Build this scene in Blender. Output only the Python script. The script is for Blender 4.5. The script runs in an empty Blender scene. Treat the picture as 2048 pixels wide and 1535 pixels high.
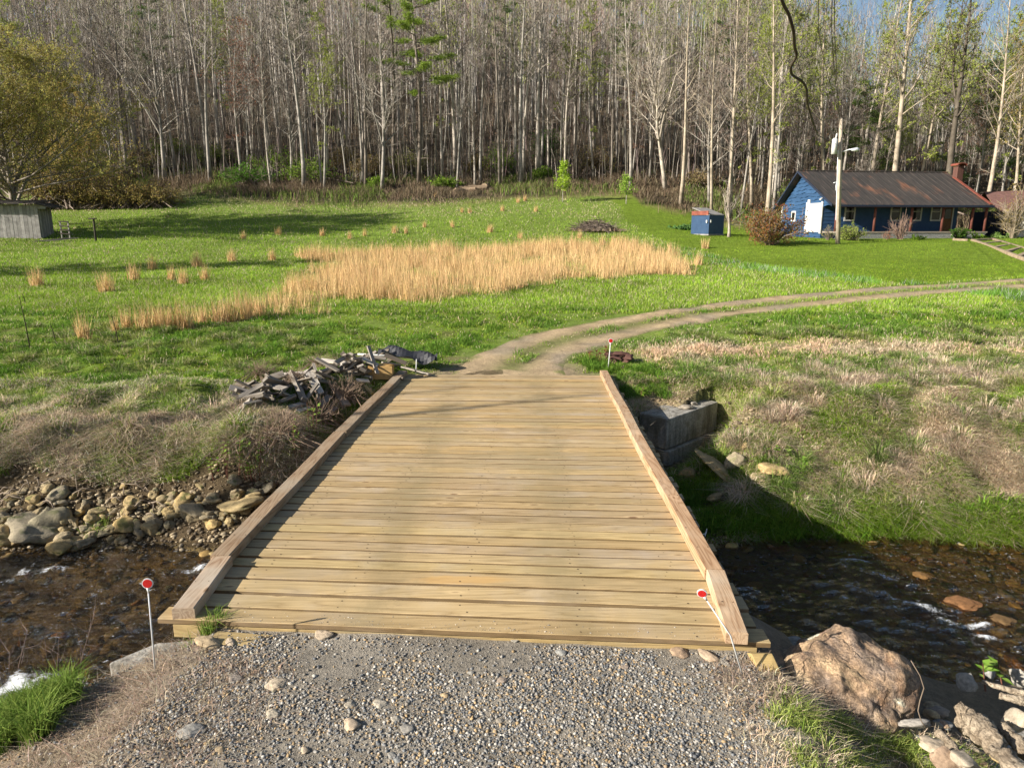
import bpy, math, random
import numpy as np
from mathutils import Vector, Matrix, Euler

# ------------------------------------------------------------------ camera, light, exposure
sc = bpy.context.scene
FPX, PITCH, CAMH = 1420.0, math.radians(12.4), 3.1
cam = bpy.data.cameras.new('camera'); camo = bpy.data.objects.new('camera', cam)
sc.collection.objects.link(camo); sc.camera = camo
cam.sensor_width = 36.0; cam.lens = FPX/2048*36.0
cam.clip_start = 0.1; cam.clip_end = 2000
camo.location = (0, 0, CAMH); camo.rotation_euler = (math.radians(90)-PITCH, 0, 0)

SUN_EL, SUN_AZ = 25.0, 21.0          # shadows run to the right and slightly away
to_sun = Vector((-math.cos(math.radians(SUN_AZ))*math.cos(math.radians(SUN_EL)),
                 -math.sin(math.radians(SUN_AZ))*math.cos(math.radians(SUN_EL)),
                 math.sin(math.radians(SUN_EL))))
sl = bpy.data.lights.new('sun', 'SUN'); sl.energy = 5.0; sl.angle = math.radians(0.5); sl.color = (1.0, 0.93, 0.82)
so = bpy.data.objects.new('sun', sl); sc.collection.objects.link(so)
so.rotation_euler = to_sun.to_track_quat('Z', 'Y').to_euler(); so.location = (-20, -20, 40)
w = bpy.data.worlds.new('World'); sc.world = w; w.use_nodes = True
wn = w.node_tree.nodes; wl = w.node_tree.links
sky = wn.new('ShaderNodeTexSky'); sky.sky_type = 'NISHITA'; sky.sun_disc = False
sky.sun_elevation = math.radians(SUN_EL)
sky.sun_rotation = math.atan2(to_sun.x, to_sun.y)
wl.new(sky.outputs[0], wn['Background'].inputs[0]); wn['Background'].inputs[1].default_value = 0.058
sc.view_settings.view_transform = 'Standard'; sc.view_settings.look = 'None'
sc.view_settings.gamma = 1; sc.view_settings.exposure = 1.1
sc.view_settings.use_curve_mapping = False
sc.cycles.max_bounces = 6; sc.cycles.diffuse_bounces = 2; sc.cycles.glossy_bounces = 2
sc.cycles.transmission_bounces = 3; sc.cycles.transparent_max_bounces = 8
sc.cycles.caustics_reflective = False; sc.cycles.caustics_refractive = False

C = sc.collection
R = math.radians
rng = np.random.default_rng(7)
random.seed(7)

# ------------------------------------------------------------------ small maths
def sstep(a, b, x):
    t = np.clip((x-a)/(b-a), 0, 1); return t*t*(3-2*t)
def _hash(ix, iy, seed):
    n = (ix.astype(np.int64)*374761393 + iy.astype(np.int64)*668265263 + seed*1442695041) & 0x7fffffff
    n = ((n ^ (n >> 13))*1274126177) & 0x7fffffff
    n = n ^ (n >> 16)
    return (n & 0xffff)/65535.0
def vnoise(x, y, s=1.0, seed=0):
    x = np.asarray(x, float)/s; y = np.asarray(y, float)/s
    ix = np.floor(x); iy = np.floor(y); fx = x-ix; fy = y-iy
    fx = fx*fx*(3-2*fx); fy = fy*fy*(3-2*fy)
    a = _hash(ix, iy, seed); b = _hash(ix+1, iy, seed); c = _hash(ix, iy+1, seed); d = _hash(ix+1, iy+1, seed)
    return a+(b-a)*fx+(c-a)*fy+(a-b-c+d)*fx*fy
def fbm(x, y, s=1.0, seed=0, o=3):
    v = 0; a = 1; t = 0
    for k in range(o):
        v = v+a*vnoise(x, y, s/2**k, seed+k*17); t += a; a *= .5
    return v/t

# ------------------------------------------------------------------ terrain
PC = np.array([(-60, -.1), (13, -.12), (14, -.06), (15, -.05), (18, .1), (20, .2), (25, .5), (30, .8), (40, 1.35), (48, 2.0), (52, 2.3), (58, 3.1), (66, 4.7), (75, 6.7),
               (90, 11.0), (120, 21), (160, 36), (200, 51), (260, 70), (420, 84)])  # centre and left
PR = np.array([(-60, -.1), (13, -.05), (14, -.02), (15, -.03), (18, .1), (20, .2), (25, .5), (31, .8), (36, 1.2), (42, 1.75), (47, 2.05), (52, 2.3), (62, 2.5), (72, 5.5),
               (90, 11.5), (120, 20), (160, 26), (220, 30), (420, 32)])
YN = np.array([(-300, 4.8), (-8, 4.8), (-4.5, 4.95), (-3.5, 5.35), (-2.8, 5.75), (0, 6.0), (2.4, 6.05), (3.5, 6.35), (6, 6.5), (300, 6.5)])
# tussocks and humps: x, y, radius, height
HUMPS = [(-7.7, 11.55, .45, .16), (-6.5, 11.5, .42, .2), (-5.55, 11.65, .42, .16), (-4.6, 11.45, .4, .12), (-8.8, 11.7, .5, .18), (-7.0, 12.6, .5, .2), (-5.9, 12.7, .45, .2), (-8.3, 12.9, .6, .22), (-4.9, 12.5, .5, .18), (-6.6, 13.6, .5, .16),
         (-4.75, 13.0, .5, .12), (-4.1, 13.6, .55, .22), (-3.45, 14.3, .55, .30), (-2.95, 15.0, .45, .28),
         (5.1, 12.4, .5, .22), (6.4, 12.9, .6, .2), (7.7, 12.2, .55, .2), (8.6, 13.2, .6, .2), (5.9, 11.4, .45, .2), (7.1, 11.2, .5, .2), (9.6, 12.1, .6, .22), (4.6, 13.6, .4, .15), (8.4, 11.0, .45, .18), (6.2, 14.0, .5, .15), (10.5, 13.6, .7, .2)]
def height(x, y, micro=True):
    x = np.asarray(x, float); y = np.asarray(y, float)
    x, y = np.broadcast_arrays(x, y)
    wr = sstep(8, 22, x)*sstep(40, 50, y)
    az = x/np.maximum(np.abs(y), 1)
    wr2 = sstep(.22, .52, az)*sstep(90, 150, y)
    wr = np.maximum(np.where(y < 90, wr, sstep(.05, .3, az)*(1-sstep(90, 150, y))), wr2)
    base = np.interp(y, PC[:, 0], PC[:, 1])*(1-wr)+np.interp(y, PR[:, 0], PR[:, 1])*wr
    base = base+.35*sstep(-8, -35, x)*sstep(20, 45, y)*(1-sstep(60, 80, y))
    # meadow swales
    base = base+(fbm(x, y, 14, 3)-.5)*.5*sstep(22, 45, y)*(1-wr*.8)*(1-sstep(90, 110, y)) + (fbm(x, y, 30, 8)-.5)*6*sstep(85, 130, y)
    # far bank, measured from the far waterline
    yf = 9.9+.25*np.sin(x*.35)*sstep(2, 6, np.abs(x))+(vnoise(x, x*0, 1.1, 5)-.5)*.35
    s = y-yf
    kr = np.interp(s, [-1.2, 0, .35, 1.2, 3.0, 5], [-.35, -1.5+1.45-1.45, 0, 0, 0, 0])*0
    right = np.interp(s, [-2.5, -1.0, 0, .25, .8, 2.0, 3.1, 4.6], [-1.85, -1.75, -1.5, -1.25, -1.0, -.45, .02, .0])
    left = np.interp(s, [-2.5, -1.0, 0, .8, 1.15, 1.6, 2.6, 4.6], [-1.85, -1.78, -1.5, -1.1, -.8, -.38, -.2, .0])
    mid = np.interp(s, [-2.5, -1.0, 0, 1.5, 2.9, 3.4, 4.6], [-1.85, -1.78, -1.5, -1.35, -1.1, -.4, -.12])
    wl_ = 1-sstep(-4.0, -2.6, x); wR = sstep(2.9, 4.4, x)
    bank = left*wl_+right*wR+mid*(1-wl_-wR)
    far = np.where(s < 4.6, bank+np.where(s > 0, base*sstep(1.5, 4.6, s), 0), base)
    # near bank
    yn = np.interp(x, YN[:, 0], YN[:, 1])
    zn = -.07-.035*np.maximum(0, 4-y)*0
    zn = zn-.16*sstep(-2.3, -3.0, x)-.42*sstep(-2.9, -4.4, x)-.3*sstep(-4.4, -8, x)
    zn = zn-.38*sstep(1.75, 2.7, x)-.45*sstep(2.6, 4.2, x)
    wdt = np.where(np.abs(x) < 2.5, .45, .8)
    tn = sstep(0, 1, (y-(yn-wdt))/(wdt+.1))
    near = zn*(1-tn)+(-1.62)*tn
    bed = np.interp(y-yn, [0, .8, 2], [-1.62, -1.78, -1.85])
    z = np.where(y < yn+.1, near, np.where(y < 8.2, bed, np.where(y < yf-1.0, np.interp(s, [-2.5, -1.0], [-1.85, -1.76]), far)))
    if micro:
        lump = (fbm(x, y, .9, 21)-.5)
        for (hx_, hy_, hr_, hh_) in HUMPS: z = z+hh_*np.exp(-((x-hx_)**2+(y-hy_)**2)/hr_**2*1.3)
        z = z+lump*.40*sstep(0.1, .9, s)*(1-sstep(3.5, 8, s))*(wR+wl_)
        z = z+np.abs(fbm(x, y, .7, 34)-.5)*.30*sstep(3.0, 6, s)*(1-sstep(9, 14, s))*sstep(2.6, 4.5, np.abs(x-.1))*sstep(1.6, 2.6, np.abs(x+.2)+.0*y)
        z = z+(fbm(x, y, 1.6, 33)-.5)*.22*sstep(2.5, 5, s)*(1-sstep(16, 30, y))*sstep(2.6, 4.5, np.abs(x-.1))
        z = z+(fbm(x, y, .5, 12)-.5)*.05*(y < yn)*(y > -20)
        z = z+(fbm(x, y, .35, 9)-.5)*.1*(1-sstep(-1.0, 0, s))*sstep(yn, yn+.3, y)
    return z

_h0 = height
def height(x, y, micro=True):
    z = _h0(x, y, micro); x = np.asarray(x, float); y = np.asarray(y, float)
    # hollow in front of the wing wall
    dx, dy = .694, .720; t = (x-2.9)*dx+(y-12.65)*dy; n = (x-2.9)*dy-(y-12.65)*dx
    w_ = sstep(-.7, -.2, t)*(1-sstep(1.75, 2.15, t))*(n > -.32)*(1-sstep(.25, 1.0, n))*(x > 2.3)
    return z*(1-w_)+np.minimum(z, -1.25+.2*np.clip(n, 0, 1))*w_
def ray(u, v):
    x = (u-1024)/FPX; z = -(v-767.5)/FPX
    cp, sp = math.cos(PITCH), math.sin(PITCH)
    return np.array([x, cp+z*sp, -sp+z*cp])
def G(u, v, zoff=0.0):
    """where the sight line through photo pixel (u, v) meets the ground"""
    r = ray(u, v); t = np.geomspace(3.0, 420, 2600)
    X = r[0]*t; Y = r[1]*t; Z = CAMH+r[2]*t
    d = Z-height(X, Y, False)-zoff
    k = np.argmax(d < 0) if (d < 0).any() else len(t)-1
    return Vector((X[k], Y[k], float(height(X[k], Y[k]))))
def AT(u, v, Y):
    r = ray(u, v); t = Y/r[1]; return Vector((r[0]*t, Y, CAMH+r[2]*t))
def hz(x, y): return float(height(x, y))

# dirt drive centre line
TRK = [G(1010, 762), G(1022, 735), G(1075, 700), G(1165, 672), G(1300, 645), G(1450, 620), G(1600, 602), G(1800, 583), G(2048, 566)]
TRK = [Vector((-.1, 14.6, 0))]+[Vector((p.x, p.y, 0)) for p in TRK]
TRK += [TRK[-1]+(TRK[-1]-TRK[-2])*1.0, TRK[-1]+(TRK[-1]-TRK[-2])*5.0]
def catmull(P, n):
    P = [P[0]*2-P[1]]+list(P)+[P[-1]*2-P[-2]]; out = []
    for i in range(1, len(P)-2):
        for k in range(n):
            t = k/n; a, b, c, d = P[i-1:i+3]
            out.append(.5*((2*b)+(c-a)*t+(2*a-5*b+4*c-d)*t*t+(3*b-a-3*c+d)*t**3))
    out.append(P[-2]); return out
TRKP = catmull(TRK, 14)
_T = np.array([(p.x, p.y) for p in TRKP])
def trackdist(x, y):
    x = np.asarray(x, float); sh = x.shape; q = np.stack([x.ravel(), np.asarray(y, float).ravel()], 1)
    best = np.full(len(q), 1e9)
    for k in range(len(_T)-1):
        a = _T[k]; d = _T[k+1]-a; L = d@d+1e-9
        t = np.clip(((q-a)@d)/L, 0, 1); e = q-a-t[:, None]*d
        best = np.minimum(best, (e*e).sum(1))
    return np.sqrt(best).reshape(sh)
# edge between mown lawn (right) and rough meadow
def lawnness(x, y):
    e = np.interp(y, [28, 31, 36, 42, 48, 55, 70], [19.5, 16.5, 13.6, 12.2, 11.0, 10.0, 9.5])
    return sstep(-.5, .6, x-e+(vnoise(x, y, 2.0, 3)-.5)*1.2)*(y > 26)*sstep(1.2, 2.0, trackdist(x, y))

def strawness(x, y):
    """share of dead straw among the blades, 0..1"""
    n = fbm(x, y, 1.6, 41, 3); n2 = fbm(x, y, .5, 45, 2)
    yf = 9.9
    s = y-yf
    right = .56+.9*(n-.5)*2.2+.6*(n2-.5)
    band = np.exp(-((y-17.1-.12*(x-5)-(vnoise(x, y, 4, 77)-.5)*1.5)/1.15)**2)*sstep(2.5, 3.6, x)
    right = right*(1-sstep(4, 5.5, s))+.10*sstep(4, 5.5, s)+.9*band-.25*(n > .62)*band
    right = np.where(s < .6, right*.5, right)
    lft = np.clip(1.0-sstep(1.2, 2.9, s+(n-.5)*4.0), 0, 1)*.85+.1*n
    m = np.where(x > 0, right, lft)
    m = np.where(y > 21, .07, m)
    return np.clip(m, 0, 1)

# ------------------------------------------------------------------ mesh tools
def tag(o, label=None, cat=None, group=None, kind=None):
    if label: o['label'] = label
    if cat: o['category'] = cat
    if group: o['group'] = group
    if kind: o['kind'] = kind
    return o
def empty(name, loc, rz=0, **k):
    o = bpy.data.objects.new(name, None); C.objects.link(o)
    o.location = loc; o.rotation_euler = (0, 0, rz); o.empty_display_size = .2
    return tag(o, **k)
def np_mesh(name, V, F, mats, col=None, parent=None, smooth=False, mi=None, rnd=None):
    """V (n,3); F list of tris/quads as one int array (m,3) or (m,4)"""
    V = np.ascontiguousarray(V, np.float32); F = np.ascontiguousarray(F, np.int32)
    me = bpy.data.meshes.new(name); k = F.shape[1]; m = len(F)
    me.vertices.add(len(V)); me.vertices.foreach_set('co', V.ravel())
    me.loops.add(m*k); me.loops.foreach_set('vertex_index', F.ravel())
    me.polygons.add(m); me.polygons.foreach_set('loop_start', np.arange(0, m*k, k, dtype=np.int32))
    if smooth: me.polygons.foreach_set('use_smooth', np.ones(m, bool))
    if mi is not None: me.polygons.foreach_set('material_index', np.ascontiguousarray(mi, np.int32))
    me.update(calc_edges=True)
    if col is not None:
        a = me.color_attributes.new('Col', 'FLOAT_COLOR', 'POINT')
        c = np.ones((len(V), 4), np.float32); c[:, :3] = col; a.data.foreach_set('color', c.ravel())
    if rnd is not None:
        a = me.attributes.new('rnd', 'FLOAT', 'POINT'); a.data.foreach_set('value', np.ascontiguousarray(rnd, np.float32))
    for m_ in (mats if isinstance(mats, (list, tuple)) else [mats]): me.materials.append(m_)
    o = bpy.data.objects.new(name, me); C.objects.link(o)
    if parent: o.parent = parent
    return o
class MB:
    def __init__(s): s.v = []; s.f = []; s.m = []; s.c = []; s.r = []; s.cc = (1, 1, 1); s.rr = 0.0; s.mi = 0; s.sm = []; s.smooth = False
    def add(s, V, F):
        b = len(s.v)
        for p in V: s.v.append((p[0], p[1], p[2])); s.c.append(s.cc); s.r.append(s.rr)
        for f in F: s.f.append(tuple(i+b for i in f)); s.m.append(s.mi); s.sm.append(s.smooth)
    def box(s, c, d, rot=None, taper=None):
        hx, hy, hz_ = d[0]/2, d[1]/2, d[2]/2
        V = [Vector((a*hx, b*hy, e*hz_)) for e in (-1, 1) for b in (-1, 1) for a in (-1, 1)]
        if taper:
            for p in V[4:]: p.x *= taper; p.y *= taper
        if rot is not None:
            M = rot if isinstance(rot, Matrix) else Euler(rot).to_matrix()
            V = [M @ p for p in V]
        V = [p+Vector(c) for p in V]
        s.add(V, [(0, 2, 3, 1), (4, 5, 7, 6), (0, 1, 5, 4), (2, 6, 7, 3), (0, 4, 6, 2), (1, 3, 7, 5)])
    def prism(s, pts, off):
        """closed polygon extruded along off"""
        n = len(pts); off = Vector(off); V = [Vector(p) for p in pts]+[Vector(p)+off for p in pts]
        s.add(V, [tuple(range(n))[::-1], tuple(range(n, 2*n))]+[(i, (i+1) % n, n+(i+1) % n, n+i) for i in range(n)])
    def tube(s, P, r, n=6, cap=True):
        P = [Vector(p) for p in P]
        if not hasattr(r, '__len__'): r = [r]*len(P)
        rings = []; up = None
        for i, p in enumerate(P):
            d = (P[min(i+1, len(P)-1)]-P[max(i-1, 0)])
            if d.length < 1e-9: d = Vector((0, 0, 1))
            d.normalize()
            if up is None: up = d.orthogonal().normalized()
            up = (up-d*up.dot(d))
            if up.length < 1e-6: up = d.orthogonal()
            up.normalize(); sd = d.cross(up)
            rings.append([p+(up*math.cos(2*math.pi*k/n)+sd*math.sin(2*math.pi*k/n))*r[i] for k in range(n)])
        V = [q for g in rings for q in g]; F = []
        for i in range(len(P)-1):
            for k in range(n):
                a = i*n+k; b = i*n+(k+1) % n; F.append((a, b, b+n, a+n))
        if cap: F += [tuple(range(n))[::-1], tuple(range(len(V)-n, len(V)))]
        s.add(V, F)
    def tri(s, a, b, c): s.add([a, b, c], [(0, 1, 2)])
    def build(s, name, mats, parent=None, bevel=0, **k):
        me = bpy.data.meshes.new(name); me.from_pydata(s.v, [], s.f)
        mats = mats if isinstance(mats, (list, tuple)) else [mats]
        for m_ in mats: me.materials.append(m_)
        me.polygons.foreach_set('material_index', s.m); me.polygons.foreach_set('use_smooth', s.sm)
        a = me.color_attributes.new('Col', 'FLOAT_COLOR', 'POINT')
        c = np.ones((len(s.v), 4), np.float32); c[:, :3] = np.array(s.c); a.data.foreach_set('color', c.ravel())
        a = me.attributes.new('rnd', 'FLOAT', 'POINT'); a.data.foreach_set('value', np.array(s.r, np.float32))
        me.update()
        o = bpy.data.objects.new(name, me); C.objects.link(o)
        if parent: o.parent = parent
        if bevel:
            b = o.modifiers.new('bevel', 'BEVEL'); b.width = bevel; b.segments = 2; b.limit_method = 'ANGLE'
        return tag(o, **k)
def copy_tree(o, parent=None):
    c = o.copy(); C.objects.link(c); c.parent = parent
    for ch in o.children: copy_tree(ch, c)
    return c

# ------------------------------------------------------------------ materials
class NT:
    def __init__(s, name):
        s.m = bpy.data.materials.new(name); s.m.use_nodes = True; s.t = s.m.node_tree; s.n = s.t.nodes
        s.p = s.n['Principled BSDF']; s.o = s.n['Material Output']
    def new(s, typ, **k):
        n = s.n.new(typ)
        for a, b in k.items(): setattr(n, a, b)
        return n
    def set(s, sock, v):
        if hasattr(v, 'is_output') or isinstance(v, bpy.types.NodeSocket): s.t.links.new(v, sock)
        else: sock.default_value = v if not (isinstance(v, tuple) and len(v) == 3 and sock.type == 'RGBA') else (*v, 1)
        return s
    def coord(s, kind='Object', sc_=(1, 1, 1), off=None):
        c = s.new('ShaderNodeTexCoord').outputs[kind]
        mp = s.new('ShaderNodeMapping'); s.set(mp.inputs['Vector'], c); mp.inputs['Scale'].default_value = sc_
        if off is not None: s.set(mp.inputs['Location'], off)
        return mp.outputs[0]
    def noise(s, vec, scale=5, detail=4, rough=.6, dist=0):
        n = s.new('ShaderNodeTexNoise'); s.set(n.inputs['Vector'], vec); n.inputs['Scale'].default_value = scale
        n.inputs['Detail'].default_value = detail; n.inputs['Roughness'].default_value = rough; n.inputs['Distortion'].default_value = dist
        return n.outputs['Fac']
    def voro(s, vec, scale=5, feat='F1', out='Distance'):
        n = s.new('ShaderNodeTexVoronoi', feature=feat); s.set(n.inputs['Vector'], vec); n.inputs['Scale'].default_value = scale
        return n.outputs[out]
    def ramp(s, fac, stops, interp='LINEAR'):
        n = s.new('ShaderNodeValToRGB'); s.set(n.inputs[0], fac); e = n.color_ramp.elements; n.color_ramp.interpolation = interp
        while len(e) < len(stops): e.new(.5)
        for k, (p, c) in enumerate(stops):
            e[k].position = p; e[k].color = (*c, 1) if hasattr(c, '__len__') else (c, c, c, 1)
        return n.outputs[0]
    def mix(s, fac, a, b, mode='MIX'):
        n = s.new('ShaderNodeMix', data_type='RGBA', blend_type=mode)
        s.set(n.inputs['Factor'], fac); s.set(n.inputs[6], a); s.set(n.inputs[7], b); return n.outputs[2]
    def math(s, op, a, b=0.0):
        n = s.new('ShaderNodeMath', operation=op); s.set(n.inputs[0], a); s.set(n.inputs[1], b); return n.outputs[0]
    def attr(s, name='Col', out='Color'):
        n = s.new('ShaderNodeAttribute', attribute_name=name); return n.outputs[out]
    def bump(s, h, strength=.5, dist=.02):
        n = s.new('ShaderNodeBump'); s.set(n.inputs['Height'], h); n.inputs['Strength'].default_value = strength
        n.inputs['Distance'].default_value = dist; s.t.links.new(n.outputs[0], s.p.inputs['Normal']); return n.outputs[0]
    def done(s, col, rough=.8, metal=0, spec=.3):
        s.set(s.p.inputs['Base Color'], col); s.set(s.p.inputs['Roughness'], rough)
        s.p.inputs['Metallic'].default_value = metal; s.p.inputs['Specular IOR Level'].default_value = spec
        return s.m

def mottled(name, a, b, scale=4, rough=.8, bump=.3, bd=.02, spec=.25, metal=0, useattr=False, fine=30):
    t = NT(name); c = t.coord()
    n1 = t.noise(c, scale, 5); n2 = t.noise(c, fine, 4)
    f = t.math('ADD', t.math('MULTIPLY', n1, .65), t.math('MULTIPLY', n2, .35))
    col = t.ramp(f, [(.36, a), (.64, b)])
    if useattr: col = t.mix(1.0, col, t.attr(), 'MULTIPLY')
    if bump: t.bump(n2, bump, bd)
    return t.done(col, rough, metal, spec)
def leafmat(name, attr=True, col=(.1, .2, .03), trans=.35, gloss=.05):
    t = NT(name)
    c = t.attr() if attr else col
    d = t.new('ShaderNodeBsdfDiffuse'); t.set(d.inputs[0], c)
    tr = t.new('ShaderNodeBsdfTranslucent'); t.set(tr.inputs[0], c)
    mx = t.new('ShaderNodeMixShader'); mx.inputs[0].default_value = trans
    t.t.links.new(d.outputs[0], mx.inputs[1]); t.t.links.new(tr.outputs[0], mx.inputs[2])
    t.t.links.new(mx.outputs[0], t.o.inputs[0]); return t.m

M = {}
M['blade'] = leafmat('grass_blade')
M['straw'] = leafmat('dry_straw', trans=.2)
M['leaf'] = leafmat('leaf', trans=.4)
def wood(name, axis, tintcol=True, a=(.53, .39, .205), b=(.34, .235, .11), dark=(.16, .09, .045), rings=9, grey=.15):
    t = NT(name)
    rn = t.attr('rnd', 'Fac')
    cb = t.new('ShaderNodeCombineXYZ'); t.set(cb.inputs[0], t.math('MULTIPLY', rn, 37.0)); t.set(cb.inputs[2], t.math('MULTIPLY', rn, 91.0))
    s1 = (.5, 5, 5) if axis == 'x' else (5, .5, 5)
    s2 = (2, 90, 90) if axis == 'x' else (90, 2, 90)
    v = t.coord('Object', s1, cb.outputs[0]); v2 = t.coord('Object', s2, cb.outputs[0])
    n = t.noise(v, 1.0, 2, .45, .3)
    ring = t.math('ABSOLUTE', t.math('SINE', t.math('MULTIPLY', n, rings*math.pi)))
    lines = t.math('POWER', ring, .6)
    fine = t.noise(v2, 1.0, 3, .6)
    col = t.mix(lines, b, a)
    col = t.mix(t.ramp(fine, [(.3, .0), (.75, .55)]), col, tuple(x*.62 for x in b))
    iso = t.coord('Object', (1, 1, 1), cb.outputs[0])
    st = t.noise(iso, 1.3, 4, .6)
    col = t.mix(t.ramp(st, [(.5, 0.0), (.72, grey*3)]), col, (.42, .36, .29))
    kn = t.voro(t.coord('Object', (1.6, 5, 5) if axis == 'x' else (5, 1.6, 5), cb.outputs[0]), 1.0)
    col = t.mix(t.ramp(kn, [(.10, .45), (.22, 0.0)]), col, tuple(min(1, x*1.25) for x in a))
    col = t.mix(t.ramp(kn, [(.05, .85), (.105, 0.0)]), col, dark)
    ck = t.noise(t.coord('Object', (3, 60, 60) if axis == 'x' else (60, 3, 60), cb.outputs[0]), 1.0, 4, .7); col = t.mix(t.ramp(ck, [(.60, 0.0), (.70, .65)]), col, (.15, .105, .07))
    if tintcol: col = t.mix(1.0, col, t.attr(), 'MULTIPLY')
    if name.startswith('treated'):
        ob = t.coord('Object', (1, 1, 1)); sp = t.new('ShaderNodeSeparateXYZ'); t.t.links.new(ob, sp.inputs[0])
        wn_ = t.noise(t.coord('Object', (1, .5, 1)), 2.2, 5, .65, .5)
        tr_ = t.math('MULTIPLY', t.math('SUBTRACT', 1.0, t.math('MINIMUM', 1.0, t.math('ABSOLUTE', t.math('SUBTRACT', t.math('ABSOLUTE', t.math('ADD', sp.outputs[0], .35)), .85)))), wn_)
        col = t.mix(t.ramp(tr_, [(.28, 0.0), (.55, .8)]), col, t.mix(.55, col, (.20, .16, .085)))
        big = t.noise(ob, .55, 4, .6); col = t.mix(t.ramp(big, [(.42, .0), (.66, .5)]), col, (.30, .24, .13))
        sx_ = t.math('MULTIPLY', t.math('ADD', sp.outputs[0], .45), 1.9); sy_ = t.math('MULTIPLY', t.math('ADD', sp.outputs[1], 4.13), 11.0)
        rr_ = t.math('ADD', t.math('ADD', t.math('MULTIPLY', sx_, sx_), t.math('MULTIPLY', sy_, sy_)), t.math('MULTIPLY', t.math('SUBTRACT', wn_, .5), 2.2))
        col = t.mix(t.ramp(rr_, [(.25, .8), (.9, 0.0)]), col, t.mix(fine, (.62, .42, .16), (.40, .22, .09)))
        dirt = t.noise(t.coord('Object', (1.2, 9, 1)), 3.0, 5, .7); col = t.mix(t.ramp(dirt, [(.60, 0.0), (.74, .55)]), col, (.16, .115, .07))
    h = t.math('ADD', t.math('MULTIPLY', fine, .6), t.math('MULTIPLY', lines, .4))
    t.bump(h, .35, .004)
    return t.done(col, .72, 0, .25)
M['plank'] = wood('treated_pine_planks', 'x')
M['beam'] = wood('weathered_pine_beam', 'y', a=(.46, .35, .25), b=(.25, .155, .09), rings=13, grey=.35)
M['plankedge'] = wood('plank_edge_dark', 'x', a=(.24, .165, .085), b=(.16, .105, .05), grey=.1)  # darker brown wood for the planks' side faces and undersides
M['nail'] = mottled('rusty_nail', (.03, .02, .015), (.08, .05, .03), bump=0)
M['bark'] = mottled('pale_bark', (.13, .115, .095), (.42, .385, .34), scale=1.2, fine=14, bump=.3, useattr=True)
M['twig'] = mottled('twig_bark', (.115, .10, .085), (.25, .22, .19), scale=.5, fine=3, bump=0, useattr=True)
t = NT('weathered_concrete'); n1 = t.noise(t.coord('Object', (5, 5, .8)), 1.5, 5, .65); n2 = t.noise(t.coord(), 22, 5, .7); n3 = t.noise(t.coord(), 2.2, 4, .6)
col = t.ramp(n1, [(.35, (.17, .155, .13)), (.6, (.36, .34, .30))]); col = t.mix(1.0, col, t.ramp(n2, [(.3, .6), (.7, 1.3)]), 'MULTIPLY'); col = t.mix(t.ramp(n3, [(.52, 0.0), (.66, .7)]), col, (.12, .105, .06))
t.bump(t.math('ADD', n2, n3), .8, .03); M['concrete'] = t.done(col, .95, 0, .15)
M['oldwood'] = wood('grey_barn_wood', 'x', a=(.42, .39, .35), b=(.26, .235, .21), dark=(.06, .05, .04), rings=10, grey=.3)
M['oldwood_v'] = mottled('grey_barn_boards', (.17, .16, .15), (.36, .34, .32), scale=3, fine=30, bump=.3, useattr=True)
M['white'] = mottled('white_paint', (.50, .50, .49), (.66, .66, .64), bump=0, rough=.5)
M['black'] = mottled('black_plastic', (.012, .013, .015), (.03, .03, .035), bump=.2, rough=.4, spec=.5)
M['red'] = mottled('red_reflector', (.42, .012, .012), (.58, .02, .02), scale=60, fine=200, rough=.25, spec=.6, bump=.3, bd=.001)
M['metal'] = mottled('galvanised', (.5, .52, .54), (.68, .7, .72), rough=.45, metal=.3, bump=0)
M['cable'] = mottled('cable_jacket', (.035, .028, .02), (.08, .065, .045), rough=.7)
# ------------------------------------------------------------------ ground sheet
def graded(pts):
    out = []
    for a, b, d in pts:
        n = max(1, int(round((b-a)/d))); out += list(np.linspace(a, b, n, endpoint=False))
    return np.array(out+[pts[-1][1]])
gx = graded([(-420, -120, 12), (-120, -40, 2.5), (-40, -12, .5), (-12, 12, .1), (12, 40, .4), (40, 120, 2.5), (120, 420, 12)])
gy = graded([(-60, 0, 3), (0, 3, .3), (3, 16, .075), (16, 24, .16), (24, 50, .35), (50, 90, .7), (90, 200, 2.5), (200, 430, 8)])
GX, GY = np.meshgrid(gx, gy); GZ = height(GX, GY)
# the drive and lawn-house pad are smooth
V = np.stack([GX.ravel(), GY.ravel(), GZ.ravel()], 1)
nx, ny = len(gx), len(gy)
i = np.arange(ny-1)[:, None]*nx+np.arange(nx-1)[None, :]
F = np.stack([i, i+1, i+1+nx, i+nx], -1).reshape(-1, 4)
x, y, z = V.T
def lerp(a, b, t): return a+(b-a)*t[:, None]
cG = np.array([.15, .225, .035]); cLawn = np.array([.15, .22, .025]); cStraw = np.array([.36, .27, .17]); cSoil = np.array([.12, .08, .045]); cGrav = np.array([.31, .275, .225])
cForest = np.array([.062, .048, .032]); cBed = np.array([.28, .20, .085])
st = strawness(x, y)
c = lerp(cG*np.ones((len(x), 3)), cStraw, np.clip(st*.9, 0, 1))
soiln = sstep(.55, .75, fbm(x, y, .8, 60))
c = lerp(c, cSoil, soiln*.5*(y < 21))
c = lerp(c, cLawn, lawnness(x, y))
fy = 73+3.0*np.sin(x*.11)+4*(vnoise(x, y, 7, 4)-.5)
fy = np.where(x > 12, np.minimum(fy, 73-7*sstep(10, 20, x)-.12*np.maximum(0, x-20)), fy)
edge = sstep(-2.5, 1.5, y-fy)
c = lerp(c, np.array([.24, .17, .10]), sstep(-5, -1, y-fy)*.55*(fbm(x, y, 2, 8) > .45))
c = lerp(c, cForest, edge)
yn = np.interp(x, YN[:, 0], YN[:, 1])
near = (y < yn+.05)
gr = near*1.0
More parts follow.
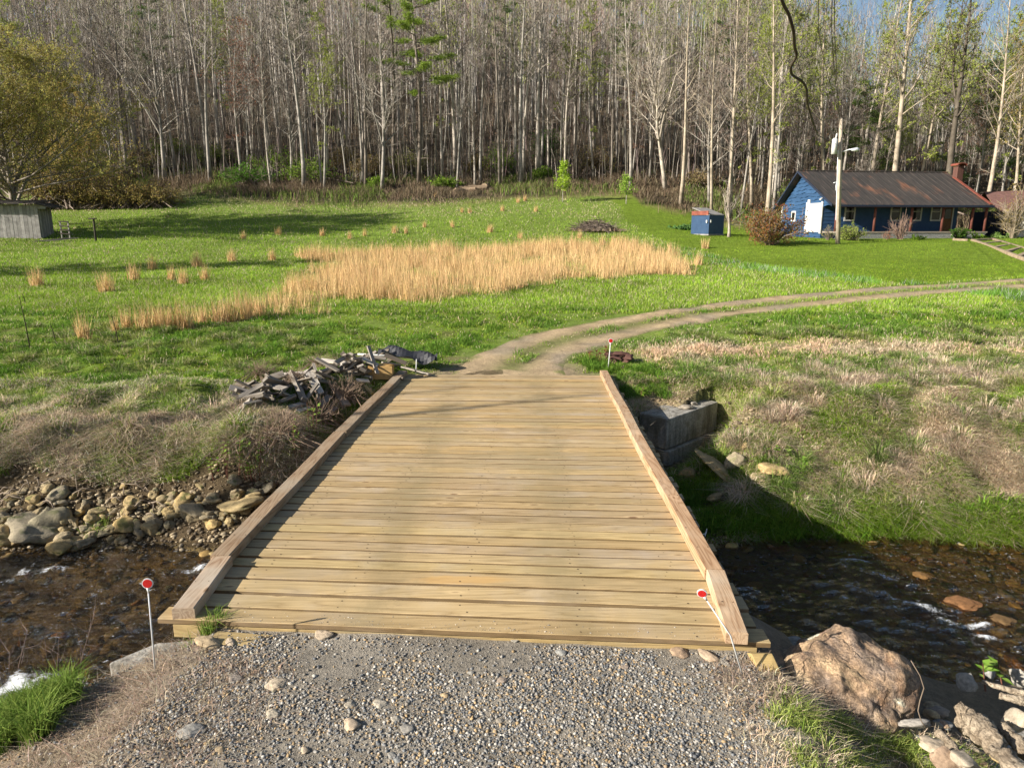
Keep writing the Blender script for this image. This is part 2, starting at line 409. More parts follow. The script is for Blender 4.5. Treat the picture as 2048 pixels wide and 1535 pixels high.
c = lerp(c, cGrav*(.8+.4*fbm(x, y, .6, 70))[:, None], gr)
dirtn = near*np.maximum(sstep(-1.9, -2.9, x), sstep(1.7, 2.4, x))
c = lerp(c, np.array([.25, .19, .125]), dirtn*.8)
inbed = ((y > yn-.02) & (z < -1.42))
c = lerp(c, cBed*(.4+1.2*fbm(x, y, .5, 90))[:, None], inbed*1.0)
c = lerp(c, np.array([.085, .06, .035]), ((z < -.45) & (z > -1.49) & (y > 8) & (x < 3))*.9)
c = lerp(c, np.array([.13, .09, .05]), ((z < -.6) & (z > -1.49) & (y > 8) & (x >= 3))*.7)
# worn dirt along the far-end of the bridge
ap = np.exp(-((x+.1)/2.0)**4)*np.exp(-((y-15.4)/1.2)**2)
c = lerp(c, np.array([.30, .23, .15]), np.clip(ap*1.2, 0, 1)*(y > 14))
tg = NT('meadow_soil'); co = tg.coord()
n1 = tg.noise(co, 2.2, 6, .65); n2 = tg.noise(co, 14, 5, .7); n3 = tg.noise(co, .25, 3)
n5 = tg.noise(co, 55, 4, .75)
mul = tg.ramp(tg.math('ADD', tg.math('MULTIPLY', n1, .35), tg.math('ADD', tg.math('MULTIPLY', n2, .3), tg.math('MULTIPLY', n5, .35))), [(.34, .42), (.66, 1.5)])
colr = tg.mix(1.0, tg.attr(), mul, 'MULTIPLY'); tg.set(tg.n['Mix'].inputs['Factor'], 1.0)
tg.bump(tg.math('ADD', tg.math('ADD', n2, n5), tg.math('MULTIPLY', n1, 2.0)), .9, .04)
M['ground'] = tg.done(colr, .95, 0, .1)
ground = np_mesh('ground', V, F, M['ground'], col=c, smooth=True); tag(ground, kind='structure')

# ------------------------------------------------------------------ dirt drive (two worn wheel tracks, grass between)
tp = TRKP; L = [0]
for k in range(1, len(tp)): L.append(L[-1]+(tp[k]-tp[k-1]).length)
NW = 29; VV = []; CC = []
fine = []; 
for k in range(len(tp)-1):
    m = max(1, int((tp[k+1]-tp[k]).length/.22)); m = min(m, 40)
    for j in range(m): fine.append(tp[k].lerp(tp[k+1], j/m))
fine.append(tp[-1])
for k, p in enumerate(fine):
    d = (fine[min(k+1, len(fine)-1)]-fine[max(k-1, 0)]).normalized(); s = Vector((d.y, -d.x, 0))
    jl = 1.22+.22*(vnoise(p.x, p.y, 1.3, 6)-.5)*2; jr = 1.2+.22*(vnoise(p.x, p.y, 1.1, 16)-.5)*2
    flare = 1.0+.12*float(1-sstep(14.8, 17.5, p.y))
    for q in range(NW):
        t = q/(NW-1)*2-1; off = (t*jl if t < 0 else t*jr)*flare; X = p.x+s.x*off; Y = p.y+s.y*off
        VV.append((X, Y, off, t))
VV = np.array(VV); X, Y, OFF, T_ = VV.T
Z = height(X, Y)+.018-.035*sstep(.85, 1.0, np.abs(T_))-.02*0
dn = fbm(X, Y, .35, 31); dn2 = fbm(X, Y, 1.5, 35)
cT = np.array([.47, .35, .215]); cS = np.array([.31, .26, .20]); cGm = np.array([.15, .17, .05])
cc = lerp(cT*np.ones((len(X), 3)), cS, np.clip(sstep(.4, .7, dn2), 0, 1)*.7)
mid = np.exp(-(OFF/.40)**2)*sstep(.2, .5, dn+.15)
edg = sstep(.72, 1.0, np.abs(T_)+(dn-.5)*.5)
cc = lerp(cc, cGm, np.clip(mid*.85+edg*.9, 0, 1))
cc = cc*(.8+.4*dn)[:, None]
n = len(fine); i = np.arange(n-1)[:, None]*NW+np.arange(NW-1)[None, :]
FF = np.stack([i, i+1, i+1+NW, i+NW], -1).reshape(-1, 4)[:, ::-1]
np_t = np_mesh('dirt_drive', np.stack([X, Y, Z], 1), FF, M['ground'], col=cc, smooth=True); tag(np_t, kind='structure')

# ------------------------------------------------------------------ creek
wx = graded([(-60, -14, .8), (-14, -2.6, .045), (-2.6, 2.4, .12), (2.4, 9, .04), (9, 60, .8)]); wy = graded([(4.2, 10.9, .045)])
WX, WY = np.meshgrid(wx, wy)
rip = (fbm(WX*.8+WY*.35, WY*1.2, .42, 2, 3)-.5)*.10+(fbm(WX*.7+WY*.5, WY*1.6, .13, 5, 2)-.5)*.035
def foamf(x, y):
    f = np.zeros_like(x)
    for (u, v, rx, ry, a, amp) in FOAM:
        q = ray(u, v); t = (-1.5-CAMH)/q[2]; cx, cy = q[0]*t, q[1]*t
        ca, sa = math.cos(a), math.sin(a); dx = x-cx; dy = y-cy; px = dx*ca+dy*sa; py = -dx*sa+dy*ca
        f = np.maximum(f, amp*np.exp(-(px/rx)**2-(py/ry)**2))
    return f
FOAM = [(90, 1142, .55, .10, .15, 1), (200, 1140, .4, .05, .05, .7), (400, 1135, .5, .16, .25, .85), (380, 1195, .4, .08, .1, .7), (60, 1385, .55, .35, 0, 1.3), (15, 1400, .5, .5, 0, 1.3),
        (100, 1235, .3, .08, .4, .5), (250, 1255, .25, .1, .4, .6), (220, 1110, .7, .04, .1, .5), (20, 1160, .5, .1, .1, .7),
        (1712, 1120, .5, .12, -.35, .85), (1760, 1150, .5, .07, -.7, .75), (1655, 1150, .28, .06, -.9, .8), (1690, 1195, .45, .08, -.5, .7), (1840, 1215, .35, .08, -.6, 1.0), (1890, 1240, .25, .06, -.6, .9),
        (1950, 1250, .35, .07, .1, .8), (1975, 1270, .2, .06, -.3, .9), (1500, 1180, .3, .05, -.2, .45), (1560, 1120, .4, .05, 0, .35), (1680, 1250, .3, .05, -.9, .6), (1780, 1180, .4, .05, -.3, .5), (1730, 1180, .6, .25, -.6, .55), (1700, 1130, .6, .2, -.3, .5), (1640, 1200, .8, .3, -.6, .3), (300, 1180, 1.2, .4, .1, .32), (150, 1200, 1.0, .3, .1, .32)]
fo = foamf(WX, WY)
fo = fo*(.1+1.5*fbm(WX, WY, .16, 8, 3))
WZ = -1.5+rip*(1+fo*1.2)+.02*fo
V = np.stack([WX.ravel(), WY.ravel(), WZ.ravel()], 1); nx = len(wx); ny = len(wy)
i = np.arange(ny-1)[:, None]*nx+np.arange(nx-1)[None, :]; F = np.stack([i, i+1, i+1+nx, i+nx], -1).reshape(-1, 4)
tw = NT('creek_water'); co = tw.coord()
nA = tw.noise(tw.coord('Object', (1, 1.7, 1)), 13, 4, .65, .4); nB = tw.noise(co, 45, 3, .6)
foam = tw.math('MULTIPLY', tw.attr('Col', 'Color'), 1.0)
fn = tw.noise(co, 24, 5, .75, .6)
fm = tw.math('ADD', foam, tw.math('MULTIPLY', tw.math('SUBTRACT', fn, .5), 1.5))
foam_glint = tw.ramp(fm, [(.52, 0.0), (1.05, .85)])
sn = tw.noise(tw.coord('Object', (.55, 2.2, 1)), 11, 5, .75, 1.2)
glint_spk = tw.ramp(tw.math('MULTIPLY', fn, sn), [(.335, 0.0), (.40, .6)])  # pale streaks along the flow: painted water highlights besides foam specks
foam_glint = tw.math('MAXIMUM', foam_glint, glint_spk)
bp = tw.new('ShaderNodeBump'); tw.set(bp.inputs['Height'], tw.math('ADD', nA, tw.math('MULTIPLY', nB, .35))); bp.inputs['Strength'].default_value = 1.0; bp.inputs['Distance'].default_value = .05
fr = tw.new('ShaderNodeFresnel'); fr.inputs[0].default_value = 1.33; tw.t.links.new(bp.outputs[0], fr.inputs[1])
gl = tw.new('ShaderNodeBsdfGlossy'); gl.inputs['Roughness'].default_value = .07; tw.t.links.new(bp.outputs[0], gl.inputs['Normal'])
tr = tw.new('ShaderNodeBsdfTransparent'); tr.inputs[0].default_value = (.86, .76, .56, 1)
m1 = tw.new('ShaderNodeMixShader'); tw.t.links.new(fr.outputs[0], m1.inputs[0]); tw.t.links.new(tr.outputs[0], m1.inputs[1]); tw.t.links.new(gl.outputs[0], m1.inputs[2])
df = tw.new('ShaderNodeBsdfDiffuse'); df.inputs[0].default_value = (.72, .74, .76, 1)
m2 = tw.new('ShaderNodeMixShader'); tw.set(m2.inputs[0], foam_glint); tw.t.links.new(m1.outputs[0], m2.inputs[1]); tw.t.links.new(df.outputs[0], m2.inputs[2])
tw.t.links.new(m2.outputs[0], tw.o.inputs[0])
M['water'] = tw.m
water = np_mesh('creek_water', V, F, M['water'], col=np.repeat(fo.ravel()[:, None], 3, 1), smooth=True); tag(water, kind='structure')

# ------------------------------------------------------------------ blades
def blades(name, P, h, w, col, curl=.5, lean=.35, mat='blade', az=None, seg=2, bias=None, parent=None, tipcol=None):
    n = len(P); P = np.asarray(P, float)
    a = rng.uniform(0, 2*np.pi, n) if az is None else az
    fx = np.cos(a); fyy = np.sin(a)
    ln = lean*rng.uniform(.2, 1.6, n); 
    dirx = fx*ln; diry = fyy*ln
    if bias is not None: dirx = dirx+bias[0]; diry = diry+bias[1]
    wa = rng.uniform(0, 2*np.pi, n); sx = np.cos(wa)*w/2; sy = np.sin(wa)*w/2
    h = h*np.ones(n); cl = curl*rng.uniform(.3, 1.5, n)
    if seg == 1:
        top = P+np.stack([dirx*h, diry*h, h*np.sqrt(np.clip(1-(dirx**2+diry**2)*.7, .05, 1))], 1)
        V = np.stack([P+np.stack([sx, sy, 0*sx], 1), P-np.stack([sx, sy, 0*sx], 1), top], 1).reshape(-1, 3)
        F = np.arange(3*n).reshape(-1, 3); CV = np.repeat(col, 3, 0)
    else:
        b1 = P+np.stack([dirx*h*.45, diry*h*.45, h*.62*np.sqrt(np.clip(1-(dirx**2+diry**2)*.6, .08, 1))], 1)
        k = (1+cl); dz = h*(.42-.40*cl)*np.sqrt(np.clip(1-(dirx**2+diry**2)*.5, .1, 1))
        b2 = b1+np.stack([dirx*h*.6*k+fx*h*.12*cl, diry*h*.6*k+fyy*h*.12*cl, dz], 1)
        s0 = np.stack([sx, sy, 0*sx], 1)
        V = np.stack([P+s0, P-s0, b1+s0*.75, b1-s0*.75, b2], 1).reshape(-1, 3)
        q = np.arange(n)*5
        F = np.concatenate([np.stack([q, q+1, q+3], 1), np.stack([q, q+3, q+2], 1), np.stack([q+2, q+3, q+4], 1)])
        CV = np.repeat(col, 5, 0)
    o = np_mesh(name, V, F, M[mat], col=CV, parent=parent)
    return o
def onground(x, y, dz=-.02): return np.stack([x, y, height(x, y)+dz], 1)
def colmix(n, A, B, jit=.25):
    t = rng.random(n)[:, None]; c = np.array(A)*(1-t)+np.array(B)*t
    return c*(1+rng.normal(0, jit, n)[:, None]*.6)*(1+rng.normal(0, .05, (n, 3)))
GREEN = ((.145, .26, .024), (.31, .42, .055)); DKGREEN = ((.085, .19, .025), (.20, .32, .05)); STRAW = ((.50, .39, .26), (.74, .62, .45)); LAWN = ((.09, .185, .012), (.25, .33, .04))
def sampleY(n, a, b, p=1.0):
    r = rng.random(n); return (a**-p-r*(a**-p-b**-p))**(-1/p)
def clearzone(x, y):
    td_ = trackdist(x, y); ok = (td_ > 1.0+.35*rng.random(len(x))) | ((td_ < .3) & (rng.random(len(x)) < .5) & (y > 16))
    ok &= ~((x > -2.95) & (x < 2.35) & (y < 15.3))
    ok &= ~((np.abs(x-.1) < 1.3+.7*rng.random(len(x))) & (y < 16.2))
    ok &= ~((x > 22) & (x < 37) & (y > 51.5) & (y < 61))
    return ok
def frust(y, wide=1.08): return .74*y*wide+.6
# far meadow, 24 m to the wood
n = 330000; y = sampleY(n, 23, 72, 1.1); x = rng.uniform(-1, 1, n)*frust(y)
lw = lawnness(x, y); k = clearzone(x, y) & (y < np.interp(x, [-60, 8, 20, 60], [71, 71, 64, 62]))
x, y, lw = x[k], y[k], lw[k]; n = len(x)
dens = fbm(x, y, 1.6, 50); pat = sstep(.35, .65, fbm(x, y, 5, 51))
c = colmix(n, *GREEN); cl = colmix(n, *LAWN, jit=.3); c = np.where((lw > rng.random(n))[:, None], cl, c)
pt2 = fbm(x, y, 1.1, 57); c = c*(1+(pat-.5)*.35+(pt2-.5)*.9*(1-lw*.3))[:, None]; sr = rng.random(n) < .16*(lw < .5)*(1+2*(y > 62)); c[sr] = colmix(sr.sum(), *STRAW)*.9
h = (.10+.14*rng.random(n)*dens)*(1-lw*.45)*(1+.25*(y > 50)); wd = .022*(y/24)**.9
# rank blue-green growth along the lawn's edge
rk = np.exp(-((x-np.interp(y, [28, 31, 36, 42, 48, 55, 70], [19.5, 16.5, 13.6, 12.2, 11.0, 10.0, 9.5])+1.0)/1.2)**2)*(y < 46)*(fbm(x, y, .8, 52) > .45)
h = h*(1+1.2*rk); c = np.where((rk > .4)[:, None], c*np.array([.72, .92, 1.15]), c)
o = blades('meadow_grass', onground(x, y), h, wd, c, seg=1, lean=.55); tag(o, kind='stuff')
# near meadow both sides of the drive
n = 420000; y = sampleY(n, 11.3, 24.5, 1.0); x = rng.uniform(-1, 1, n)*frust(y)
yn_ = y-9.9; stp = strawness(x, y); k = clearzone(x, y) & ~((x > 0) & (y < 14.5)) & ~((x < 0) & (y < 12.6) & (rng.random(n) > .3))
tuft = np.clip((fbm(x, y, .6, 55)-.5)*1.7+.5, 0, 1); k &= rng.random(n) < .2+1.3*tuft
x, y, stp, tuft = x[k], y[k], stp[k], tuft[k]; n = len(x)
isr = rng.random(n) < stp
c = colmix(n, *GREEN); c2 = colmix(n, *DKGREEN); c = np.where((tuft > .53)[:, None], c2, c); c[isr] = colmix(isr.sum(), *STRAW)
c = np.where((fbm(x, y, 2.3, 59) > .55)[:, None], c*np.array([1.12, 1.02, 1.0]), c)
h = (.05+.34*np.clip(tuft-.25, 0, 1)*rng.random(n)**.5)*(1+.2*(x > 0)); h = np.where(isr, h*.75+.04, h)
h = h*(1-.45*np.exp(-((trackdist(x, y)-1.3)/.6)**2)); 
o = blades('near_meadow_grass', onground(x, y), h, .011*(y/14)**.8+.002, c, lean=.55, curl=.8); tag(o, kind='stuff')
# right bank
n = 380000; y = sampleY(n, 9.85, 15.2, .8); x = rng.uniform(0, 1, n)*(frust(y, 1.15)-2.2)+2.2
stp = strawness(x, y); tuft = np.clip((fbm(x, y, .5, 58)-.5)*1.8+.5, 0, 1); lo = (x < 4.4) & (y < 13.2)
k = clearzone(x, y) & (rng.random(n) < .3+1.2*tuft) & ~(lo & (rng.random(n) > .45)) & (height(x, y) > -1.53)
nn_ = (x-2.9)*.72-(y-12.65)*.694; tt_ = (x-2.9)*.694+(y-12.65)*.72; k &= ~((nn_ > -.5) & (nn_ < .22) & (tt_ > -.5) & (tt_ < 1.88))
x, y, stp, tuft = x[k], y[k], stp[k], tuft[k]; n = len(x)
isr = rng.random(n) < stp*1.05
c = colmix(n, *GREEN); c[isr] = colmix(isr.sum(), (.50, .38, .25), (.76, .64, .46))
edgeb = np.exp(-((y-10.15)/.3)**2)
h = (.06+.27*np.clip(tuft-.15, 0, 1)*rng.random(n)**.5)*(1+.5*edgeb)+.0; h = np.where(isr, h*.95, h)
o = blades('bank_grass', onground(x, y), h, .009+.004*rng.random(n), c, lean=.7, curl=1.1, bias=(0.02, -.12)); tag(o, kind='stuff')
# left bank, matted dead grass hanging over the stones
n = 330000; y = rng.uniform(10.6, 14.4, n); x = -2.7-rng.random(n)*(frust(y, 1.15)-2.7)
tuft = fbm(x, y, .7, 61); stp = strawness(x, y)
k = (rng.random(n) < .3+1.3*tuft) & (y > 10.8+.5*(vnoise(x, y, .8, 63)-.3)) & ~((x > -5.6) & (x < -2.7) & (y > 12.6) & (rng.random(n) > .4))
x, y, stp, tuft = x[k], y[k], stp[k], tuft[k]; n = len(x)
gp = fbm(x, y, .9, 64) > .62
isr = rng.random(n) < np.where(gp, .25, np.maximum(stp, .55))
c = colmix(n, *GREEN); c[isr] = colmix(isr.sum(), (.52, .40, .29), (.86, .74, .58))
brow = np.exp(-((y-11.35)/.35)**2)
h = (.07+.14*np.clip(tuft-.2, 0, 1)+.20*brow*rng.random(n))*(.6+.8*rng.random(n)); c = np.clip(c*rng.uniform(.6, 1.3, n)[:, None], 0, .9)
o = blades('bank_straw', onground(x, y), h, .009+.003*rng.random(n), c, mat='straw', lean=1.0, curl=.5, bias=(.05, -.12)); tag(o, kind='stuff')

def tussocks(name, xs, ys, rad, hh, cols, nper=200, mat='blade', curl=1.3, w=.009, lean=.25, droop=0.0):
    P, A, H, CC = [], [], [], []
    for k_, (x0, y0) in enumerate(zip(xs, ys)):
        r0 = rad*rng.uniform(.6, 1.3); m = int(nper*rng.uniform(.6, 1.3)); aa = rng.uniform(0, 6.283, m); rr = rng.random(m)**.6*r0
        px = x0+rr*np.cos(aa); py = y0+rr*np.sin(aa)*.85; P.append(np.stack([px, py, height(px, py)+.10*hh*(1-(rr/r0)**2)-.02], 1)); A.append(aa+rng.normal(0, .35, m)); H.append(hh*rng.uniform(.7, 1.3)*(.45+.75*rng.random(m)))
        c0 = cols[rng.integers(0, len(cols))]; cc_ = colmix(m, *c0, jit=.2)*rng.uniform(.75, 1.2); q = rng.random(m) < .15; cc_[q] = colmix(q.sum(), *STRAW); CC.append(cc_)
    P = np.concatenate(P); A = np.concatenate(A); H = np.concatenate(H); CC = np.concatenate(CC); n_ = len(P)
    o = blades(name, P, H, w*(.7+.6*rng.random(n_)), CC, az=A, lean=lean+.45, curl=curl, mat=mat, bias=(0, -droop)); tag(o, kind='stuff'); return o
PSTRAW = ((.52, .39, .27), (.78, .65, .50)); GG = ((.13, .22, .045), (.28, .36, .10)); GY = ((.20, .27, .05), (.38, .43, .12))
def spots(n_, xr, yr, seed, thr=.4, sc_=1.2):
    x_ = rng.uniform(*xr, n_); y_ = rng.uniform(*yr, n_); k_ = (fbm(x_, y_, sc_, seed) > thr); return x_[k_], y_[k_]
xs, ys = spots(520, (3.6, 13.5), (10.3, 15.6), 301); tussocks('bank_tussocks', xs, ys, .17, .30, [GG, GG, GY, PSTRAW, PSTRAW, PSTRAW, PSTRAW], 190)
xs, ys = spots(240, (3.3, 17), (15.2, 20.5), 302, .35); k_ = strawness(xs, ys) < .55; k_ &= trackdist(xs, ys) > 1.9; tussocks('meadow_tussocks', xs[k_], ys[k_], .20, .26, [GG, GG, GY], 170, w=.011)
xs, ys = spots(420, (-14, -3.2), (12.8, 21), 303, .42); k_ = ~((xs > -5.4) & (ys < 15.6)); tussocks('left_meadow_tussocks', xs[k_], ys[k_], .19, .24, [GG, GY, GY, GG], 150, w=.011)
xs, ys = spots(230, (-11.5, -2.9), (11.0, 13.6), 304, .35); k_ = ~((xs > -4.9) & (ys > 12.7)); tussocks('straw_tussocks', xs[k_], ys[k_], .20, .26, [PSTRAW, PSTRAW, PSTRAW, GY, GG], 200, mat='straw', curl=.7, droop=.05, lean=.5)
# golden broomsedge: a big patch (uncountable) and separate clumps
def poly(pts): return np.array([(G(u, v).x, G(u, v).y) for u, v in pts])
def inside(P, x, y):
    r = np.zeros(len(x), bool); n = len(P); j = n-1
    for i_ in range(n):
        xi, yi = P[i_]; xj, yj = P[j]
        r ^= ((yi > y) != (yj > y)) & (x < (xj-xi)*(y-yi)/(yj-yi+1e-12)+xi); j = i_
    return r
PG = poly([(600, 512), (760, 505), (900, 503), (1060, 492), (1160, 486), (1290, 500), (1380, 530), (1330, 548), (1200, 560), (1080, 578), (900, 594), (700, 610), (560, 628), (480, 640), (430, 640), (520, 618), (600, 585), (640, 560), (660, 535)])
n = 300000; x = rng.uniform(PG[:, 0].min()-1, PG[:, 0].max()+1, n); y = rng.uniform(PG[:, 1].min()-1, PG[:, 1].max()+1, n)
jx = (vnoise(x, y, 1.2, 71)-.5)*3.0; jy = (vnoise(x, y, 1.5, 72)-.5)*2.8
cn = vnoise(x, y, .45, 73)*.6+vnoise(x, y, 1.5, 74)*.6
cn = cn+.25*(vnoise(x, y, .22, 75)-.5)
k = inside(PG, x+jx, y+jy) & (rng.random(n) < sstep(.38-.06*sstep(-3, -9, x), .82, cn)*.95+.03)
k &= rng.random(n) < np.interp(y, [18, 26, 40], [1, .75, .6])
GOLD = ((.50, .33, .15), (.78, .56, .30))
x, y = x[k], y[k]; n = len(x); c = colmix(n, *GOLD, jit=.2)
o = blades('golden_broomsedge', onground(x, y), (.22+.72*rng.random(n)**1.2)*(.6+.75*vnoise(x, y, .5, 76)), .008+.009*(y/30), c, mat='straw', lean=.24, curl=.3, seg=1); tag(o, kind='stuff')
print('gold', n)
CLP = []
clp = [(75, 572, 1.1), (215, 584, 1.25), (268, 560, 1), (305, 540, .9), (343, 560, .7), (368, 568, .95), (395, 534, 1.1), (410, 560, .8), (465, 522, .9), (168, 684, .9), (255, 660, .7), (290, 664, 1.2), (316, 655, .8), (336, 662, 1.1), (370, 660, 1.4),
       (404, 650, .6), (440, 646, 1.2), (465, 643, 1.0), (497, 640, 1.2), (520, 634, 1.0), (232, 668, .5), (545, 520, .8), (487, 478, .6), (557, 470, .7), (645, 472, .6), (730, 472, .5), (790, 466, .8), (812, 468, .5), (850, 455, .5), (980, 465, .8), (905, 455, .5), (1040, 478, .6),
       (1160, 478, .7), (1410, 497, .9), (1395, 530, .8), (1340, 505, .6), (925, 425, .4), (940, 426, .5), (1005, 422, .5), (1072, 424, .5), (1036, 405, .45), (1050, 402, .5), (870, 395, .4), (1205, 490, .6), (700, 478, .5), (1270, 492, .6)]
for j, (u, v, s) in enumerate(clp):
    p = G(u, v); n = int(130*s); rr = rng.random(n)**.7*.24*s*(p.y/26)**.4; aa = rng.uniform(0, 6.283, n)
    x = rr*np.cos(aa); y = rr*np.sin(aa)*.8; P = np.stack([x, y, height(p.x+x, p.y+y)-p.z-.03], 1)
    o = blades('broomsedge_clump', P, (.40+.60*rng.random(n)**1.3)*(.55+.45*s), .010+.010*(p.y/30), colmix(n, *GOLD, jit=.2), mat='straw', lean=.22, curl=.3, seg=1); o.location = p
    zone = 'near the grey shed' if v > 515 and u < 430 and v < 600 else 'at the patch\'s lower left end' if v > 600 else 'above the golden patch' if u < 1300 and v < 515 else 'near the blue box'
    size = 'large' if s > 1 else 'medium' if s > .7 else 'small wispy'
    tag(o, f'{size} dry golden grass clump {zone}', 'grass clump', 'dry golden grass clumps'); CLP.append((u, o))
ORD = ['leftmost', 'second', 'third', 'fourth', 'fifth', 'sixth', 'seventh', 'eighth', 'ninth', 'tenth', 'eleventh', 'twelfth']
def ordinals(lst):
    by = {}
    for u_, o in sorted(lst, key=lambda q: q[0]): by.setdefault(o['label'], []).append(o)
    for lab, os_ in by.items():
        if len(os_) > 1:
            for k, o in enumerate(os_):
                if k < 12: o['label'] = f'{lab}, {ORD[k]} from left' if k else f'{lab}, leftmost'
ordinals(CLP)
# edge tufts on the drive's rim, near side foreground tufts
def clumpstuff(name, pts, nper, h, w, cols, rad, mat='blade', lean=.45, curl=.7, kind='stuff', **tk):
    Ps = []; 
    for (px, py) in pts:
        rr = rng.random(nper)**.7*rad; aa = rng.uniform(0, 6.283, nper); x = px+rr*np.cos(aa); y = py+rr*np.sin(aa)
        Ps.append(onground(x, y))
    P = np.concatenate(Ps); n = len(P)
    o = blades(name, P, h*(.4+.7*rng.random(n)), w, colmix(n, *cols), mat=mat, lean=lean, curl=curl); tag(o, kind=kind, **tk); return o
BR = ((.10, .18, .025), (.28, .36, .09))
# ------------------------------------------------------------------ bridge
br = empty('plank_bridge', (0, 10, 0), label='low wooden plank bridge crossing the creek towards the dirt drive', cat='bridge')
mb = MB(); rs = random.Random(3)
ws = [.235, .25, .25, .245]+[.192]*60
tot = 9.86; s = 0; nb = 0; T0 = 0
deckrows = []
while s < tot-.02:
    wd = ws[nb]; wd = min(wd, tot-s); deckrows.append((s, s+wd-(.036 if nb < 5 else .022)-rs.random()*.009)); s += wd; nb += 1
def deckpt(t, sd):      # t in metres from the near left corner, sd 0 left .. 1 right
    f = t/tot
    lx = -2.83+.40*f; rx = 1.955+.20*f; ly = 5.21+9.87*f; ry = 4.87+10.11*f
    return lx+(rx-lx)*sd, ly+(ry-ly)*sd
TINT = [(1, 1, 1), (1.08, 1.05, 1.0), (.92, .9, .88), (1.0, .95, .9), (.90, .90, .97), (1.03, 1.04, 1.12), (1.0, .94, .84), (1.02, 1.03, 1.12), (.98, .99, .92)]
nails = []
for k, (a, b) in enumerate(deckrows):
    jl = rs.uniform(-.012, .012)+(-.02 if k == 0 else 0); jr = rs.uniform(-.03, .03)/4.7
    zt = rs.uniform(-.004, .004)+(.002 if k < 4 else 0); th = .042
    t_ = rs.choice(TINT); g = rs.uniform(.86, 1.10); mb.cc = tuple(q*g for q in t_); mb.rr = rs.random()
    N = 10; top = []; bow = rs.uniform(-.006, .006)
    V = []; 
    for q in range(N+1):
        sd = q/N; sd2 = jl+sd*(1+jr-jl)
        x0, y0 = deckpt(a, sd2); x1, y1 = deckpt(b, sd2); z = zt+bow*math.sin(math.pi*sd)+rs.uniform(-.001, .001)
        wob = .0025*math.sin(sd*9+k)
        V += [(x0, y0-10+wob+.004, z-.004), (x0, y0-10+wob+.010, z), (x1, y1-10+wob-.006, z), (x1, y1-10+wob, z-.005), (x1, y1-10+wob, z-th), (x0, y0-10+wob+.004, z-th)]
    F = []
    for q in range(N):
        for e in range(6):
            f2 = (e+1) % 6; F.append((q*6+e, (q+1)*6+e, (q+1)*6+f2, q*6+f2))
    F += [(0, 1, 2, 3, 4, 5), tuple(N*6+e for e in (5, 4, 3, 2, 1, 0))]
    b_0 = len(mb.f); mb.add(V, F)
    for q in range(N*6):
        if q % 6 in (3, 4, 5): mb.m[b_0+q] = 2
    for sx in (.10, .29, .5, .71, .89):
        for e in (.25, .75):
            if rs.random() < .9:
                x0, y0 = deckpt(a+(b-a)*e, sx+rs.uniform(-.012, .012)); nails.append((x0, y0-10, zt+bow*math.sin(math.pi*sx)+.0022))
mb.mi = 1; mb.cc = (1, 1, 1)
for (x, y, z) in nails:
    r = rs.uniform(.0045, .009)
    mb.add([(x+r*math.cos(q*1.0472), y+r*math.sin(q*1.0472), z) for q in range(6)], [(0, 1, 2, 3, 4, 5)])
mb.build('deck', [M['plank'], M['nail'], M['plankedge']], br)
# the face of the first plank and the ledger under it
mb = MB(); mb.cc = (.95, .93, .8); mb.rr = .2
def q8(pts, dz, off):   # slab following two plan points
    (x0, y0), (x1, y1) = pts; d = Vector((x1-x0, y1-y0, 0)).normalized(); n = Vector((-d.y, d.x, 0))*off
    mb.prism([(x0, y0-10, dz[0]), (x1, y1-10, dz[0]), (x1, y1-10, dz[1]), (x0, y0-10, dz[1])], n)
p0 = deckpt(0.012, 0.015); p1 = deckpt(.012, .985); q8((p0, p1), (-.16, -.046), .04)
mb.build('near_ledger', M['plank'], br, bevel=.004)
mb = MB(); mb.cc = (1.02, 1, .85); mb.rr = .5
mb.box((-1.98, 5.02-10, -.085), (.78, .17, .04), (0, R(2), R(-4)))
mb.build('offcut_board', M['plank'], br, bevel=.004, label='short offcut board under the near left corner')
for xs in (-2.3, -1.25, -.2, .85, 1.6):
    mb = MB(); mb.cc = (.5, .42, .33); mb.rr = rs.random()
    mb.box((xs, 0.05, -.30), (.16, 9.3, .42)); mb.build('stringer', M['beam'], br)
# kerb beams
def kerb(nm, P0, P1, w_, h_, z0, tint, split=False, seed=.1, label=None):
    mb = MB(); mb.cc = tint; mb.rr = seed
    a = Vector((P0[0], P0[1]-10, z0)); b = Vector((P1[0], P1[1]-10, z0)); d = (b-a).normalized(); n = Vector((-d.y, d.x, 0))
    N = max(3, int((b-a).length/.35)); ph = rs.random()*6
    V = []; bv = .009
    for q in range(N+1):
        c_ = a.lerp(b, q/N)+n*(.006*math.sin(q*.7+ph)); hw = w_/2
        prof = [(-hw, 0), (-hw, h_-bv), (-hw+bv, h_), (hw-bv, h_), (hw, h_-bv), (hw, 0)]
        V += [c_+n*-u_+Vector((0, 0, v_)) for u_, v_ in prof]
    F = []
    for q in range(N):
        for e in range(6):
            f2 = (e+1) % 6; F.append((q*6+e, q*6+f2, (q+1)*6+f2, (q+1)*6+e))
    F += [(5, 4, 3, 2, 1, 0), tuple(N*6+e for e in range(6))]
    mb.add(V, F)
    mb.mi = 1
    for q in range(1, int((b-a).length/.45)):
        for e in (-.3, .3):
            c_ = a.lerp(b, q*.45/(b-a).length)+n*(w_*e+rs.uniform(-.015, .015)); r = rs.uniform(.005, .009); z = z0+h_+.002
            mb.add([(c_.x+r*math.cos(t*1.0472), c_.y+r*math.sin(t*1.0472), z) for t in range(6)], [(0, 1, 2, 3, 4, 5)])
    return mb.build(nm, [M['beam'], M['nail']], br, label=label)
kerb('kerb_beam', (-2.655, 5.215), (-2.72, 6.15), .178, .095, .004, (1.0, .98, .95), seed=.13)
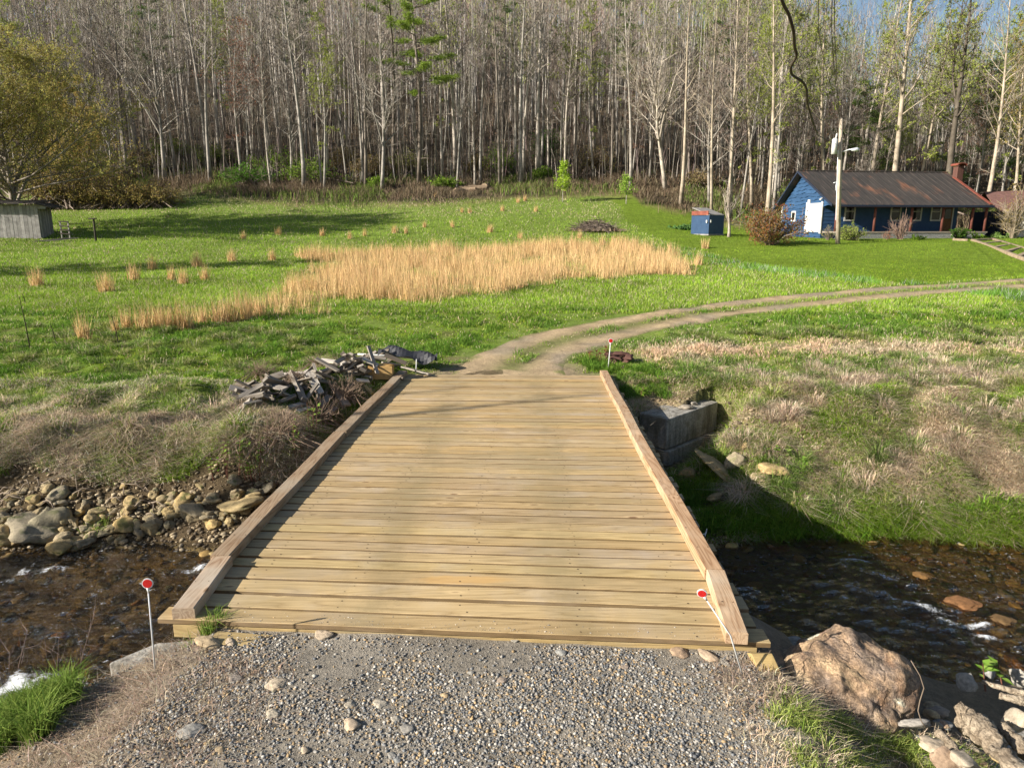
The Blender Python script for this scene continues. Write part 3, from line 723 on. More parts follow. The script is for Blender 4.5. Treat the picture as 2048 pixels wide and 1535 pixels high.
kerb('kerb_beam', (-2.745, 6.17), (-2.60, 10.3), .185, .095, .004, (.80, .77, .70), seed=.33)
kerb('kerb_beam', (-2.60, 10.32), (-2.345, 15.02), .185, .095, .004, (.74, .71, .64), seed=.63)
kerb('kerb_beam', (1.715, 4.86), (1.825, 5.87), .165, .10, .004, (1.18, 1.08, .95), seed=.73)
kerb('kerb_beam', (1.825, 5.885), (1.86, 10.4), .165, .10, .004, (1.15, 1.0, .84), seed=.83)
kerb('kerb_beam', (1.87, 10.42), (1.97, 15.0), .165, .10, .004, (1.05, .95, .82), seed=.93)
# end brace at the near right corner: a square post sloping down to the bank
mb = MB(); mb.cc = (1.0, .95, .72); mb.rr = .4
A = Vector((1.865, 4.72-10, -.02)); B = Vector((2.03, 4.50-10, -.40))
t_ = (B-A).normalized(); sx = Vector((1, .0, 0)); nn = sx.cross(t_).normalized()
def ringp(c, k): return [c-sx*.085+nn*.05*k[0], c+sx*.075+nn*.05*k[1], c+sx*.075-nn*.05*k[2], c-sx*.085-nn*.05*k[3]]
V = ringp(A+Vector((0, .06, .0)), (1, 1, 1, 1))+ringp(B, (1, 1, 1, 1)); V[4] -= t_*.16; V[7] -= t_*.16
mb.add(V, [(0, 1, 2, 3)[::-1], (4, 5, 6, 7), (0, 1, 5, 4), (1, 2, 6, 5), (2, 3, 7, 6), (3, 0, 4, 7)])
mb.mi = 1; c_ = A.lerp(B, .22)-nn*.052; 
mb.build('corner_post', [M['plank'], M['nail']], br, bevel=.006, label='square pine post sloping down at the near right corner')
mb = MB(); mb.cc = (1, 1, 1)
mb.tube([(1.97, 6.9-10, -.03), (2.03, 6.92-10, -.02), (2.035, 6.92-10, .03)], .006, 5); mb.tube([(2.0, 6.85-10, -.02), (2.03, 6.92-10, .0)], .005, 5)
mb.build('metal_bracket', M['metal'], br)

# ------------------------------------------------------------------ markers
def marker(base, top, r, label, bend=None, face=None, disc=True, rod=.006):
    t = empty('driveway_marker', base, label=label, cat='reflector stake', group='reflector stakes at the bridge corners')
    b0 = Vector((0, 0, -.06)); tp = Vector(top)-Vector(base); P = [b0, tp] if bend is None else [b0, Vector(bend)-Vector(base), tp]
    mb = MB(); mb.smooth = True; mb.tube(P, [rod, rod*.9] if bend is None else [rod, rod, rod*.85], 8)
    d = (P[-1]-P[-2]).normalized()
    if disc: mb.tube([tp-d*.035, tp+d*.005], [rod*.9, rod*2.0], 8)
    mb.build('stake', M['white'], t)
    if not disc: return t
    f = Vector(face).normalized(); f = (f-d*f.dot(d)).normalized(); s = d.cross(f)
    cen = tp+d*(r)
    def disc_(mb, R_, z0, z1, n=28):
        V = [cen+(s*math.cos(a)+d*math.sin(a))*R_+f*z for z in (z0, z1) for a in [2*math.pi*k/n for k in range(n)]]
        mb.add(V, [tuple(range(n))[::-1], tuple(range(n, 2*n))]+[(k, (k+1) % n, n+(k+1) % n, n+k) for k in range(n)])
    mb = MB(); disc_(mb, r, -.004, .004); mb.build('rim', M['white'], t)
    mb = MB(); disc_(mb, r*.82, .003, .0065); mb.build('reflector', M['red'], t)
    mb = MB(); disc_(mb, r*.82, -.0065, -.003); mb.build('reflector', M['red'], t)
    return t
def solve(u, v, base, k):    # a point on the sight line k metres before/behind the base's y
    p = AT(u, v, base.y+k); return p
b1 = Vector((-2.69, 4.76, hz(-2.69, 4.76))); t1 = AT(296, 1176, 4.78)
marker(b1, t1, .040, 'white stake with round red reflector left of the near bridge end', face=(.15, -1, .2))
b2 = Vector((1.70, 4.60, hz(1.70, 4.60))); t2 = AT(1409, 1193, 4.60)
marker(b2, t2, .036, 'bent white stake with red reflector leaning over the near right kerb beam', bend=AT(1461, 1270, 4.63), face=(-.75, -1, .5))
b3 = G(1216, 738); marker(b3, AT(1221, 686, b3.y), .055, 'white stake with small red reflector beyond the far right bridge end', face=(0, -1, .1), rod=.012)
b4 = Vector((-2.12, 15.35, hz(-2.1, 15.35))); marker(b4, AT(833, 718, 15.35), .04, 'thin white stake with no reflector at the far left bridge end', disc=False, rod=.012)

# ------------------------------------------------------------------ rocks
from mathutils import noise as mnoise
def rockmesh(seed, sub=3, flat=.7, rough=.28, ang=.5):
    import bmesh
    sh_ = Vector((seed*1.7, seed*.9, 0))
    bm = bmesh.new(); bmesh.ops.create_icosphere(bm, subdivisions=sub, radius=1)
    r_ = random.Random(seed); planes = [(Vector((r_.gauss(0, 1), r_.gauss(0, 1), r_.gauss(0, 1))).normalized(), r_.uniform(.55, .9)) for _ in range(int(9*ang)+3)]
    ph = [r_.uniform(0, 9) for _ in range(6)]
    for v in bm.verts:
        p = v.co.copy()
        for n_, d_ in planes:
            k = p.dot(n_)
            if k > d_: p -= n_*(k-d_)*.88
        f = 1+rough*(.5*math.sin(p.x*2.3+ph[0])*math.sin(p.y*2.7+ph[1])+.3*math.sin(p.z*4.1+ph[2]+p.x*3)+.14*math.sin(p.x*9+ph[3])*math.sin(p.y*8+ph[4])*math.sin(p.z*9+ph[5]))
        f += mnoise.fractal(p*1.9+sh_, 1.0, 2.0, 4)*rough*.42+(abs(mnoise.noise(p*3.3+sh_))-.2)*rough*.3
        v.co = p*f; v.co.z *= flat
    me = bpy.data.meshes.new('rock'); bm.to_mesh(me); bm.free()
    me.polygons.foreach_set('use_smooth', np.ones(len(me.polygons), bool)); return me
def rockmat(name, cols, moss=.2, scale=2.5, lichen=0, bump=.5):
    t = NT(name); oi = t.new('ShaderNodeObjectInfo'); cb = t.new('ShaderNodeCombineXYZ'); t.set(cb.inputs[0], t.math('MULTIPLY', oi.outputs['Random'], 40.0)); 
    v = t.coord('Object', (1, 1, 1), cb.outputs[0]); n1 = t.noise(v, scale, 6, .65); n2 = t.noise(v, 14, 5, .7); n3 = t.noise(v, .8, 3)
    base = t.ramp(oi.outputs['Random'], [(i_/(len(cols)-1) if len(cols) > 1 else 0, c_) for i_, c_ in enumerate(cols)])
    col = t.mix(1.0, base, t.ramp(t.math('ADD', t.math('MULTIPLY', n1, .6), t.math('MULTIPLY', n2, .4)), [(.33, .45), (.5, 1.0), (.68, 1.45)]), 'MULTIPLY')
    if moss: col = t.mix(t.ramp(n3, [(.56, 0), (.66, moss)]), col, (.10, .12, .035))
    t.bump(t.math('ADD', n2, n1), bump, .06)
    return t.done(col, .85, 0, .2)
M['rock'] = rockmat('creek_stone', [(.34, .25, .13), (.38, .29, .15), (.28, .24, .17), (.42, .30, .13), (.24, .21, .14), (.36, .28, .17)], .7)
M['wetrock'] = rockmat('amber_bed_stone', [(.30, .16, .05), (.20, .11, .04), (.34, .20, .06), (.14, .09, .04), (.26, .12, .05)], 0)
M['goldrock'] = rockmat('ochre_stone', [(.42, .29, .12), (.46, .34, .17)], 0)
M['cobble'] = rockmat('road_cobble', [(.36, .29, .20), (.25, .24, .22), (.33, .22, .14), (.42, .36, .27), (.22, .225, .22), (.38, .28, .16)], 0, bump=.25)
RK = []
for k in range(9):
    me = rockmesh(100+k, 4, [.6, .75, .5, .85, .65, .7, .55, .8, .45][k], .3, [.4, .8, .3, 1, .5, .7, .2, .9, .6][k]); me.materials.append(M['rock']); RK.append(me)
def rock(me, loc, s, rot, mat=None, name='rock', **k):
    if mat is not None and me.materials[0] != mat:
        key = me.name+mat.name
        if key not in RCACHE: c_ = me.copy(); c_.materials.clear(); c_.materials.append(mat); RCACHE[key] = c_
        me = RCACHE[key]
    o = bpy.data.objects.new(name, me); C.objects.link(o); o.location = loc; o.scale = s; o.rotation_euler = rot; return tag(o, **k)
RCACHE = {}
rs = random.Random(11)
# named stones of the left bank: u, v (centre), half-width px, aspect, z of the centre
LB = [(60, 1055, 52, .55, 'long flat pale boulder at the water edge at the left frame edge'), (95, 1038, 42, .8, 'dark mossy boulder with a peaked top near the left frame edge'),
      (248, 1048, 25, .95, 'upright tan stone with green moss at its foot by the water'), (297, 1058, 24, .7, 'pale grey stone dipping into the water beside the mossy upright one'),
      (112, 1105, 26, .5, 'low reddish stone standing in the current near the left bank'), (382, 1020, 31, .6, 'broad tan boulder in the middle of the stone pile'),
      (481, 1012, 42, .45, 'long flat ochre boulder nearest the bridge beam'), (368, 998, 22, .9, 'upright cream boulder behind the broad tan one'), (421, 996, 18, .9, 'rounded yellow boulder left of the long flat one'),
      (110, 997, 20, 1.0, 'tan block stone below the hanging straw at left'), (92, 985, 16, .8, 'small cream block above the tan one at left'), (333, 1018, 16, .8, 'small round tan stone left of the broad boulder'),
      (338, 1035, 16, .7, 'sandy wedge stone below the broad boulder at left'), (422, 1048, 18, .6, 'grey green stone at the waterline near the bridge'), (455, 1043, 16, .8, 'dark rounded stone at the waterline near the bridge'),
      (60, 1020, 13, .8, 'small ochre stone leaning on the dark mossy boulder'), (120, 1088, 28, .45, 'mossy flat slab just above the water at left'), (175, 1070, 14, .7, 'small tan stone between the slabs and the mossy upright'),
      (200, 1062, 22, .5, 'flat pale slab left of the mossy upright stone'), (215, 1078, 13, .7, 'small grey stone at the waterline below the pale slab'), (150, 1092, 20, .5, 'olive slab at the waterline left of centre'),
      (400, 970, 18, .5, 'tilted brown slab high on the stone pile'), (145, 1000, 13, .8, 'small tan stone under the straw overhang'), (250, 985, 14, .7, 'brown block stone under the straw overhang'),
      (385, 1035, 16, .9, 'narrow tan stone wedged under the broad boulder'), (0, 1070, 40, .5, 'pale boulder cut by the left frame edge'), (545, 985, 14, .7, 'small ochre stone touching the bridge beam'), (530, 1000, 20, .5, 'flat brown stone beside the bridge beam')]
for k, (u, v, hw, asp, lab) in enumerate(LB):
    p = G(u, v+hw*asp*.6, .03); Zc = p.y*math.cos(PITCH)+(CAMH-p.z)*math.sin(PITCH); r = hw/FPX*Zc*1.08
    rock(RK[k % 9], (p.x, p.y+.1, max(p.z, -1.52)+r*asp*.45), (r, r*rs.uniform(.7, .95), r*asp*1.25), (rs.uniform(-.2, .2), rs.uniform(-.2, .2), rs.uniform(0, 6.3) if asp > .65 else rs.uniform(-.3, .3)), name='rock', label=lab, cat='rock', group='stones along the left bank')
for k in range(210):
    u = rs.uniform(-60, 590); v = rs.gauss(1015, 26) if u > 300 else rs.gauss(1045, 26)
    if u > 560-(v-960)*.9 and u > 420: continue
    if v < 962 or v > 1096: continue
    p = G(u, v); r = rs.choice([.05, .06, .07, .08, .10, .12])*rs.uniform(.8, 1.2)
    if p.z < -1.62: continue
    band = 'near the bridge' if u > 380 else 'at mid bank' if u > 190 else 'near the left edge'
    rock(RK[rs.randrange(9)], (p.x, p.y, max(p.z, -1.52)+r*.3), (r*rs.uniform(.9, 1.4), r, r*rs.uniform(.8, 1.2)), (rs.uniform(-.4, .4), rs.uniform(-.4, .4), rs.uniform(0, 6.3)), name='rock',
         label=f'{"fist sized" if r > .085 else "small"} creek stone in the left bank rubble {band}', cat='rock', group='small stones of the left bank')
# fine rubble between the stones
def rockfield(name, N, xr, yr, zf, rr, mat, cols, sub=1, flat=.6, keep=None, jitter=.25, colfn=None):
    import bmesh
    tmpl = []
    for k in range(6):
        me = rockmesh(500+k, sub, 1.0, .35, .8); v = np.empty(len(me.vertices)*3); me.vertices.foreach_get('co', v)
        f = np.empty(len(me.polygons)*3, int); me.polygons.foreach_get('vertices', f); tmpl.append((v.reshape(-1, 3), f.reshape(-1, 3))); bpy.data.meshes.remove(me)
    x = rng.uniform(*xr, N); y = rng.uniform(*yr, N)
    if keep is not None: k = keep(x, y); x, y = x[k], y[k]; N = len(x)
    r = rr(N); z = zf(x, y); VV = []; FF = []; CC = []; off = 0
    colv = colfn(N, x, y) if colfn else np.array(cols)[rng.integers(0, len(cols), N)]*(rng.uniform(.7, 1.25, N)[:, None])
    which = rng.integers(0, 6, N)
    for t_ in range(6):
        tv, tf = tmpl[t_]; idx = np.where(which == t_)[0]; m = len(idx)
        if not m: continue
        a = rng.uniform(0, 6.283, m); ca, sa = np.cos(a), np.sin(a); S = np.stack([rng.uniform(.8, 1.35, m), rng.uniform(.65, 1.05, m), flat*rng.uniform(.6, 1.1, m)], 1)*r[idx][:, None]
        L_ = tv[None]*S[:, None]; X = L_[..., 0]*ca[:, None]-L_[..., 1]*sa[:, None]; Y = L_[..., 0]*sa[:, None]+L_[..., 1]*ca[:, None]
        tl = rng.uniform(-.5, .5, m)[:, None]; Zq = L_[..., 2]+X*tl*.5
        VV.append(np.stack([X+x[idx][:, None], Y+y[idx][:, None], Zq+z[idx][:, None]], -1).reshape(-1, 3))
        FF.append((tf[None]+(np.arange(m)*len(tv))[:, None, None]+off).reshape(-1, 3)); off += m*len(tv)
        CC.append(np.repeat(colv[idx], len(tv), 0))
    return np_mesh(name, np.concatenate(VV), np.concatenate(FF), mat, col=np.concatenate(CC), smooth=(sub > 1))
M['pebble'] = mottled('pebble', (.7, .7, .7), (1.25, 1.25, 1.25), scale=30, fine=120, bump=0, useattr=True, rough=.8)
o = rockfield('bank_rubble', 9000, (-12, -1.8), (9.6, 11.6), lambda x, y: height(x, y)+.005, lambda n: .012+.05*rng.random(n)**2.5, M['pebble'], [(.20, .15, .09), (.28, .22, .14), (.13, .10, .065), (.33, .27, .18), (.10, .075, .05)], sub=1, flat=.7, keep=lambda x, y: (rng.random(len(x)) < 1.15-sstep(10.6, 11.5, y)) & (height(x, y) > -1.56)); tag(o, kind='stuff')
o = rockfield('bank_earth_crumbs', 2600, (2.3, 5.2), (10.0, 14.3), lambda x, y: height(x, y)+.005, lambda n: .012+.05*rng.random(n)**2.5, M['pebble'], [(.20, .15, .09), (.28, .22, .14), (.13, .10, .065), (.10, .075, .05)], sub=1, flat=.7, keep=lambda x, y: (height(x, y) > -1.56)); tag(o, kind='stuff')
o = rockfield('creek_bed_stones', 4200, (-11, 9), (5.2, 10.3), lambda x, y: np.minimum(height(x, y)+.02, -1.53), lambda n: .03+.10*rng.random(n)**3, M['pebble'],
              [(.26, .17, .06), (.17, .11, .04), (.34, .23, .08), (.10, .075, .035), (.24, .12, .045), (.13, .12, .06), (.36, .27, .12), (.20, .15, .06)], sub=2, flat=.5, keep=lambda x, y: (height(x, y) < -1.5))
tag(o, kind='stuff')
for (u, v, hw, asp, lab) in [(2000, 1240, 26, .5, 'orange brown rounded stone breaking the water right of the riffle'), (1920, 1205, 34, .4, 'amber flat stone half under foam in the right of the creek'),
                             (1845, 1150, 18, .4, 'ochre stone just under the water above the amber flat one')]:
    r0 = ray(u, v); t_ = (-1.5-CAMH)/r0[2]; x, y = r0[0]*t_, r0[1]*t_; r = hw/FPX*t_
    rock(RK[2], (x, y, -1.50), (r, r*.8, r*asp), (0, .1, rs.uniform(0, 3)), M['wetrock'], label=lab, cat='rock', group='stones in the creek')
# right bank stones under the wing wall
for k, (u, v, hw, asp, mt, lab) in enumerate([(1375, 945, 26, .8, 'rock', 'grey mossy stone in shade below the concrete block'), (1425, 935, 0, 0, 'slab', 'long brown slab leaning below the concrete block'),
                             (1430, 990, 22, .5, 'rock', 'small pale stone in the shaded grass below the block'), (1475, 925, 30, .8, 'rock', 'grey boulder in shade beside the ochre stones'),
                             (1548, 940, 42, .5, 'goldrock', 'flat ochre stone catching the sun at the shadow edge'), (1520, 965, 34, .6, 'rock', 'brown boulder under the sunlit ochre stone'),
                             (1490, 890, 12, .9, 'goldrock', 'small yellow stone in the bare earth of the right bank'), (1476, 880, 9, .7, 'goldrock', 'smallest yellow stone above the other yellow one')]):
    p = G(u, v+10); Zc = p.y*math.cos(PITCH)+(CAMH-p.z)*math.sin(PITCH); r = hw/FPX*Zc*.85
    if mt == 'slab':
        rock(RK[4], (p.x, p.y-.1, p.z+.16), (.16, .50, .10), (.35, .1, .42), M['rock'], label=lab, cat='rock', group='stones under the right abutment'); continue
    rock(RK[(k*2+1) % 9], (p.x, p.y, p.z+r*asp*.5), (r, r*.8, r*asp*1.2), (0, .15, rs.uniform(0, 6)), M[mt], label=lab, cat='rock', group='stones under the right abutment')

# big boulder at the near right corner
t = NT('big_boulder'); v = t.coord(); n1 = t.noise(v, 1.6, 6, .65, .4); n2 = t.noise(v, 9, 6, .7); n3 = t.noise(v, 3.0, 4, .6)
col = t.ramp(n1, [(.32, (.58, .43, .25)), (.45, (.37, .25, .155)), (.56, (.22, .17, .135)), (.70, (.48, .35, .21))])
col = t.mix(t.ramp(n3, [(.54, 0.0), (.68, .6)]), col, (.26, .13, .06))
col = t.mix(1.0, col, t.ramp(n2, [(.3, .55), (.7, 1.5)]), 'MULTIPLY')
sep = t.new('ShaderNodeSeparateXYZ'); t.t.links.new(v, sep.inputs[0])
low = t.ramp(t.math('ADD', t.math('ADD', sep.outputs[2], t.math('MULTIPLY', sep.outputs[0], .55)), t.math('MULTIPLY', n1, .25)), [(0.0, .85), (.16, 0.0)])
col = t.mix(low, col, t.ramp(n2, [(.3, (.42, .30, .14)), (.6, (.66, .56, .40))]))
col = t.mix(t.ramp(t.noise(v, 4.2, 2, .3), [(.70, 0), (.72, .9)]), col, (.62, .58, .44))
n6 = t.noise(v, 45, 5, .75); col = t.mix(1.0, col, t.ramp(n6, [(.32, .5), (.5, 1.0), (.68, 1.7)]), 'MULTIPLY'); vd_ = t.new('ShaderNodeVectorMath', operation='ADD'); nz_ = t.new('ShaderNodeTexNoise'); t.set(nz_.inputs['Vector'], v); nz_.inputs['Scale'].default_value = 2.5; nz_.inputs['Detail'].default_value = 4; t.t.links.new(v, vd_.inputs[0]); t.t.links.new(nz_.outputs['Color'], vd_.inputs[1]); cr_ = t.voro(vd_.outputs[0], 1.7, 'DISTANCE_TO_EDGE'); col = t.mix(t.ramp(cr_, [(.0, .45), (.014, 0.0)]), col, (.06, .045, .03))
t.bump(t.math('ADD', t.math('ADD', n2, n1), t.math('ADD', t.math('MULTIPLY', n6, .5), t.ramp(cr_, [(0, 0.0), (.03, .25)]))), 1.0, .05); M['boulder'] = t.done(col, .85, 0, .2)
def sculpt(name, outline, zt, zb, mat, seed=1, **tk):
    """boulder grown as a height-shaped lump over a plan outline"""
    import bmesh
    bm = bmesh.new(); bmesh.ops.create_icosphere(bm, subdivisions=6, radius=1)
    cx = sum(p[0] for p in outline)/len(outline); cy = sum(p[1] for p in outline)/len(outline)
    ang = sorted([(math.atan2(p[1]-cy, p[0]-cx), math.hypot(p[0]-cx, p[1]-cy)) for p in outline])
    A_ = [a for a, _ in ang]; D_ = [d for _, d in ang]
    A2 = [A_[-1]-2*math.pi]+A_+[A_[0]+2*math.pi]; D2 = [D_[-1]]+D_+[D_[0]]
    pr_ = random.Random(12); pls = [(Vector((pr_.gauss(0, 1), pr_.gauss(0, 1), pr_.gauss(.3, 1))).normalized(), pr_.uniform(.70, .93)) for _ in range(16)]
    for v in bm.verts:
        for n_, d_ in pls:
            kk_ = v.co.dot(n_)
            if kk_ > d_: v.co -= n_*(kk_-d_)*.9
    for v in bm.verts:
        a = math.atan2(v.co.y, v.co.x); d = np.interp(a, A2, D2); rr = math.hypot(v.co.x, v.co.y)
        rr2 = rr**.72; X = rr2*d*math.cos(a); Y = rr2*d*math.sin(a)
        prof = math.copysign(abs(v.co.z)**.75, v.co.z)*1.0
        X0, Y0 = cx+X, cy+Y
        zz = prof*(zt(X0, Y0) if prof > 0 else zb)
        q_ = Vector((X0, Y0, zz*1.0)); nn = mnoise.fractal(q_*1.7+Vector((2, 0, 0)), 1.0, 2.1, 3)*.10+abs(mnoise.noise(q_*3.6+Vector((3, 1, 7))))*.04+mnoise.fractal(q_*9, .9, 2, 4)*.022
        dirn = v.co.normalized(); v.co = Vector((X, Y, zz))+dirn*nn*1.2
    me = bpy.data.meshes.new(name); bm.to_mesh(me); bm.free(); me.polygons.foreach_set('use_smooth', np.ones(len(me.polygons), bool)); me.materials.append(mat)
    o = bpy.data.objects.new(name, me); C.objects.link(o); o.location = (cx, cy, 0); return tag(o, **tk)
def zt(x, y): return float(.36+.06*sstep(4.4, 5.1, y)-.17*sstep(2.55, 3.1, x)-.12*sstep(2.4, 2.0, x)+.05*math.sin(x*7))
b = sculpt('boulder', [(1.98, 4.86), (2.08, 4.62), (2.40, 4.46), (2.70, 4.38), (2.98, 4.46), (3.10, 4.75), (3.0, 5.08), (2.74, 5.38), (2.42, 5.46), (2.14, 5.22)], zt, .35, M['boulder'],
           label='big rust brown boulder beside the near right bridge corner', cat='boulder')
b.location.z = -.40
mb = MB(); mb.smooth = True; mb.cc = (.8, .7, .6)
bp_ = [(1822, 1320), (1840, 1350), (1848, 1375), (1840, 1400), (1836, 1420), (1842, 1440), (1852, 1455)]
mb.tube([AT(u, v, 4.30-.02*i_) for i_, (u, v) in enumerate(bp_)], .004, 5)
mb.build('dry_vine', M['twig'], label='thin dry vine hanging over the big boulder', cat='vine')

# ------------------------------------------------------------------ concrete
def block(name, foot, z0, z1, **tk):
    mb = MB(); n = len(foot); c = Vector((sum(p[0] for p in foot)/n, sum(p[1] for p in foot)/n, z0))
    mb.prism([(p[0]-c.x, p[1]-c.y, 0) for p in foot], (0, 0, z1-z0)); o = mb.build(name, M['concrete'], bevel=.02, **tk); o.location = c; return o
block('concrete_block', [(2.88, 12.68), (4.20, 14.05), (3.75, 14.55), (2.45, 13.2)], -.95, -.36, label='weathered concrete block of the wing wall right of the bridge, upper course', cat='concrete block')
block('concrete_block', [(2.92, 12.62), (4.15, 13.90), (3.7, 14.4), (2.40, 13.1)], -1.6, -.965, label='concrete block at the foot of the wing wall, half hidden under the upper course', cat='concrete block')
block('concrete_block', [(-2.4, 13.15), (2.42, 13.05), (2.42, 13.7), (-2.4, 13.8)], -1.6, -.53, label='concrete abutment carrying the far end of the bridge deck', cat='abutment')
block('concrete_block', [(-2.5, 5.35), (2.5, 5.3), (2.5, 5.9), (-2.5, 5.9)], -2.0, -.55, label='concrete abutment under the near end of the bridge deck', cat='abutment')
block('concrete_block', [(2.1, 5.15), (2.75, 5.2), (2.95, 5.6), (2.75, 6.15), (2.05, 6.05)], -1.8, -.72, label='dark shaded concrete slab right of the near bridge end', cat='concrete block')
block('concrete_slab', [(-3.20, 5.02), (-2.95, 5.30), (-2.35, 5.38), (-2.3, 5.20), (-2.60, 5.06), (-2.9, 5.0)], -.6, -.26, label='pale concrete slab edge left of the near bridge end', cat='concrete slab')
block('concrete_slab', [(3.2, 4.62), (3.3, 4.95), (4.7, 4.92), (4.7, 4.2), (3.9, 4.3)], -1.3, -.78, label='grey concrete slab in the lower right corner behind the rubble', cat='concrete slab')
for k, (u, v, s, rz, lab) in enumerate([(1372, 832, .16, .2, 'small loose stone on top of the wing wall block'), (1388, 800, .12, .9, 'second loose stone towards the back of the wing wall block')]):
    p = AT(u, v, 13.5+.3*k); rock(RK[k+2], (p.x, p.y, -.33), (s, s*.7, s*.5), (0, 0, rz), M['cobble'], label=lab, cat='rock')

# ------------------------------------------------------------------ gravel
GC = [(.23, .22, .21), (.15, .155, .16), (.31, .29, .26), (.11, .115, .12), (.44, .41, .36), (.30, .23, .15), (.21, .185, .15), (.34, .24, .13), (.21, .205, .19)]
def gkeep(x, y):
    e = -2.1-.5*(fbm(x, y, .5, 80)-.2)*2; f_ = 1.85+.35*(fbm(x, y, .5, 81)-.5)*2
    d = np.where(x < e, .12, np.where(x > f_, .15, 1.0)); pt = fbm(x, y, .7, 82); pt = np.clip((pt-.5)*2.2+.5, 0, 1); d = d*(.12+1.15*pt)
    return (rng.random(len(x)) < d) & (y < np.interp(x, [-2.83, 1.92], [5.19, 4.85])-.0) & (y > 2.4)
o = rockfield('gravel', 105000, (-3.5, 3.0), (2.4, 5.25), lambda x, y: height(x, y)+.002, lambda n: .004+.0135*rng.random(n)**2.8, M['pebble'], GC, sub=1, flat=.7, keep=gkeep); tag(o, kind='stuff')
o = rockfield('tracked_gravel', 420, (-2.6, 1.8), (0, 1), lambda x, y: 0*x+.006, lambda n: .004+.008*rng.random(n)**2, M['pebble'], GC, sub=1, flat=.7); o.data.transform(Matrix.Translation((0, 0, 0))); tag(o, kind='stuff')
vv = np.empty(len(o.data.vertices)*3, np.float32); o.data.vertices.foreach_get('co', vv); vv = vv.reshape(-1, 3); cy_ = np.interp(vv[:, 0], [-2.83, 1.95], [5.22, 4.88]); fr_y = np.clip(vv[:, 1], 0, 1); vv[:, 1] = cy_+.01+(fr_y**0*0)+.16*fr_y**2.5+(vv[:, 1]-fr_y); o.data.vertices.foreach_set('co', vv.ravel())
cob = [(650, 1270, 18, 'cobble'), (384, 1463, 24, 'cobble'), (545, 1427, 14, 'cobble'), (705, 1452, 20, 'cobble'), (792, 1440, 11, 'cobble'), (815, 1460, 13, 'cobble'), (555, 1370, 20, 'cobble'), (470, 1355, 15, 'cobble'), (1123, 1304, 12, 'cobble'),
       (1358, 1304, 20, 'cobble'), (1418, 1312, 22, 'cobble'), (1447, 1322, 14, 'cobble'), (784, 1510, 9, 'cobble'), (795, 1521, 9, 'cobble'), (699, 1410, 12, 'cobble'), (1030, 1280, 9, 'cobble'), (1005, 1361, 10, 'cobble'), (1097, 1352, 6, 'cobble'), (942, 1345, 7, 'cobble'),
       (415, 1290, 30, 'cobble'), (462, 1288, 14, 'cobble'), (385, 1283, 13, 'cobble'), (760, 1405, 14, 'cobble'), (890, 1390, 9, 'cobble'), (1310, 1375, 8, 'cobble'), (1250, 1330, 8, 'cobble'), (1000, 1440, 8, 'cobble'), (1180, 1500, 9, 'cobble'), (610, 1500, 11, 'cobble'), (440, 1500, 10, 'cobble')]
cobl = ['tan cobble touching the first plank left of centre', 'oval yellow cobble low on the left of the gravel', 'round white cobble left in the gravel', 'salmon coloured cobble in the lower left of the gravel', 'round cream cobble right of the salmon one', 'upright grey brown cobble below the round cream one',
        'flat buff cobble half sunk in the dirt at left', 'pinkish cobble near the dry stalks at left', 'rough tan cobble under the first plank right of centre', 'smooth cream cobble under the plank near the right stake', 'long cream cobble left of the bent stake', 'curved cream cobble beside the bent stake',
        'small round cobble at the bottom edge left of centre', 'small oval cobble at the very bottom edge', 'brown cobble beside the round cream one', 'small buff cobble against the middle of the first plank', 'long white chip in the middle of the gravel', 'small orange cobble right of centre in the gravel', 'tiny pale cobble near the white chip',
        'large flat grey stone with a stake shadow at the near left corner', 'narrow pale stone right of the large flat grey one', 'rough brown stone left of the large flat grey one', 'buff cobble above the salmon one', 'small cobble in the centre of the gravel', 'small cobble at the right of the gravel',
        'small cobble right of centre under the plank', 'small cobble low in the centre', 'small cobble at the bottom right of the gravel', 'cobble at the bottom left between grass and gravel', 'cobble at the lower left corner of the gravel']
for k, (u, v, hw, mt) in enumerate(cob):
    p = G(u, v); Zc = p.y*math.cos(PITCH)+(CAMH-p.z)*math.sin(PITCH); r = hw/FPX*Zc
    el = 1.0 if k not in (19, 20, 10, 11) else .62
    rock(RK[[6, 2, 0, 4, 5][k % 5]], (p.x, p.y, p.z+r*.12), (r*1.05, r*el*.9, r*.55), (0, 0, rs.uniform(-.5, .5) if k not in (20, 10, 11) else -.9), M['cobble'], name='cobble', label=cobl[k], cat='cobble', group='cobbles in the gravel')

# ------------------------------------------------------------------ scrap lumber heap
rs = random.Random(5)
def board(c, L_, w_, t_, rot, tint=(1, 1, 1), mat='oldwood', name='scrap_board', **tk):
    mb = MB(); mb.cc = tint; mb.rr = rs.random(); mb.box((0, 0, 0), (L_, w_, t_)); o = mb.build(name, M[mat], bevel=.004 if t_ > .03 else 0, **tk); o.location = c; o.rotation_euler = rot; return o
def bpx(u0, v0, u1, v1, w_, t_, z, tint, lab, tilt=0.0, mat='oldwood'):
    """a board lying between two sight lines, z above the ground at its ends"""
    a = G(u0, v0, z); b_ = G(u1, v1, z); a.z += z; b_.z += z*.8+.02; d = b_-a; c = (a+b_)/2
    q = d.to_track_quat('X', 'Z').to_euler(); q2 = (d.to_track_quat('X', 'Z').to_matrix() @ Matrix.Rotation(tilt, 3, 'X')).to_euler()
    return board(c, d.length, w_, t_, q2, tint, mat, label=lab, cat='board', group='boards of the scrap lumber heap')
G1, G2, G3, W1 = (.75, .72, .68), (.6, .57, .53), (.42, .38, .33), (1.35, 1.33, 1.3)
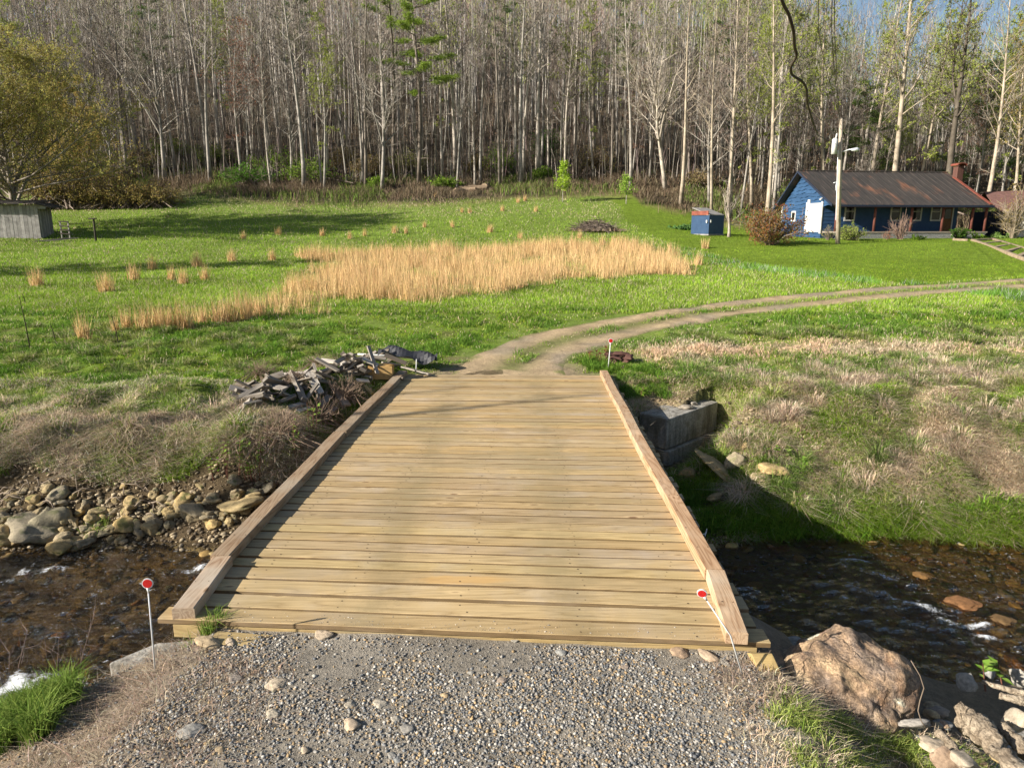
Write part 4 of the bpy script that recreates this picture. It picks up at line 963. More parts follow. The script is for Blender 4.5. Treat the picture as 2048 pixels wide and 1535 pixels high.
B_ = [(640, 730, 690, 745, .14, .03, .35, W1, 'whitest board sticking out of the heap top left'), (568, 771, 618, 772, .09, .03, .22, W1, 'thin pale board pointing left from the heap middle'), (618, 768, 640, 790, .16, .03, .25, W1, 'wide pale board lying on the heap middle'),
      (585, 775, 608, 805, .10, .09, .2, G2, 'square grey post end in the heap middle'), (440, 832, 510, 798, .05, .04, .08, G1, 'long thin pole at the lower left tip of the heap'), (475, 836, 500, 812, .09, .04, .1, G1, 'short grey board behind the tip pole'),
      (480, 820, 520, 795, .08, .03, .14, G2, 'narrow grey board at the left of the heap'), (505, 845, 530, 835, .22, .04, .08, G1, 'wide grey panel at the lower left of the heap'), (532, 832, 545, 848, .10, .03, .12, W1, 'small pale offcut at the lower left of the heap'),
      (560, 815, 590, 803, .07, .05, .14, G2, 'grey batten lying flat left of centre'), (580, 825, 605, 815, .1, .05, .1, G1, 'pale batten near the weeds'), (596, 832, 618, 822, .08, .04, .1, W1, 'light offcut just above the weeds'),
      (628, 752, 638, 765, .05, .03, .4, G1, 'narrow board standing on edge in the heap'), (642, 764, 655, 758, .1, .05, .3, G1, 'short thick offcut right of the standing board'), (655, 745, 668, 790, .06, .05, .2, G3, 'dark plank running down the heap'),
      (672, 748, 690, 735, .09, .03, .4, G1, 'grey board behind the dark plank'), (690, 735, 712, 722, .09, .03, .42, G2, 'grey board near the top of the heap'), (705, 740, 735, 726, .06, .04, .4, G1, 'slim board near the top of the heap'),
      (738, 716, 755, 745, .08, .03, .45, G1, 'board leaning near the tarp'), (726, 738, 756, 744, .13, .03, .35, W1, 'pale board lying below the tarp'), (714, 772, 738, 768, .10, .03, .2, W1, 'pale offcut beside the new timber block'),
      (765, 740, 800, 725, .1, .03, .4, G1, 'board resting against the kerb beam end'), (730, 780, 745, 790, .07, .05, .1, (1.3, 1.1, .6), 'yellowish offcut near the kerb beam'), (672, 790, 695, 815, .16, .04, .12, G1, 'wide grey board sliding down beside the weeds'),
      (700, 840, 720, 855, .14, .03, .05, G2, 'grey board low by the kerb beam'), (608, 855, 622, 872, .10, .04, .05, G2, 'small board among the weeds'), (640, 815, 660, 800, .12, .05, .12, G2, 'grey offcut in the heap centre'), (700, 760, 722, 750, .1, .04, .3, G3, 'dark offcut under the top boards'),
      (545, 800, 575, 790, .1, .05, .1, G3, 'dark plank at the back left of the heap'), (770, 722, 812, 722, .1, .03, .4, G3, 'dark board under the tarp'), (655, 835, 672, 822, .1, .05, .06, G1, 'offcut beside the weeds, right'), (690, 795, 706, 780, .1, .04, .12, G2, 'grey offcut near the timber block'),
      (805, 735, 860, 748, .1, .03, .12, G1, 'grey plank lying towards the drive'), (560, 842, 580, 828, .1, .04, .06, G2, 'offcut at the lower middle of the heap')]
for b_ in B_: bpx(*b_[:8], b_[8], tilt=rs.uniform(-.6, .6))
for k in range(84):
    t_ = rs.random(); u = 490+t_*290+rs.gauss(0, 18); v = 838-t_*98+rs.gauss(0, 15); p = G(u, v)
    board((p.x, p.y, p.z+rs.uniform(.02, .3)), rs.uniform(.2, .75), rs.uniform(.05, .14), rs.uniform(.02, .06), (rs.uniform(-.9, .9), rs.uniform(-.7, .7), rs.uniform(0, 3.1)), (gt_ := rs.choice([G1, G2, G3, G3, G2, (1.1, 1.05, 1.0)])), label=f'{"dark" if gt_ == G3 else "brown grey" if gt_ == G2 else "light" if gt_[0] > 1 else "grey"} short offcut jumbled in the {"lower left" if t_ < .33 else "middle" if t_ < .66 else "upper right"} of the scrap lumber heap', cat='board', group='small offcuts of the scrap lumber heap')
p = G(757, 765); board((p.x+.05, p.y+.1, p.z+.14), .5, .3, .28, (0, 0, .03), (1.1, .9, .6), mat='plank', name='timber_block', label='new square timber block behind the far left kerb beam', cat='timber')
# tarp and pipe
mb = MB(); mb.smooth = False
a = G(735, 735, .4); 
NX, NY = 16, 8; o0 = Vector((-2.95, 15.35, .42)); V = []; F = []
for j in range(NY):
    for i_ in range(NX):
        x = i_/(NX-1)*1.25; y = j/(NY-1)*.6; z = .07*math.sin(x*5+j)+.05*math.sin(x*11+y*9)-.25*(x/1.7)**2-.15*abs(y-.4)
        V.append((x, y, z))
for j in range(NY-1):
    for i_ in range(NX-1): q = j*NX+i_; F.append((q, q+1, q+1+NX, q+NX))
mb.add(V, F); o = mb.build('tarp', M['black'], label='crumpled black plastic tarp on top of the scrap heap', cat='tarp'); o.location = o0; sd = o.modifiers.new('thick', 'SOLIDIFY'); sd.thickness = .006
mb = MB(); mb.smooth = True; mb.tube([AT(715, 708, 15.4), AT(770, 711, 15.5), AT(832, 716, 15.55)], .022, 8); mb.build('plastic_pipe', M['white'], label='thin grey pipe laid across the black tarp', cat='pipe')
p = G(1248, 722); mb = MB()
for k in range(14): mb.box((rs.gauss(0, .14), rs.gauss(0, .1), .05+k*.012), (.3, .2, .05), (rs.uniform(-.3, .3), rs.uniform(-.3, .3), rs.uniform(0, 3)), taper=.6)
o = mb.build('leaf_mulch_clod', mottled('brown_mulch', (.05, .022, .018), (.12, .06, .045), fine=60), bevel=.02, label='dark red brown clod of bark beside the far right bridge end', cat='mulch heap'); o.location = p

t = NT('driftwood_grain'); v = t.coord('Object', (1, 1, 1)); n1 = t.noise(v, 6, 5, .65); n2 = t.noise(t.coord('Object', (30, 6, 30)), 2.0, 5, .7, .5); n3 = t.noise(v, 70, 4, .7)
col = t.mix(t.ramp(n2, [(.38, .9), (.52, 0.0)]), t.ramp(n1, [(.35, (.26, .20, .14)), (.6, (.46, .38, .28))]), (.10, .075, .05)); col = t.mix(1.0, col, t.ramp(n3, [(.3, .6), (.7, 1.3)]), 'MULTIPLY')
t.bump(t.math('ADD', n2, t.math('MULTIPLY', n3, .5)), .9, .02); M['drift'] = t.done(col, .9, 0, .15)
# driftwood and rubble, lower right
def log(pts, r, lab, name='driftwood', n=16, mat='drift', tint=(1, 1, 1), **k):
    mb = MB(); mb.smooth = True; mb.cc = tint; P = [Vector(p) for p in pts]; c = P[0].copy(); Q = catmull([p-c for p in P], 14)
    rr = [np.interp(i_/(len(Q)-1), np.linspace(0, 1, len(r)), r)*(1+.10*math.sin(i_*2.1)) for i_ in range(len(Q))]
    mb.tube(Q, rr, n); r0_ = r[0]
    mb.v = [tuple(Vector(p)+Vector((mnoise.noise(Vector(p)*14), mnoise.noise(Vector(p)*14+Vector((9, 0, 0))), mnoise.noise(Vector(p)*14+Vector((0, 9, 0)))))*r0_*.45+Vector((mnoise.noise(Vector(p)*60), mnoise.noise(Vector(p)*60+Vector((5, 0, 0))), 0))*r0_*.12) for p in mb.v]
    o = mb.build(name, M[mat], label=lab, **k); o.location = c; return o
D = dict(cat='driftwood', group='driftwood in the lower right corner')
log([AT(1935, 1437, 4.45), AT(1965, 1462, 4.25), AT(1998, 1500, 4.0), AT(2040, 1555, 3.7)], [.095, .085, .06, .07], 'thick pale driftwood log with a blunt mossy end', **D)
log([AT(2008, 1458, 4.3), AT(2030, 1480, 4.15), AT(2075, 1530, 3.9)], [.05, .048, .05], 'pale rounded driftwood log cut by the right frame edge', **D)
log([AT(1880, 1465, 4.2), AT(1905, 1495, 4.0), AT(1930, 1535, 3.8)], [.03, .035, .03], 'thin driftwood limb left of the thick log', **D)
log([AT(1965, 1362, 5.2), AT(2000, 1374, 5.1), AT(2060, 1390, 5.0)], [.016, .022, .03], 'bare pale branch lying over the concrete slab', **D)
log([AT(2000, 1390, 5.0), AT(2060, 1405, 4.9)], [.03, .035], 'second pale branch behind the slab', **D)
for k, (u, v, Y, r, lab) in enumerate([(1870, 1490, 4.05, .10, 'pale stone at the foot of the thin driftwood limb'), (1930, 1522, 3.85, .11, 'whitish flat stone at the bottom edge of the photo'), (2020, 1525, 3.9, .12, 'orange stone in the bottom right corner'), (1830, 1445, 4.3, .10, 'brown stone between boulder and driftwood'),
                                     (2030, 1440, 4.5, .14, 'white marbled stone leaning on the slab'), (1935, 1365, 5.3, .09, 'dark wet stone at the creek edge behind the slab'), (1890, 1520, 3.9, .09, 'grey stone at the bottom edge left of the logs'), (1980, 1345, 5.6, .10, 'grey stone at the creek edge right of the leafy sprout'), (2035, 1352, 5.5, .09, 'stone at the creek edge under the frame edge')]):
    p = AT(u, v, Y); rock(RK[(k*3) % 9], (p.x, p.y, p.z), (r, r*.8, r*.6), (.2*k, .1, k), M['cobble'] if k != 2 else M['goldrock'], label=lab, cat='rock', group='rubble in the lower right corner')
for k in range(110):
    u = rs.uniform(1840, 2200); v = rs.uniform(1400, 1600); Y = 4.9-(v-1400)/160*1.0; p = AT(u, v, Y+rs.uniform(-.2, .2)); r = rs.uniform(.03, .08)
    rock(RK[k % 9], (p.x, p.y, hz(p.x, p.y)+r*.4), (r, r*.8, r*.7), (0, 0, k), M['cobble'], label='small stone jumbled under the driftwood in the lower right corner', cat='rock', group='small rubble in the lower right corner')
# ------------------------------------------------------------------ house
M['blue'] = mottled('blue_paint', (.020, .056, .125), (.034, .082, .17), scale=3, fine=20, bump=.2, bd=.005, rough=.6, useattr=True)
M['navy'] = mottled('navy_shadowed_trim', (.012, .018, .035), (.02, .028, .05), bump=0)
t = NT('rusty_tin_roof'); v = t.coord('Object', (.45, 1, 1)); n1 = t.noise(t.coord('Object', (1.0, .35, .5)), .9, 4, .6, .3); n2 = t.noise(t.coord('Object', (7, .7, 1)), 1.3, 3, .6)
col = t.mix(t.ramp(n1, [(.55, 0.0), (.68, .9)]), t.ramp(n2, [(.3, (.035, .033, .032)), (.7, (.085, .072, .064))]), t.ramp(n2, [(.3, (.17, .07, .04)), (.7, (.30, .16, .10))]))
t.bump(n2, .3, .02); M['roof'] = t.done(col, .6, .2, .3)
t = NT('rusty_flashing'); M['rust'] = t.done(t.ramp(t.noise(t.coord(), 3, 4), [(.3, (.14, .035, .025)), (.7, (.26, .08, .05))]), .7)
t = NT('brick'); bk = t.new('ShaderNodeTexBrick'); t.set(bk.inputs['Vector'], t.coord('Object', (1, 1, 1))); bk.inputs['Scale'].default_value = 4
bk.inputs['Color1'].default_value = (.10, .042, .03, 1); bk.inputs['Color2'].default_value = (.08, .032, .025, 1); bk.inputs['Mortar'].default_value = (.14, .10, .085, 1); M['brick'] = t.done(bk.outputs[0], .9)
t = NT('window_glass'); M['glass'] = t.done((.012, .015, .014), .08, 0, .5)
M['darkwood'] = mottled('dark_weathered_wood', (.03, .025, .02), (.07, .055, .045), bump=0)
M['redwood'] = mottled('red_brown_post', (.10, .035, .025), (.17, .06, .045), bump=0)
M['doorwood'] = mottled('brown_door', (.09, .045, .02), (.15, .08, .035), bump=0)
M['tie'] = mottled('railroad_tie', (.20, .15, .10), (.36, .28, .19), scale=4, fine=30, bump=.4)
M['lamp'] = NT('porch_lamp_glow').m; M['lamp'].node_tree.nodes['Principled BSDF'].inputs['Emission Color'].default_value = (1, .85, .6, 1); M['lamp'].node_tree.nodes['Principled BSDF'].inputs['Emission Strength'].default_value = 2.0
HX, HY, TH = 22.9, 52.0, R(8)
GZH = 2.28; FL = GZH+.55; EZ = 4.78; RZ = 7.35; HL = 12.5; HD = 8.0; RY = 4.8; PD = 1.75   # eave z, ridge z, length, depth, ridge offset, porch depth
h = empty('blue_house', (HX, HY, 0), TH, label='low blue timber house with rusty tin roof and long front porch', cat='house')
LX0, LX1 = .25, HL-1.75     # enclosed walls; the right end of the porch is open
YB = HD-.35
# wall core
mb = MB(); mb.cc = (.8, .8, .8)
def zroof(y): return EZ+(RZ-EZ)*(y/RY) if y < RY else RZ-(RZ-EZ+.15)*(y-RY)/(HD-RY)
mb.prism([(LX0, PD, GZH-.3), (LX0, YB, GZH-.3), (LX0, YB, zroof(YB)-.12), (LX0, RY, RZ-.14), (LX0, PD, zroof(PD)-.12)], (LX1-LX0, 0, 0))
mb.build('wall', M['blue'], h)
# wavy-edged siding on the gable (courses overhang like clapboards)
mb = MB(); rs = random.Random(9); CH = .27; z = GZH-.1; k = 0
while z < RZ-.15:
    z1 = z+CH
    def lim(zz):   # extents of the gable at height zz
        zz = min(zz, RZ-.2)
        if zz < EZ-.0: f = PD if zz < EZ-.06 else .1
        else: f = (zz-EZ)/(RZ-EZ)*RY+.12
        b_ = YB if zz < zroof(YB)-.1 else RY+(RZ-.1-zz)/(RZ-EZ+.15)*(HD-RY)
        return f, b_
    f0, b0 = lim(z); f1, b1 = lim(z1)
    g = rs.uniform(.85, 1.12); mb.cc = (g, g, g); N = 26; V = []
    ph = rs.uniform(0, 9)
    for i_ in range(N+1):
        s = i_/N; ylo = f0+(b0-f0)*s; yhi = f1+(b1-f1)*s if z1 < RZ-.1 else RY
        wv = .035*math.sin(ylo*3.1+ph)+.025*math.sin(ylo*7.3+ph*2)
        V += [(LX0-.075, ylo, z-.03+wv*1.3), (LX0-.012, yhi, min(z1, RZ-.12))]
    mb.add(V, [(2*i_, 2*i_+2, 2*i_+3, 2*i_+1) for i_ in range(N)])
    V2 = []
    for i_ in range(N+1): V2 += [V[2*i_], (LX0+.01, V[2*i_][1], V[2*i_][2]+.003)]
    mb.add(V2, [(2*i_, 2*i_+1, 2*i_+3, 2*i_+2) for i_ in range(N)])
    z = z1
# closing board of the porch gable
mb.build('gable_siding', M['blue'], h)
mb = MB(); mb.cc = (1, 1, 1); mb.prism([(LX0, .1, EZ-.08), (LX0, PD, EZ-.08), (LX0, PD, zroof(PD)-.12), (LX0, .12, zroof(.12)-.1)], (.05, 0, 0)); mb.build('porch_gable', M['blue'], h)
# front siding under the porch
mb = MB()
z = FL
while z < zroof(PD)-.25:
    mb.cc = (.75, .75, .78); N = 40; V = []
    for i_ in range(N+1):
        x = LX0+(LX1-LX0)*i_/N; V += [(x, PD-.035, z+.02*math.sin(x*4+z*7)), (x, PD-.008, z+.27)]
    mb.add(V, [(2*i_, 2*i_+1, 2*i_+3, 2*i_+2) for i_ in range(N)]); z += .27
mb.build('porch_siding', M['blue'], h)
# roof slabs with slight sag
mb = MB()
def slab(y0, z0, y1, z1, nseg=12):
    V = []; 
    for i_ in range(nseg+1):
        x = -.28+(HL+.15)*i_/nseg; sag = -.03*math.sin(math.pi*i_/nseg)
        for (yy, zz) in ((y0, z0), (y0*.5+y1*.5, z0*.5+z1*.5-.05), (y1, z1)): V += [(x, yy, zz+sag), (x, yy, zz+sag-.07)]
    F = []
    for i_ in range(nseg):
        a = i_*6; b_ = a+6
        for q in (0, 2): F += [(a+q, a+q+2, b_+q+2, b_+q), (a+q+1, b_+q+1, b_+q+3, a+q+3)]
        F += [(a, b_, b_+1, a+1), (a+4, a+5, b_+5, b_+4)]
    F += [(0, 1, 3, 2), (2, 3, 5, 4), tuple(nseg*6+q for q in (0, 2, 3, 1)), tuple(nseg*6+q for q in (2, 4, 5, 3))]
    mb.add(V, F)
slab(-.22, EZ-.08, RY, RZ); slab(HD+.25, EZ-.28, RY+.01, RZ-.005)
for i_ in range(24):   # standing ribs of the sheets
    x = -.2+i_*.545
    mb.prism([(x, -.22, EZ-.07), (x+.03, -.22, EZ-.07), (x+.03, -.22, EZ-.04), (x, -.22, EZ-.04)], (0, RY+.2, RZ-EZ+.06))
rf = mb.build('roof', M['roof'], h)
mb = MB(); mb.tube([(-.3, RY, RZ+.03), (HL-.12, RY, RZ+.03)], .05, 6); mb.build('ridge_cap', M['roof'], rf)
mb = MB(); mb.prism([(-.34, -.24, EZ-.22), (-.34, RY, RZ-.14), (-.34, RY, RZ+.02), (-.34, -.24, EZ-.03)], (.05, 0, 0)); mb.prism([(-.34, HD+.27, EZ-.42), (-.34, HD+.27, EZ-.24), (-.34, RY, RZ+.02), (-.34, RY, RZ-.16)], (.05, 0, 0))
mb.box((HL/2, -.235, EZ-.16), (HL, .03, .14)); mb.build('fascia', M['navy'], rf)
mb = MB(); mb.prism([(HL-.14, -.2, EZ-.03), (HL-.14, RY-.9, RZ-.42), (HL-.14, RY-.9, RZ-.38), (HL-.14, -.2, EZ+.01)], (-.25, 0, 0)); mb.build('flashing', M['rust'], rf)
mb = MB(); mb.box((HL+.05, RY-.9, RZ-.35), (.5, .5, 1.5)); ch = mb.build('chimney', M['brick'], rf)
mb = MB(); 
for q in range(9):
    a0 = math.pi*q/9; a1 = math.pi*(q+1)/9
    mb.prism([(HL+.05-.42*math.cos(a0), RY-1.3, RZ+.50+.16*math.sin(a0)), (HL+.05-.42*math.cos(a1), RY-1.3, RZ+.50+.16*math.sin(a1)), (HL+.05-.38*math.cos(a1), RY-1.3, RZ+.44+.16*math.sin(a1)), (HL+.05-.38*math.cos(a0), RY-1.3, RZ+.44+.16*math.sin(a0))], (0, .8, 0))
mb.build('chimney_cap', M['rust'], ch)
mb = MB(); mb.smooth = True; mb.tube([(1.2, 1.9, 5.7), (1.2, 1.9, 6.35)], .05, 8); mb.tube([(.95, 1.9, 6.3), (1.45, 1.9, 6.42)], .035, 8); mb.build('vent_pipe', M['metal'], rf)
# windows on the porch
def window(x, w_, z0, z1, y, name='window', frame=.10, cross=True):
    wn_ = MB(); cx = x; 
    for (a, b_, c_, d_) in ((x-w_/2, x-w_/2+frame, z0, z1), (x+w_/2-frame, x+w_/2, z0, z1), (x-w_/2+frame, x+w_/2-frame, z1-frame, z1), (x-w_/2+frame, x+w_/2-frame, z0, z0+frame)):
        wn_.box(((a+b_)/2, y-.06, (c_+d_)/2), (b_-a, .06, d_-c_))
    f = wn_.build(name, M['trimw'], h)
    mb = MB(); mb.box((x, y-.045, (z0+z1)/2), (w_-2*frame, .02, z1-z0-2*frame)); mb.build('pane', M['glass'], f)
    if cross: mb = MB(); mb.box((x, y-.062, (z0+z1)/2), (w_-2*frame, .02, .05)); mb.build('sash_bar', M['trimw'], f)
M['trimw'] = mottled('dull_white_trim', (.30, .30, .29), (.42, .42, .40), bump=0, rough=.6)
for x in (2.35, 6.05, 7.75, 9.35, 11.9-.3): 
    if x < LX1: window(x, .86, FL+.75, FL+1.95+.2, PD)
LX1b = 12.1
# right-hand wall section beyond the door is set on the same wall line
mb = MB(); mb.cc = (.8, .8, .8); mb.box(((LX1+11.2)/2+.0, PD+.6, (GZH+EZ)/2+.05), (11.2-LX1, 1.2, EZ-GZH-.1)); mb.build('wall', M['blue'], h)
mb = MB(); mb.box((10.35, PD-.03, FL+.95), (.72, .05, 1.9)); dr = mb.build('door', M['doorwood'], h)
mb = MB(); mb.box((10.35, PD-.065, FL+1.3), (.5, .02, .75)); mb.build('door_pane', M['glass'], dr)
mb = MB(); mb.box((9.93, PD-.05, FL+1.0), (.08, .08, 2.05)); mb.box((10.77, PD-.05, FL+1.0), (.08, .08, 2.05)); mb.box((10.35, PD-.05, FL+2.02), (.92, .08, .1)); mb.build('door_frame', M['trimw'], dr)
# porch deck, posts, lattice, steps
mb = MB(); mb.cc = (.8, .75, .7); mb.box((HL/2+.1, PD/2, FL-.05), (HL-.4, PD, .1)); mb.build('porch_floor', M['oldwood'], h)
for x in (.35, 3.35, 6.25, 8.75, 11.15, 12.25):
    mb = MB(); mb.smooth = True; mb.tube([(x, .18, FL), (x, .18, EZ-.05)], .09, 8); mb.build('porch_post', M['redwood'], h)
mb = MB(); mb.box((HL/2, .16, EZ-.14), (HL-.3, .14, .24)); mb.build('porch_beam', M['redwood'], h)
mb = MB(); mb.cc = (.8, .8, .8)
for q in range(120):
    x = .4+q*.1
    if x > 12.2: break
    for sgn in (1, -1): mb.box((x, .05-.012*sgn, GZH+.2), (.022, .01, .68), (0, R(45)*sgn, 0))
mb.build('lattice_skirt', M['trimw'], h)
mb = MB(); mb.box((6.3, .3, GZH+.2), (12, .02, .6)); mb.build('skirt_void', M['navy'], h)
for q, (zz, yy) in enumerate(((FL-.2, -.25), (FL-.38, -.52))):
    mb = MB(); mb.box((9.95, yy, zz), (1.15, .3, .14)); mb.build('step', M['oldwood'], h)
# gable door panels, small window, lamp, meter
mb = MB(); mb.box((LX0-.09, 2.25+.55, FL+.95), (.05, 1.9, 2.0)); sd = mb.build('sliding_door', M['white'], h)
mb = MB(); 
for yy in (1.78, 3.84): mb.box((LX0-.1, yy, FL+1.0), (.07, .16, 2.3))
mb.box((LX0-.125, 2.8, FL+.95), (.02, .06, 2.0)); mb.box((LX0-.1, 2.8, FL+2.0), (.07, 1.9, .12)); mb.build('door_trim', M['white'], sd)
f = MB(); f.box((LX0-.07, 5.75, FL+1.15), (.05, .62, .80)); f = f.build('window', M['white'], h); mb = MB(); mb.box((LX0-.10, 5.75, FL+1.15), (.02, .42, .58)); mb.build('pane', M['glass'], f)
mb = MB(); mb.box((LX0-.06, YB-.05, (GZH+EZ)/2+.7), (.06, .16, 1.6)); mb.build('corner_board', M['white'], h)
mb = MB(); mb.box((LX0-.1, 3.6, EZ+.25), (.08, .28, .28)); mb.build('vent_cover', M['white'], h)
mb = MB(); mb.smooth = True; mb.tube([(LX0-.05, 1.75, EZ+.45), (LX0-.25, 1.75, EZ+.4), (LX0-.3, 1.75, EZ+.3)], [.05, .05, .1], 8); mb.build('flood_lamp', M['white'], h)
for x in (4.55, 10.0-.3):
    mb = MB(); mb.tube([(x, .9, EZ+.16), (x, .9, EZ+.05)], [.05, .13], 10); mb.build('porch_lamp', M['lamp'], h)
h.location.z = 0.0

# ------------------------------------------------------------------ blue box outhouse
p = G(1420, 470); bx = empty('blue_pump_box', p, R(35), label='small navy box shed with a slanting open top on the lawn', cat='box shed')
mb = MB(); mb.cc = (.85, .8, .8); mb.prism([(-.85, -.55, 0), (.85, -.55, 0), (.85, -.55, 1.45), (-.85, -.55, 1.45)], (0, 1.7, 0)); 
mb.build('body', M['blue'], bx)
mb = MB(); mb.prism([(-.85, -.55, 1.45), (.85, -.55, 1.45), (.85, 1.15, 2.0), (-.85, 1.15, 2.0)], (0, 0, .05)); mb.prism([(.82, -.55, 1.45), (.82, 1.15, 1.45), (.82, 1.15, 2.0)], (.03, 0, 0)); mb.build('lid', M['oldwood_v'], bx)
mb = MB(); mb.box((-.9, .3, 1.62), (.06, 1.6, .30)); mb.build('tin_panel', M['rust'], bx)
mb = MB(); mb.box((-.95, -.4, 1.0), (.04, .1, .2)); mb.box((-.7, -.6, 1.02), (.1, .04, .2)); mb.build('hasp', M['white'], bx)
mb = MB(); mb.box((0, .3, .03), (1.78, 1.78, .1)); mb.build('base_board', M['oldwood_v'], bx)

# ------------------------------------------------------------------ utility pole, lines and service cable
pb = G(1676, 487); pb = Vector((AT(1676, 487, 48).x, 48.0, hz(21.6, 48))); PT = AT(1682, 238, 48)
pl = empty('utility_pole', pb, label='tall bare wooden utility pole standing in front of the blue house', cat='utility pole')
M['pole'] = mottled('pole_wood', (.30, .25, .19), (.48, .41, .32), scale=2, fine=14, bump=.3)
mb = MB(); mb.smooth = True; mb.tube([(0, 0, -.3), (PT-pb)*.5, PT-pb], [.15, .13, .105], 12); mb.build('pole', M['pole'], pl)
q = AT(1669, 292, 47.7)-pb; mb = MB(); mb.smooth = True; mb.tube([q-Vector((0, 0, .5)), q+Vector((0, 0, .4)), q+Vector((0, 0, .48))], [.17, .17, .08], 12); mb.tube([q+Vector((.05, 0, .4)), q+Vector((.08, 0, .75))], .05, 6); tf = mb.build('transformer', M['white'], pl)
mb = MB(); mb.smooth = True; a = AT(1684, 304, 47.9)-pb; b_ = AT(1714, 299, 47.2)-pb; mb.tube([a, a.lerp(b_, .5)+Vector((0, 0, .08)), b_], [.035, .035, .035], 6); la = mb.build('lamp_arm', M['metal'], pl)
mb = MB(); mb.smooth = True; mb.tube([b_-Vector((.35, 0, .02)), b_, b_+Vector((.12, 0, 0))], [.07, .14, .06], 10); mb.build('lamp_head', M['metal'], la)
mb = MB(); mb.tube([AT(1672, 440, 47.75)-pb, AT(1676, 300, 47.75)-pb], .03, 5); mb.build('conduit', M['metal'], pl)
def cable(pts, r, name, lab, cat_='cable', mat='cable', n=7):
    mb = MB(); mb.smooth = True; P = catmull([Vector(p) for p in pts], 6); rr = [np.interp(i_/(len(P)-1), np.linspace(0, 1, len(r)), r) for i_ in range(len(P))]
    mb.tube(P, rr, n); return mb.build(name, M[mat], label=lab, cat=cat_)
cable([AT(1490, -420, 6.0), AT(1545, -90, 8.2), AT(1564, 0, 9), AT(1577, 28, 9.2), AT(1587, 62, 9.5), AT(1589, 92, 10), AT(1593, 112, 10.3), AT(1582, 134, 10.6), AT(1585, 150, 10.9), AT(1604, 163, 11.2), AT(1613, 178, 11.6), AT(1615, 205, 12.2), AT(1624, 238, 13.5), AT(1633, 262, 16), AT(1642, 274, 24), AT(1668, 286, 47.6)],
      [.02, .020, .020, .019, .018, .016, .014], 'service_cable', 'thick dark twisted service cable hanging from above towards the pole')
cable([AT(1594, 114, 10.3), AT(1598, 130, 10.6), AT(1606, 164, 11.2)], [.004, .004], 'tie_wire', 'thin slack wire bridging the bend of the thick dark cable', 'wire')
for k, (u, w_) in enumerate(((1636, 'left'), (1664, 'middle'), (1669, 'right'))):
    cable([AT(u-3, -300, 9), AT(u, -20, 12), AT(u+(12 if k == 0 else 3), 120, 22), PT+Vector((0, 0, -.1-.25*k))], [.006, .007, .010, .012], 'power_line', f'thin dark overhead line running up from the pole, {w_} of three', 'power line', n=5)

# ------------------------------------------------------------------ old shed, left
c0 = G(83, 478); sh = empty('old_shed', (c0.x, c0.y, c0.z), R(4), label='weathered grey board shed with sagging roof at the left edge', cat='shed')
rs = random.Random(2)
def boards(mb, a, b_, h0, h1, z0=0.0, w_=.24, thick=.025):
    a = Vector(a); b_ = Vector(b_); L_ = (b_-a).length; n_ = int(L_/w_); d = (b_-a)/n_; nrm = Vector((d.y, -d.x, 0)).normalized()
    for i_ in range(n_):
        g = rs.uniform(.65, 1.3); mb.cc = (g, g, g*1.01); p0 = a+d*i_+d.normalized()*.008; p1 = a+d*(i_+1)-d.normalized()*.008; zz0 = z0+rs.uniform(-.02, .04)
        hh0 = h0+(h1-h0)*i_/n_; hh1 = h0+(h1-h0)*(i_+1)/n_
        off = nrm*rs.uniform(0, .012)
        mb.prism([p0+Vector((0, 0, zz0))+off, p1+Vector((0, 0, zz0))+off, p1+Vector((0, 0, hh1))+off, p0+Vector((0, 0, hh0))+off], nrm*-thick)
mb = MB(); boards(mb, (-6.5, 0, 0), (0, 0, 0), 2.25, 2.25); mb.build('front_wall', M['oldwood_v'], sh)
mb = MB(); boards(mb, (0, 0, 0), (-.75, 3.0, 0), 2.25, 2.05); mb.build('side_wall', M['oldwood_v'], sh)
mb = MB(); boards(mb, (-.75, 3.0, 0), (-6.5, 3.0, 0), 2.1, 2.1); boards(mb, (-6.5, 3.0, 0), (-6.5, 0, 0), 2.1, 2.0); mb.build('back_wall', M['oldwood_v'], sh)
mb = MB(); 
mb.prism([(-6.9, -.45, 2.27), (.1, -.45, 2.28), (.1, -.45, 2.36), (-6.9, -.45, 2.35)], (-.8, 3.9, .30)); mb.prism([(.1, -.45, 2.28), (.75, .3, 2.02), (.75, .3, 2.10), (.1, -.45, 2.36)], (-.8, 3.2, .1))
mb.build('roof', mottled('old_dark_roof', (.035, .03, .028), (.08, .065, .055)), sh)
mb = MB(); mb.box((-3, .05, 2.1), (7, .06, .25)); mb.build('eave_shadow_board', M['oldwood_v'], sh)
# pallet frame right of the shed, ramp boards, birdhouse-like post
p = G(132, 478); fr_ = empty('wooden_frame', p, 0, label='dark broken wooden rack leaning beside the grey shed', cat='rack')
mb = MB(); 
for x in (-.25, .28): mb.box((x, 0, .6), (.07, .07, 1.2))
mb.build('upright', M['oldwood_v'], fr_); mb = MB()
for zz in (.35, .6, .85, 1.15): mb.box((0, -.05, zz), (.66, .04, .08), (0, R(3), 0))
mb.build('rail', M['darkwood'], fr_)
for k in range(5):
    p = G(98+k*7, 483); board((p.x, p.y, p.z+.12), 1.9, .2, .03, (0, R(-6), R(30+k*3)), G1, name='ramp_board', label=f'grey board lying on the grass by the shed corner, number {["leftmost","second from left","middle","fourth from left","rightmost"][k]} of five'.replace('number ', ''), cat='board', group='boards by the shed corner')
p = G(192, 483); tpst = empty('t_post', p, label='dark T shaped post standing alone right of the grey shed', cat='post')
mb = MB(); mb.tube([(0, 0, -.2), AT(187, 438, p.y)-p], [.07, .06], 8); mb.build('post', M['darkwood'], tpst)
